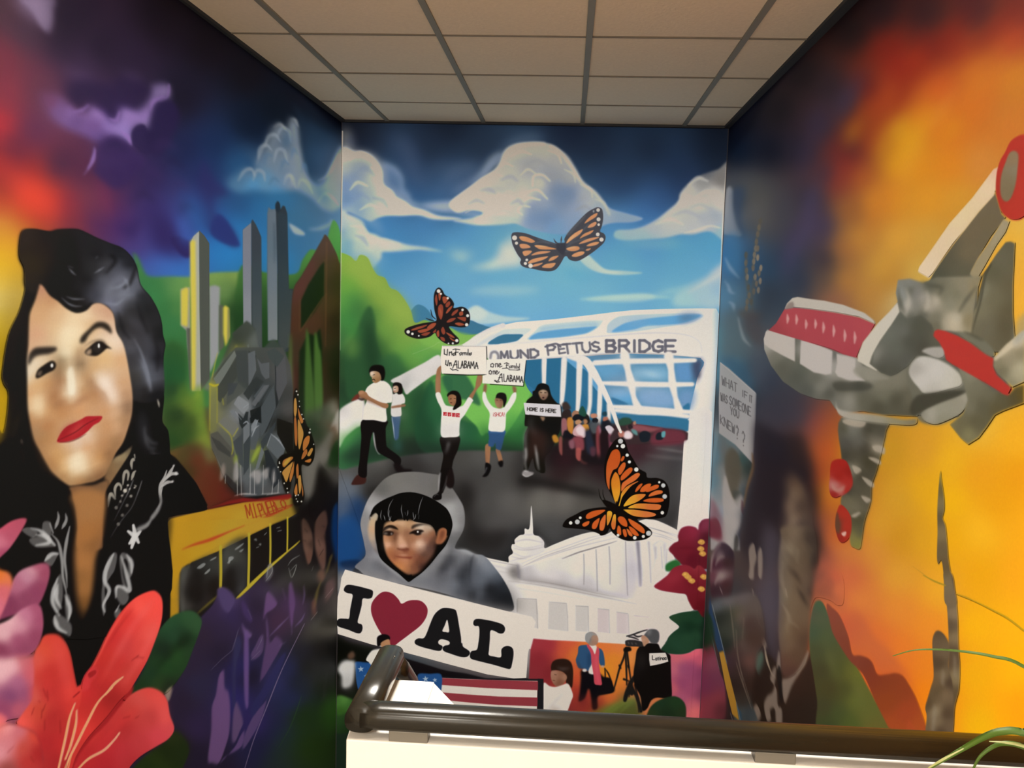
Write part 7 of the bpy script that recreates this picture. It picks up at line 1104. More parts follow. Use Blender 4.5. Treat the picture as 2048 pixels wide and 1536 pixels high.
# tail: fin, engines
F('1200 600 6e6048, 1300 560 6c5c42, 1250 700 6a5c42, 1100 800 6c5e44, 1000 900 5c5440, 1100 950 6e6046, 950 1000 544e3c, 1050 1080 5c5642, 1000 1200 5e5c48, 900 1120 4c4a3a','1320 500 1340 560 1370 660 1400 690 1290 830 1200 980 1130 1110 1140 1180 1000 1200 860 1290 820 1180 860 1100 900 1040 1000 900 1150 700',1.5,1,1.9,0)
F('1430 900 5e5842, 1380 1000 66604a, 1300 1100 5e5840, 1440 1000 625a42, 1440 1200 645a40, 1300 1300 6e664c, 1200 1400 7a7258, 1430 1400 60563c, 1400 1500 5c523a, 1250 1500 6c644e, 1200 1250 86806a','1400 870 1440 865 1470 880 1465 1000 1455 1200 1455 1400 1470 1600 1450 1700 1060 1700 1100 1500 1180 1350 1240 1100 1330 960',1.5,1,1.9,0)
SS('3c3828','1290 1020 1240 1140 1210 1300 1160 1480 1140 1560;1160 1200 1230 1110 1290 1040;1230 1110 1190 1300 1150 1400',[6,16,12,5],2,.75)
Q('d8bc8e','1310 325 1345 305 1375 310 1360 360 1330 470 1310 520 1200 640 1100 770 1000 890 920 990 880 1060 850 1110 820 1140 740 1095 750 1060 830 950 980 730 1150 540',1.5); F('1340 340 dca08a, 1280 430 e0c8a0, 1100 650 dcc296, 900 930 d8be9a, 800 1080 dcc4a4','1310 325 1375 310 1360 360 1310 520 1200 640 1000 890 850 1110 820 1140 740 1095 750 1060 980 730 1150 540',1.5,.85,1.9,0)
Q('9a8a68','1385 700 1430 720 1400 800 1330 900 1240 1060 1180 1160 1130 1110 1180 1010 1270 880',1.5); P('a89878','1380 720 1420 740 1340 860 1290 900',3,.5)
F('1480 100 b42c1c, 1420 200 b42a1c, 1529 200 b02a1a, 1350 500 a82c1c, 1360 600 b02c1c, 1450 650 b83020, 1529 500 b83020, 1600 350 b42c1c','1529 65 1480 80 1430 120 1390 200 1355 260 1330 350 1322 480 1340 570 1370 650 1430 700 1490 705 1540 680 1620 620 1680 480 1700 300 1650 140 1590 80',1.5)
F('1440 250 8a6f50, 1420 400 7e6c4e, 1400 500 7c6a4c, 1460 350 84745a, 1450 500 7a6848','1470 185 1430 200 1400 270 1370 360 1360 450 1368 530 1400 565 1440 540 1475 440 1490 330 1498 220',2)
view(1500, 560, 2048, 2048)
# upper engine smoke
F('''1150 100 8a8a82, 1180 180 aca496, 1120 180 6c6c62, 1200 80 5e5c4e, 1250 100 7a766e, 1300 130 9a9284, 1250 180 7c786c, 1340 200 a89c88, 1400 150 b0a48e, 1350 50 5c5a4a, 1420 60 68634f, 1150 250 9a9284, 1200 280 5a584c, 1300 260 5c5a4c, 1400 280 76705c, 1500 180 86806a, 1450 120 78725c, 1550 100 7a745c, 1600 200 8c8268, 1520 320 c8b698, 1540 290 b8ac94, 1480 320 a89c84, 1400 340 68624e, 1600 60 8a8068, 1680 60 8e8060, 1640 300 8a7c5c, 1200 20 7c7a70''',
 '1110 0 1200 -10 1300 20 1400 -20 1740 -30 1700 100 1660 420 1560 390 1480 380 1380 400 1250 350 1150 300 1120 200 1095 100',2.5,1,1.9,0)
SS('4a483a','1290 0 1350 30 1440 50 1420 110;1110 60 1130 180 1160 250;1700 40 1620 150 1570 230',[10,30,10],4,.6); SS('b8ae9c','1170 60 1190 150 1170 260;1330 70 1340 170 1310 230;1400 130 1390 180',[8,26,8],4,.6)
# fuselage
F('''150 470 a09a90, 250 480 a8a198, 330 450 5c5a50, 200 560 6a675a, 300 600 5c5a4e, 400 650 55564a, 250 650 525044, 350 720 4c4c42, 450 500 b8aea6, 550 600 b8aea4, 600 650 9a948a, 630 560 5a5850, 500 730 5c5a4e, 540 790 7a766a, 430 820 4e4e46, 600 850 4c4a40, 700 620 b4aaa0, 750 720 a8a094, 820 780 4c4a3e, 700 800 5a5648, 740 900 8a8476, 860 900 5c5848, 1000 850 6c6856, 1100 900 4e4a3a, 960 950 4c4838, 1200 950 565140, 1100 750 7a7462, 1200 900 66604e, 900 720 8a8474, 1000 780 7a7462, 660 900 726e62, 1240 980 504a38''',
 '105 440 130 370 210 390 360 430 600 520 800 575 850 640 950 670 1050 720 1100 700 1200 640 1280 680 1290 860 1260 1020 1000 1010 850 980 700 1000 640 960 600 900 500 890 380 850 250 760 160 640 110 520',2,1,1.9,0)
Q('b4aaa0','108 440 120 385 160 378 340 430 340 610 260 570 150 510 112 480',1.5); Q('b6aca3','385 450 480 470 620 530 612 700 570 708 480 690 375 625',1.8); Q('b4aaa0','650 550 790 590 790 680 850 740 870 755 760 755 660 720 640 690 655 620',1.8)
G('window_band','red band with small pale windows',1)
Q('9c3a40','145 372 200 320 262 215 320 203 430 212 640 240 820 275 940 325 900 400 850 460 800 575 700 550 620 515 480 470 340 430 210 392',1.2)
F('170 360 8a3438, 300 280 a84448, 500 320 a44046, 700 400 a6444a, 850 400 ac484c, 750 520 a43e46','145 372 200 320 262 215 320 203 430 212 640 240 820 275 940 325 900 400 850 460 800 575 620 515 340 430',1.5,.7,1.9,0)
Q('b4aa9c','262 212 280 170 320 130 360 122 460 138 560 150 700 180 860 240 930 295 942 325 820 272 640 238 430 210 330 200',1.5); P('7c6c64','262 210 290 170 325 160 330 200 290 212',2,.8)
for x,y,l in [(283,290,34),(350,295,36),(420,330,34),(492,328,34),(552,355,40),(627,380,42),(710,410,44),(785,425,44)]: S('d0a49c',[x,y-l,x+4,y,x,y+l],[7,24,8],1.6,.75)
G('wing','cream edged wing and dark shaded root',1)
# wing
Q('c4baa8','1110 160 1128 235 1060 340 980 450 920 560 900 620 960 670 950 672 880 640 810 600 812 560 850 460 960 320 1050 230',1.5)
F('''1150 300 5c5c50, 1050 400 66665a, 950 560 807c70, 1000 600 56544a, 1100 500 5e5e52, 1250 350 4e4c3e, 1200 450 4c4a3e, 1000 660 4a483c, 1100 700 4e4c40, 1180 620 55534a, 1300 500 4a463a, 1400 450 5a5646, 1150 380 66645a''','1130 235 1180 290 1280 260 1360 330 1400 440 1460 500 1440 560 1250 560 1190 640 1100 700 1060 715 980 690 920 620 930 540 1000 430',2.5,1,1.9,0)
# cowling
P('a8a094','1290 530 1340 505 1440 500 1462 520 1455 570 1400 585 1320 550',3)
P('6a6656','1180 640 1260 560 1400 580 1540 650 1620 760 1640 900 1600 980 1480 1050 1380 1075 1260 1040 1230 900 1180 760',4,.9)
F('''1300 600 c4bcb0, 1400 680 c8c0b4, 1300 750 c6beb2, 1500 750 c6beae, 1250 650 a8a094, 1360 830 b8b0a2, 1560 760 c0b8a4''','1195 660 1230 600 1290 570 1400 590 1500 640 1570 700 1595 750 1580 790 1500 815 1330 855 1260 800 1200 720',3)
P('3f3b2e','1250 860 1400 830 1560 815 1625 830 1560 870 1400 930 1240 1000 1200 960',4,.9)
F('1350 1000 a69e8c, 1450 950 96907c, 1550 900 948c78, 1600 850 a09884, 1450 1050 8c8670, 1300 1000 8a8472','1290 990 1400 930 1560 870 1630 840 1640 900 1590 990 1480 1050 1390 1078 1310 1050',3)
F('680 950 a8a092, 800 1000 a49c8a, 950 1020 98907c, 1100 1060 8c8468, 1240 1060 7a725a','650 900 670 960 800 985 950 1000 1150 1035 1250 1030 1240 1080 1100 1080 900 1060 760 1040 680 1010 650 960',3,.95)
P('3e3c32','640 760 900 770 890 820 700 830 640 820',4,.7); P('8c8676','780 660 850 645 960 690 1050 730 960 740 850 735 790 700',3,.7)
# nose to the right
F('''1650 700 88826c, 1700 800 746e58, 1600 750 7c7660, 1750 950 5e5842, 1650 950 76705a, 1800 850 6c6650, 1900 880 5c543c, 1980 880 54482c, 1700 1050 60583e, 1600 1100 6a6246, 1650 1180 7c7250, 1850 960 5c5234, 2040 860 604e20, 1500 1080 7c704a''',
 '1560 640 1700 720 1830 830 1950 850 1990 800 2060 780 2060 920 1900 980 1840 1010 1780 1100 1720 1180 1640 1230 1580 1180 1500 1080 1600 1000 1640 900 1600 760',3,1,1.9,0)
P('8a8258','1590 1150 1640 1100 1680 1130 1650 1200',6,.6)
G('tail_stripe','bright red stripe',1)
Q('b8332a','1385 375 1410 362 1470 375 1560 410 1650 460 1730 520 1800 560 1830 580 1825 640 1850 700 1950 790 1960 810 1935 855 1900 845 1780 770 1640 690 1520 625 1470 590 1455 520 1420 460 1375 410',2)
P('74705c','1560 390 1660 400 1760 450 1830 520 1835 570 1780 560 1700 490 1600 430',3,.9); P('544f3c','1600 385 1700 410 1760 460 1700 440',3,.7)
F('1900 520 b8a888, 2000 450 d4c0a0, 1850 600 867c60, 1950 600 94886c, 2030 550 8c8062, 1900 680 726a50, 2000 700 aca080, 2030 660 b8ac8c, 1960 760 8c8468','1830 580 1920 480 2060 380 2060 760 1970 800 1900 740 1850 690 1825 640',3,1,1.9,0); S('d6c4a4','1840 590 1940 500 2060 400',[26,44,60],3,.8)
G()
view(0,0,1,1)
P('8f9088','2034 640 2060 620 2060 660 2030 690',5,.5)
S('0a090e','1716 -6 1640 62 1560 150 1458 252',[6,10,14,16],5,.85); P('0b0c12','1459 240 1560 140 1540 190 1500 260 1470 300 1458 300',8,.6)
# ---------------------------------------------------------------- paint albedo = colour seen in the photograph / light that reaches it
def lin(x): return np.where(x <= .04045, x/12.92, ((x+.055)/1.055)**2.4)
def enc(x): return np.where(x <= .0031308, x*12.92, 1.055*np.maximum(x, 1e-6)**(1/2.4)-.055)
LIGHT = {
 'L': [[-2.28, 5.586, -7.244, 3.04, -0.346, 1.084, 1.769, -6.93, 4.971, 2.633, -2.81, 0.325, 1.161, 0.97, -1.891], [-2.309, 5.809, -7.854, 3.325, -0.346, 0.586, 2.145, -6.859, 4.952, 3.154, -3.32, 0.344, 1.204, 1.078, -2.039], [-2.437, 5.845, -8.159, 3.763, -0.526, 0.491, 2.569, -7.235, 4.972, 3.107, -3.61, 0.539, 1.434, 1.057, -2.151]],
 'B': [[-1.111, 3.392, -3.551, 0.042, 0.879, 0.551, 0.785, -1.467, 0.587, -0.788, 0.378, -0.462, -0.423, 0.303, 0.133], [-1.228, 3.467, -3.732, 0.205, 0.819, 0.4, 1.082, -1.693, 0.661, -0.71, 0.339, -0.556, -0.36, 0.201, 0.242], [-1.422, 3.587, -4.042, 0.622, 0.619, 0.365, 1.416, -2.202, 0.904, -0.798, 0.371, -0.596, -0.268, 0.065, 0.423]],
 'R': [[-2.559, 6.809, -7.23, -0.606, 2.531, 1.079, -0.471, -4.138, 4.679, 3.79, -2.777, -1.444, 0.206, 2.156, -1.893], [-2.53, 7.0, -7.836, -0.728, 2.845, 0.616, -0.119, -3.956, 5.039, 4.122, -3.125, -1.739, 0.312, 2.27, -2.019], [-2.543, 7.12, -8.277, -0.667, 2.967, 0.177, 0.16, -3.969, 5.322, 4.438, -3.242, -1.926, 0.389, 2.244, -2.123]]}
for key, w in WALLS.items():
    st = 16; hh, ww = w.H//st+2, w.W//st+2
    v, u = np.mgrid[0:hh, 0:ww]*1.
    u = (u*st/w.ppu).clip(0, {'L': 3.3, 'B': 9, 'R': 3.6}[key]).ravel()/3; v = (v*st/w.ppv).clip(0.04, 3.2).ravel()/3
    A = np.stack([u**i*v**j for i in range(5) for j in range(5-i)], 1)
    g = resize(np.exp(A @ np.array(LIGHT[key]).T).clip(.1, 5).reshape(hh, ww, 3).astype(np.float32), w.H, w.W, st)
    if key == 'B': lum = w.buf.mean(2, keepdims=True); w.buf = lum+(w.buf-lum)*.92
    w.buf = enc((((lin(w.buf.clip(0, 1))-.003)/g).clip(.0015, .93))).astype(np.float32)
# ---------------------------------------------------------------- materials
def mat(name, colr, rough=.6, noise=0, nscale=30, bump=0, bscale=200, metal=0, spec=.5, coat=0):
    m = bpy.data.materials.new(name); m.use_nodes = True; nt = m.node_tree; b = nt.nodes['Principled BSDF']
    b.inputs['Base Color'].default_value = (*colr, 1); b.inputs['Roughness'].default_value = rough; b.inputs['Metallic'].default_value = metal
    b.inputs['Specular IOR Level'].default_value = spec; b.inputs['Coat Weight'].default_value = coat
    tc = nt.nodes.new('ShaderNodeTexCoord')
    if noise:
        n = nt.nodes.new('ShaderNodeTexNoise'); n.inputs['Scale'].default_value = nscale; n.inputs['Detail'].default_value = 5
        nt.links.new(tc.outputs['Object'], n.inputs['Vector'])
        mx = nt.nodes.new('ShaderNodeMix'); mx.data_type = 'RGBA'
        mx.inputs[6].default_value = (*[c*(1-noise) for c in colr], 1); mx.inputs[7].default_value = (*[min(1, c*(1+noise)) for c in colr], 1)
        nt.links.new(n.outputs['Fac'], mx.inputs[0]); nt.links.new(mx.outputs[2], b.inputs['Base Color'])
    if bump:
        n = nt.nodes.new('ShaderNodeTexNoise'); n.inputs['Scale'].default_value = bscale; n.inputs['Detail'].default_value = 3
        nt.links.new(tc.outputs['Object'], n.inputs['Vector'])
        bp = nt.nodes.new('ShaderNodeBump'); bp.inputs['Strength'].default_value = bump; bp.inputs['Distance'].default_value = .002
        nt.links.new(n.outputs['Fac'], bp.inputs['Height']); nt.links.new(bp.outputs['Normal'], b.inputs['Normal'])
    return m
M = dict(
    cross=mat('thin_dark_joint', (.17, .14, .105), .7), tile=mat('ceiling_tile', (.86, .73, .56), .95, .08, 60, .5, 90), grid=mat('ceiling_grid', (.24, .23, .19), .6),
    trim=mat('dark_trim_paint', (.016, .016, .02), .7, .3, 12), wall=mat('dark_wall_paint', (.06, .05, .06), .7, .1),
    guard=mat('cream_wall_paint', (.57, .54, .50), .55, .02, 8, .15, 120), rail=mat('dark_handrail', (.011, .0095, .007), .24, .12, 25, .05, 60, 0, .26),
    bracket=mat('grey_bracket', (.10, .09, .075), .5), floor=mat('floor_covering', (.22, .19, .15), .6, .15, 6),
    hall=mat('hall_wall_paint', (.66, .58, .46), .7, .03), leaf=mat('leaf_green', (.040, .075, .006), .55, .35, 9, 0, 1, 0, .25),
    leafpale=mat('leaf_pale_stripe', (.26, .27, .10), .5), pot=mat('clay_pot', (.30, .13, .07), .7, .15, 12), soil=mat('soil', (.04, .03, .02), .95, .3, 40, .6, 60),
    diffuser=mat('lamp_diffuser', (.9, .9, .85), .6), frame=mat('lamp_frame', (.75, .73, .68), .5))
_e = M['diffuser'].node_tree.nodes['Principled BSDF']; _e.inputs['Emission Color'].default_value = (1, .94, .84, 1); _e.inputs['Emission Strength'].default_value = 3.0
# ---------------------------------------------------------------- helpers
def link(name, me, m=None, parent=None):
    o = bpy.data.objects.new(name, me); C.objects.link(o)
    if m is not None: me.materials.append(m)
    if parent is not None: o.parent = parent
    return o
def pyd(name, v, f): me = bpy.data.meshes.new(name); me.from_pydata([tuple(map(float, p)) for p in v], [], f); me.update(); return me
def smooth(me):
    for p in me.polygons: p.use_smooth = True
    return me
def prism(name, base, top, m, parent=None, bev=0):
    """hull between two matching rings of points"""
    n = len(base); v = list(base)+list(top)
    f = [list(range(n))[::-1], list(range(n, 2*n))]+[[i, (i+1) % n, n+(i+1) % n, n+i] for i in range(n)]
    me = pyd(name, v, f); bm = bmesh.new(); bm.from_mesh(me); bmesh.ops.recalc_face_normals(bm, faces=bm.faces)
    if bev: bmesh.ops.bevel(bm, geom=bm.edges[:], offset=bev, segments=2, affect='EDGES', profile=.6)
    bm.to_mesh(me); bm.free(); return link(name, me, m, parent)
def boxo(name, a, b, m, parent=None, bev=0):
    x0, y0, z0 = a; x1, y1, z1 = b
    r = lambda z: [(x0, y0, z), (x1, y0, z), (x1, y1, z), (x0, y1, z)]
    return prism(name, r(z0), r(z1), m, parent, bev)
def tag(o, **k):
    for a, b in k.items(): o[a] = b
    return o
def empty(name, loc=(0, 0, 0)):
    o = bpy.data.objects.new(name, None); C.objects.link(o); o.location = loc; o.empty_display_size = .1; return o
# ---------------------------------------------------------------- walls (structure)
def wallslab(name, a, b, out, y_ext=None):
    """10 cm slab from top corner points a,b (with lower partners) pushed outwards"""
    at, ab = a; bt, bb = b
    front = [at, bt, bb, ab]; back = [p+out*.1 for p in front]
    return tag(prism(name, front, back, M['wall']), kind='structure')
WT = np.array([0, 0, 1.])
for key, nm in (('L', 'wall_left'), ('R', 'wall_right')):
    w = WALLS[key]; t0, b0 = (LT, LB) if key == 'L' else (RT, RB)
    far = w.eu*w.L
    wallslab(nm, (t0, b0), (t0+far, b0+far), -w.n)
    e0, e1 = t0+far, b0+far
    t = (-3.0-e0[1])/w.eu[1]
    wallslab(nm+'_hall', (e0, e1), (e0+w.eu*t, e1+w.eu*t), -w.n)
    bpy.data.objects[nm+'_hall'].data.materials[0] = M['hall']
w = WALLS['B']; wallslab('wall_back', (LT-[.1, 0, 0], LB-[.1, 0, 0]), (RT+[.1, 0, 0], RB+[.1, 0, 0]), np.array([0, 1., 0]))
tag(boxo('wall_rear', (-1.6, -3.1, 0), (1.2, -3.0, CEIL_Z), M['hall']), kind='structure')
# floors: upper landing, stairwell floor
tag(boxo('floor', (-1.36, -3.0, -.12), (.88, 1.37, 0), M['floor']), kind='structure')
tag(boxo('floor_lower', (-1.45, 1.45, LOW_Z-.1), (.95, 5.45, LOW_Z), M['floor']), kind='structure')
# ---------------------------------------------------------------- murals (flat paint on the walls)
def on_wall(w, tex, off):
    q = np.asarray(tex)/[w.ppu, w.ppv]
    return w.O+q[:, :1]*w.eu+q[:, 1:]*w.ev+w.n*off
def uvs(me, w, tex):
    uv = me.uv_layers.new(name='wall'); tex = np.asarray(tex)
    for l in me.loops: uv.data[l.index].uv = (tex[l.vertex_index][0]/w.W, 1-tex[l.vertex_index][1]/w.H)
MURAL = {}
LABELS = {'L': ('mural_left', 'mural on the left wall with a woman portrait, yellow bus and red lily'),
          'B': ('mural_back', 'mural on the end wall with a white bridge, marchers, hooded boy and banner'),
          'R': ('mural_right', 'mural on the right wall with an aircraft over orange and yellow flames')}
for key, w in WALLS.items():
    img = bpy.data.images.new('mural_paint_'+w.name, w.W, w.H)
    px_ = np.ones((w.H, w.W, 4), np.float32); px_[..., :3] = w.buf[::-1]
    img.pixels.foreach_set(px_.ravel()); img.update(); img.pack()
    m = bpy.data.materials.new('mural_'+w.name); m.use_nodes = True; nt = m.node_tree; b = nt.nodes['Principled BSDF']
    ti = nt.nodes.new('ShaderNodeTexImage'); ti.image = img; ti.extension = 'EXTEND'; ti.interpolation = 'Cubic'
    b.inputs['Roughness'].default_value = .62; b.inputs['Specular IOR Level'].default_value = .07
    tc = nt.nodes.new('ShaderNodeTexCoord'); n = nt.nodes.new('ShaderNodeTexNoise'); n.inputs['Scale'].default_value = 140; n.inputs['Detail'].default_value = 4
    nt.links.new(tc.outputs['Object'], n.inputs['Vector'])
    # fine mottling of rolled wall paint
    mr = nt.nodes.new('ShaderNodeMapRange'); mr.inputs[3].default_value = .93; mr.inputs[4].default_value = 1.07; nt.links.new(n.outputs['Fac'], mr.inputs[0])
    vm = nt.nodes.new('ShaderNodeVectorMath'); vm.operation = 'SCALE'; nt.links.new(ti.outputs['Color'], vm.inputs[0]); nt.links.new(mr.outputs[0], vm.inputs['Scale'])
    nt.links.new(vm.outputs[0], b.inputs['Base Color'])
    bp = nt.nodes.new('ShaderNodeBump'); bp.inputs['Strength'].default_value = .12; bp.inputs['Distance'].default_value = .001
    nt.links.new(n.outputs['Fac'], bp.inputs['Height']); nt.links.new(bp.outputs['Normal'], b.inputs['Normal'])
    if key == 'B':
        q = (np.array([LT, RT, RB, LB])-w.O) @ w.inv.T*[w.ppu, w.ppv]+[[3, 0], [-3, 0], [-3, 0], [3, 0]]
    else: q = np.array([[0, 0], [w.W, 0], [w.W, w.H], [0, w.H]], float)+[[1, 0], [0, 0], [0, 0], [1, 0]]
    me = pyd('mural', on_wall(w, q, .001), [[0, 1, 2, 3]]); uvs(me, w, q)
    o = link('mural', me, m); tag(o, label=LABELS[key][1], category='mural'); MURAL[key] = (o, m, q)
def inside(q, poly):
    """even-odd test of points q in a polygon"""
    a = poly; b = np.roll(poly, -1, 0); x, y = q[:, :1], q[:, 1:]
    cr = ((a[:, 1] > y) != (b[:, 1] > y)) & (x < (b[:, 0]-a[:, 0])*(y-a[:, 1])/(b[:, 1]-a[:, 1]+1e-12)+a[:, 0])
    return cr.sum(1) % 2 == 1
def paint_part(w, g, parent, off, m, lim):
    tex, faces, k, kept, offs, big, lev = [], [], 0, [], [], 0, []
    for p in g['polys']:
        t = px2tex(w, p)
        t[:, 0] = t[:, 0].clip(lim[0], lim[1]); t[:, 1] = t[:, 1].clip(2, w.H-2)
        t = t[np.r_[True, np.abs(np.diff(t, axis=0)).max(1) > .05]]
        if len(t) < 3 or np.ptp(t[:, 0]) < 3 or np.ptp(t[:, 1]) < 3: continue
        cov = np.zeros(len(t), bool)
        for q_ in kept: cov |= inside(t, q_)
        ar = abs(np.dot(t[:, 0], np.roll(t[:, 1], 1))-np.dot(t[:, 1], np.roll(t[:, 0], 1)))/2; big = max(big, ar)
        if cov.mean() > .85 or ar < .02*big: continue     # detail inside a shape that is already there
        bb = (t.min(0), t.max(0))
        lv = 1+max([l_ for (p0, p1), l_ in lev if (p0 < bb[1]).all() and (p1 > bb[0]).all()], default=-1)
        lev.append((bb, lv)); offs.append(np.full(len(t), off+4e-5*lv)); kept.append(t)
        tex.append(t); faces.append(list(range(k, k+len(t)))); k += len(t)
    if not tex: return None
    tex = np.vstack(tex); offs = np.concatenate(offs)[:, None]
    me = pyd(g['name'], on_wall(w, tex, 0)+w.n*offs, faces); uvs(me, w, tex)
    # all faces look into the hall
    nn = Vector(w.n); bm = bmesh.new(); bm.from_mesh(me)
    for f in bm.faces:
        f.normal_update()
        if f.normal.dot(nn) < 0: f.normal_flip()
    bm.to_mesh(me); bm.free()
    o = link(g['name'], me, m, parent)
    if g['label']: o['label'] = g['label']
    o_top[0] = off+4e-5*(max(l_ for _, l_ in lev)+1)
    return o
o_top = [0]
cnt = {'L': .0002, 'B': .0002, 'R': .0002}
for g in GROUPS:
    w = g['wall']; key = {'left': 'L', 'back': 'B', 'right': 'R'}[w.name]; par, m, q = MURAL[key]
    lim = (2, (RT-w.O) @ w.inv.T[:, 0]*w.ppu-26) if key == 'B' else (2, w.W-2)
    off = cnt[key]+.001
    o = paint_part(w, g, par, off, m, lim)
    if o is None: continue
    for s_ in g['subs']: paint_part(w, s_, o, o_top[0], m, lim)
    cnt[key] = o_top[0]-.001
# ---------------------------------------------------------------- ceiling
ceil = tag(boxo('ceiling', (-1.6, -3.0, CEIL_Z+.045), (1.2, 5.5, CEIL_Z+.1), M['tile']), kind='structure')
XS = [-1.40, -1.100, -.532, .045, .632, .90]
YS = [5.395]+[4.847-.638*i for i in range(0, 12)]+[-3.0]
BW = .024
tm = {}
def tile_mesh(sx, sy):
    k = (round(sx, 3), round(sy, 3))
    if k not in tm:
        bm = bmesh.new(); hx, hy = sx/2, sy/2; i = .007
        lo = [bm.verts.new(p) for p in ((-hx+i, -hy+i, -.004), (hx-i, -hy+i, -.004), (hx-i, hy-i, -.004), (-hx+i, hy-i, -.004))]
        mi = [bm.verts.new(p) for p in ((-hx, -hy, .002), (hx, -hy, .002), (hx, hy, .002), (-hx, hy, .002))]
        up = [bm.verts.new(p) for p in ((-hx, -hy, .016), (hx, -hy, .016), (hx, hy, .016), (-hx, hy, .016))]
        bm.faces.new(lo); bm.faces.new(up[::-1])
        for a, b_ in ((lo, mi), (mi, up)):
            for j in range(4): bm.faces.new((a[j], b_[j], b_[(j+1) % 4], a[(j+1) % 4]))
        bmesh.ops.recalc_face_normals(bm, faces=bm.faces)
        me = bpy.data.meshes.new('ceiling_tile'); bm.to_mesh(me); bm.free(); me.materials.append(M['tile']); tm[k] = me
    return tm[k]
random.seed(4)
for i in range(len(XS)-1):
    for j in range(len(YS)-1):
        x0, x1, y1, y0 = XS[i]+.006, XS[i+1]-.006, YS[j]-.003, YS[j+1]+.003
        if i == 2 and any(y0 < ly < y1 for ly, _ in LAMPS): continue          # lamp bays
        o = link('ceiling_tile', tile_mesh(x1-x0, y1-y0), None, ceil); o.location = ((x0+x1)/2, (y0+y1)/2, CEIL_Z+.006+random.uniform(-.0008, .0008))
for x in XS[1:-1]: boxo('ceiling_runner', (x-BW/2, -3.0, CEIL_Z-.004), (x+BW/2, 5.39, CEIL_Z+.03), M['grid'], ceil)
for y in YS[1:-1]: boxo('cross_runner', (XS[0], y-.0045, CEIL_Z-.0012), (XS[-1], y+.0045, CEIL_Z+.02), M['cross'], ceil)
# dark painted wall angle round the ceiling
tag(boxo('trim_1', (LT[0]-.004, -2.95, CEIL_Z-.012), (LT[0]+.028, 5.39, CEIL_Z+.002), M['trim']), kind='structure')
tag(boxo('trim_2', (RT[0]-.03, -2.95, CEIL_Z-.012), (RT[0]+.006, 5.39, CEIL_Z+.002), M['trim']), kind='structure')
tag(boxo('trim_3', (LT[0]+.028, 5.37, CEIL_Z-.012), (RT[0]-.03, 5.398, CEIL_Z+.002), M['trim']), kind='structure')
for (y, _), nm in zip(LAMPS, ('added out of view above the stairwell', 'above the landing', 'at the rear of the hall')):
    t = tag(empty('ceiling_lamp', (-.243, y, CEIL_Z-.01)), label='square warm ceiling lamp '+nm, category='lamp')
    boxo('frame', (-.285, -.31, -.005), (.285, .31, .02), M['frame'], t, .003); boxo('diffuser', (-.26, -.28, -.008), (.26, .28, -.005), M['diffuser'], t)
# ---------------------------------------------------------------- guard wall round the stair opening
ZT = .866; FY = 1.372
gw = empty('guard_wall', (-.1, FY+.06, 0)); tag(gw, label='low cream wall in front of the stairwell with a short return at its left end', category='wall')
gw.location = (0, 0, 0)
bpy.context.view_layer.update()
prism('wall_body', [(-.336, FY, 0), (.885, FY, 0), (.885, FY+.115, 0), (-.226, FY+.115, 0), (-.226, FY+.23, 0), (-.355, FY+.232, 0)],
      [(-.336, FY, ZT), (.885, FY, ZT), (.885, FY+.115, ZT), (-.226, FY+.115, ZT), (-.226, FY+.23, ZT), (-.355, FY+.232, ZT)], M['guard'], gw, .003)
# sloped skirt falling away on the stair side of the return
prism('sloped_skirt', [(-.227, FY+.118, ZT-.002), (-.150, FY+.118, ZT-.080), (-.150, FY+.118, -.3), (-.227, FY+.118, -.3)],
      [(-.227, FY+.228, ZT-.002), (-.150, FY+.228, ZT-.080), (-.150, FY+.228, -.3), (-.227, FY+.228, -.3)], M['guard'], gw)
# ---------------------------------------------------------------- handrail
def at(px, py, y):
    """point on the ray through a pixel at world depth y"""
    d = ray([(px, py)])[0]; return EYE+d*((y-EYE[1])/d[1])
def sweep(name, path, rx, rz, m, parent, n=20, flat=.0, caps=True):
    """oval bar along path; the oval's width axis is level"""
    P_ = [Vector(p) for p in path]; vs, fs = [], []
    for i, p in enumerate(P_):
        a = (P_[i]-P_[i-1]).normalized() if i else (P_[1]-P_[0]).normalized(); b = (P_[i+1]-P_[i]).normalized() if i < len(P_)-1 else a
        t = (a+b).normalized(); k = 1/max(.35, t.dot(a))
        sd = t.cross(Vector((0, 0, 1))).normalized(); up = sd.cross(t).normalized()
        for j in range(n):
            th = 2*math.pi*j/n; c, s = math.cos(th), math.sin(th)
            e = .75; c = math.copysign(abs(c)**e, c); s = math.copysign(abs(s)**e, s)
            vs.append(p+sd*(rx*c*k)+up*(rz*s))
    for i in range(len(P_)-1):
        for j in range(n): fs.append([i*n+j, i*n+(j+1) % n, (i+1)*n+(j+1) % n, (i+1)*n+j])
    if caps: fs.append(list(range(n))[::-1]); fs.append(list(range(len(vs)-n, len(vs))))
    me = pyd(name, vs, fs); bm = bmesh.new(); bm.from_mesh(me); bmesh.ops.recalc_face_normals(bm, faces=bm.faces); bm.to_mesh(me); bm.free()
    smooth(me)
    return link(name, me, m, parent)
hr = tag(empty('handrail', (0, 0, 0)), label='dark grey glossy handrail mounted along the top of the low cream wall', category='handrail')
RZ, RY, RX = .901, 1.390, -.313
sweep('front_rail', [(.87, RY, RZ), (RX+.03, RY, RZ), (RX-.0, RY, RZ)], .025, .0205, M['rail'], hr, 28)
rr = sweep('return_rail', [(RX, RY-.022, RZ), (RX, RY+.1, RZ), (RX, RY+.235, RZ)]+[(RX, RY+.235+.02*math.sin(t), RZ) for t in (.5, 1., 1.4)], .025, .0205, M['rail'], hr, 28)
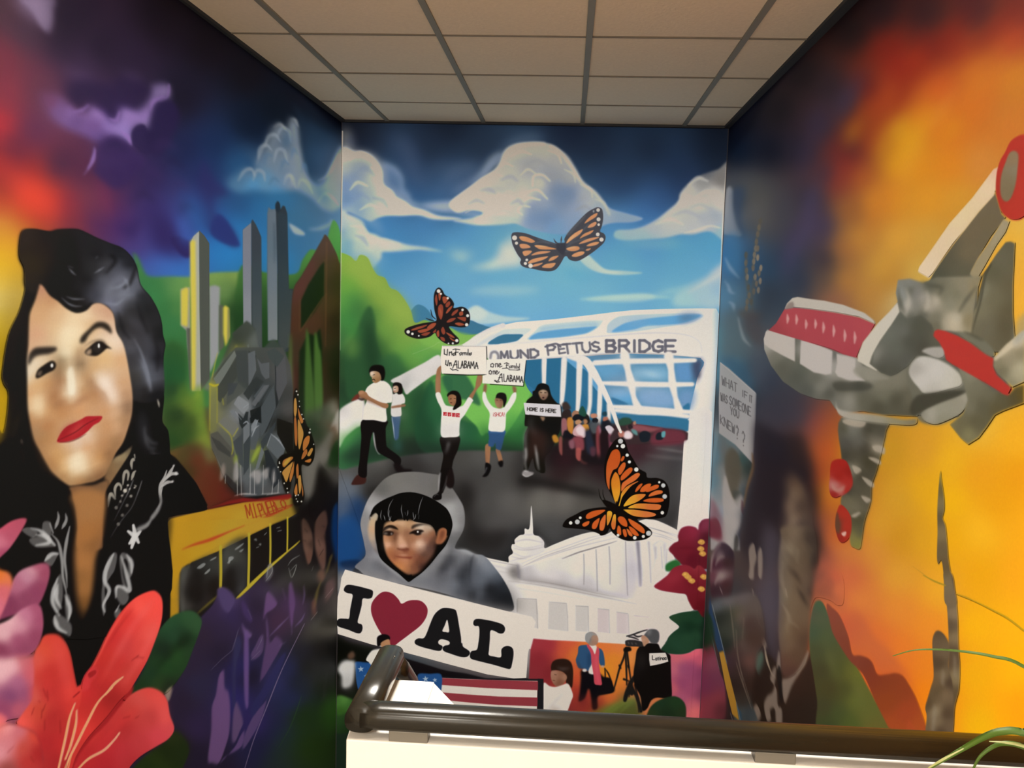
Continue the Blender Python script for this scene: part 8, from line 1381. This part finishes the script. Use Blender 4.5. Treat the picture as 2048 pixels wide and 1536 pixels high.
# rounded far end
me = rr.data; nn_ = 28
for r_, s in ((3, .9), (4, .62), (5, .3)):
    c = Vector((RX, 0, RZ))
    for j in range(nn_):
        v = me.vertices[r_*nn_+j].co; v.x = RX+(v.x-RX)*s; v.z = RZ+(v.z-RZ)*s
sweep('stair_rail', [at(789, 1322, 1.60), at(806, 1340, 1.70), at(824, 1368, 1.84), at(840, 1410, 2.0)], .013, .019, M['rail'], hr, 16)
sweep('light_edge', [at(793, 1304, 1.60)+[0, -.02, 0], at(815, 1332, 1.70)+[0, -.02, 0], at(837, 1362, 1.84)+[0, -.02, 0]], .0011, .0011, M['bracket'], hr, 8)
for bx_ in (-.235, .35, .80):
    b_ = boxo('bracket', (bx_-.032, RY-.016, ZT-.004), (bx_+.032, RY+.014, RZ-.017), M['bracket'], hr, .002)
# ---------------------------------------------------------------- plant
def blade(name, path, wid, m, parent, nrm=None, fold=.35):
    """arching leaf blade with a folded midrib, path = points, wid = widths"""
    P_ = np.array(path, float); P_ = catmull(P_, False, 6) if len(P_) > 2 else P_
    L = np.r_[0, np.cumsum(np.linalg.norm(np.diff(P_, axis=0), axis=1))]; L /= L[-1]
    W_ = np.interp(L, np.linspace(0, 1, len(wid)), wid)/2
    vs, fs = [], []
    for i, p in enumerate(P_):
        t = P_[min(i+1, len(P_)-1)]-P_[max(i-1, 0)]; t = t/np.linalg.norm(t)
        h = np.array(nrm if nrm is not None else (0, 0, 1.)); sd = np.cross(t, h); sd /= max(np.linalg.norm(sd), 1e-6); up = np.cross(sd, t)
        vs += [p-sd*W_[i]+up*W_[i]*fold, p-up*.0006, p+sd*W_[i]+up*W_[i]*fold, p-up*.0016]
    for i in range(len(P_)-1):
        a, b = i*4, i*4+4
        fs += [[a, a+1, b+1, b], [a+1, a+2, b+2, b+1], [a, b, b+3, a+3], [a+2, a+3, b+3, b+2]]
    return link(name, smooth(pyd(name, vs, fs)), m, parent)
pc = np.array([.735, .98, 0.])
pl = tag(empty('potted_plant', tuple(pc)), label='potted plant with long arching green blades in front of the handrail at right', category='plant')
bpy.context.view_layer.update()
def loc(p): return np.asarray(p)-pc
crown = np.array([.735, .98, .63])
prof = [(.0, .30), (.085, .30), (.09, .31), (.118, .55), (.128, .555), (.128, .585), (.112, .585), (.108, .56), (0, .56)]
def lathe(name, prof, m, parent, n=28):
    vs, fs = [], []
    for r, z in prof:
        for j in range(n): vs.append((r*math.cos(2*math.pi*j/n), r*math.sin(2*math.pi*j/n), z))
    for i in range(len(prof)-1):
        for j in range(n): fs.append([i*n+j, i*n+(j+1) % n, (i+1)*n+(j+1) % n, (i+1)*n+j])
    me = pyd(name, vs, fs); bm = bmesh.new(); bm.from_mesh(me); bmesh.ops.remove_doubles(bm, verts=bm.verts, dist=1e-5); bmesh.ops.recalc_face_normals(bm, faces=bm.faces); bm.to_mesh(me); bm.free()
    return link(name, smooth(me), m, parent)
lathe('pot', prof, M['pot'], pl); lathe('soil', [(0, .565), (.06, .572), (.109, .562), (.0, .55)], M['soil'], pl)
st = tag(empty('plant_stand', (pc[0], pc[1], 0)), label='small wooden stool holding the plant pot beside the right wall', category='stool')
lathe('seat', [(0, .27), (.12, .27), (.125, .28), (.125, .29), (.12, .298), (0, .298)], M['floor'], st)
for k in range(4):
    a = math.pi/4+k*math.pi/2; dx, dy = .085*math.cos(a), .085*math.sin(a)
    boxo('leg', (dx-.011, dy-.011, 0), (dx+.011, dy+.011, .272), M['floor'], st, .002)
B1 = [crown, at(2190, 1440, 1.02), at(2048, 1334, 1.06), at(1985, 1313, 1.08), at(1925, 1303, 1.10), at(1868, 1299, 1.11), at(1825, 1301, 1.12), at(1785, 1312, 1.13)]
B2 = [crown, at(2150, 1500, .98), at(2048, 1466, 1.0), at(2004, 1463, 1.01), at(1968, 1474, 1.02), at(1925, 1498, 1.03), at(1880, 1524, 1.03), at(1835, 1552, 1.04)]
B3 = [crown, at(2120, 1520, 1.0), at(2048, 1494, 1.03), at(2012, 1487, 1.04), at(1985, 1494, 1.05), at(1958, 1516, 1.05), at(1940, 1552, 1.05)]
FACE_CAM = (0, -.75, .66)
for bp_, wd_ in ((B1, [.006, .009, .0085, .007, .0055, .0045, .001]), (B2, [.006, .010, .011, .011, .010, .009, .002]), (B3, [.006, .009, .011, .011, .010, .002])):
    blade('leaf', [loc(p) for p in bp_], wd_, M['leaf'], pl, FACE_CAM, .22)
blade('leaf', [loc(p+[0, -.004, .001]) for p in [at(2160, 1530, 1.0), at(2048, 1492, 1.015), at(2010, 1484, 1.02), at(1975, 1481, 1.03)]], [.002, .0045, .004, .001], M['leafpale'], pl, FACE_CAM)
blade('leaf', [loc(p+[0, -.003, .001]) for p in [at(1925, 1496, 1.02), at(1885, 1517, 1.02), at(1842, 1543, 1.03)]], [.001, .0028, .001], M['leafpale'], pl, FACE_CAM)
random.seed(9)
for k in range(22):
    a = k*2.4+random.uniform(-.3, .3); r = random.uniform(.16, .34); h = random.uniform(.10, .30)
    dx, dy = r*math.cos(a), r*math.sin(a)
    e = crown+[dx, dy, random.uniform(-.08, .10)]; m1 = crown+[dx*.22, dy*.22, h*.7]; m2 = crown+[dx*.62, dy*.62, h]
    for q_ in (e, m1, m2): q_[0] = max(min(q_[0], .865), .57); q_[1] = min(q_[1], 1.31)
    blade('leaf', [loc(crown+[dx*.05, dy*.05, -.06]), loc(m1), loc(m2), loc(e)], [.006, .011, .012, .001], M['leaf'], pl)
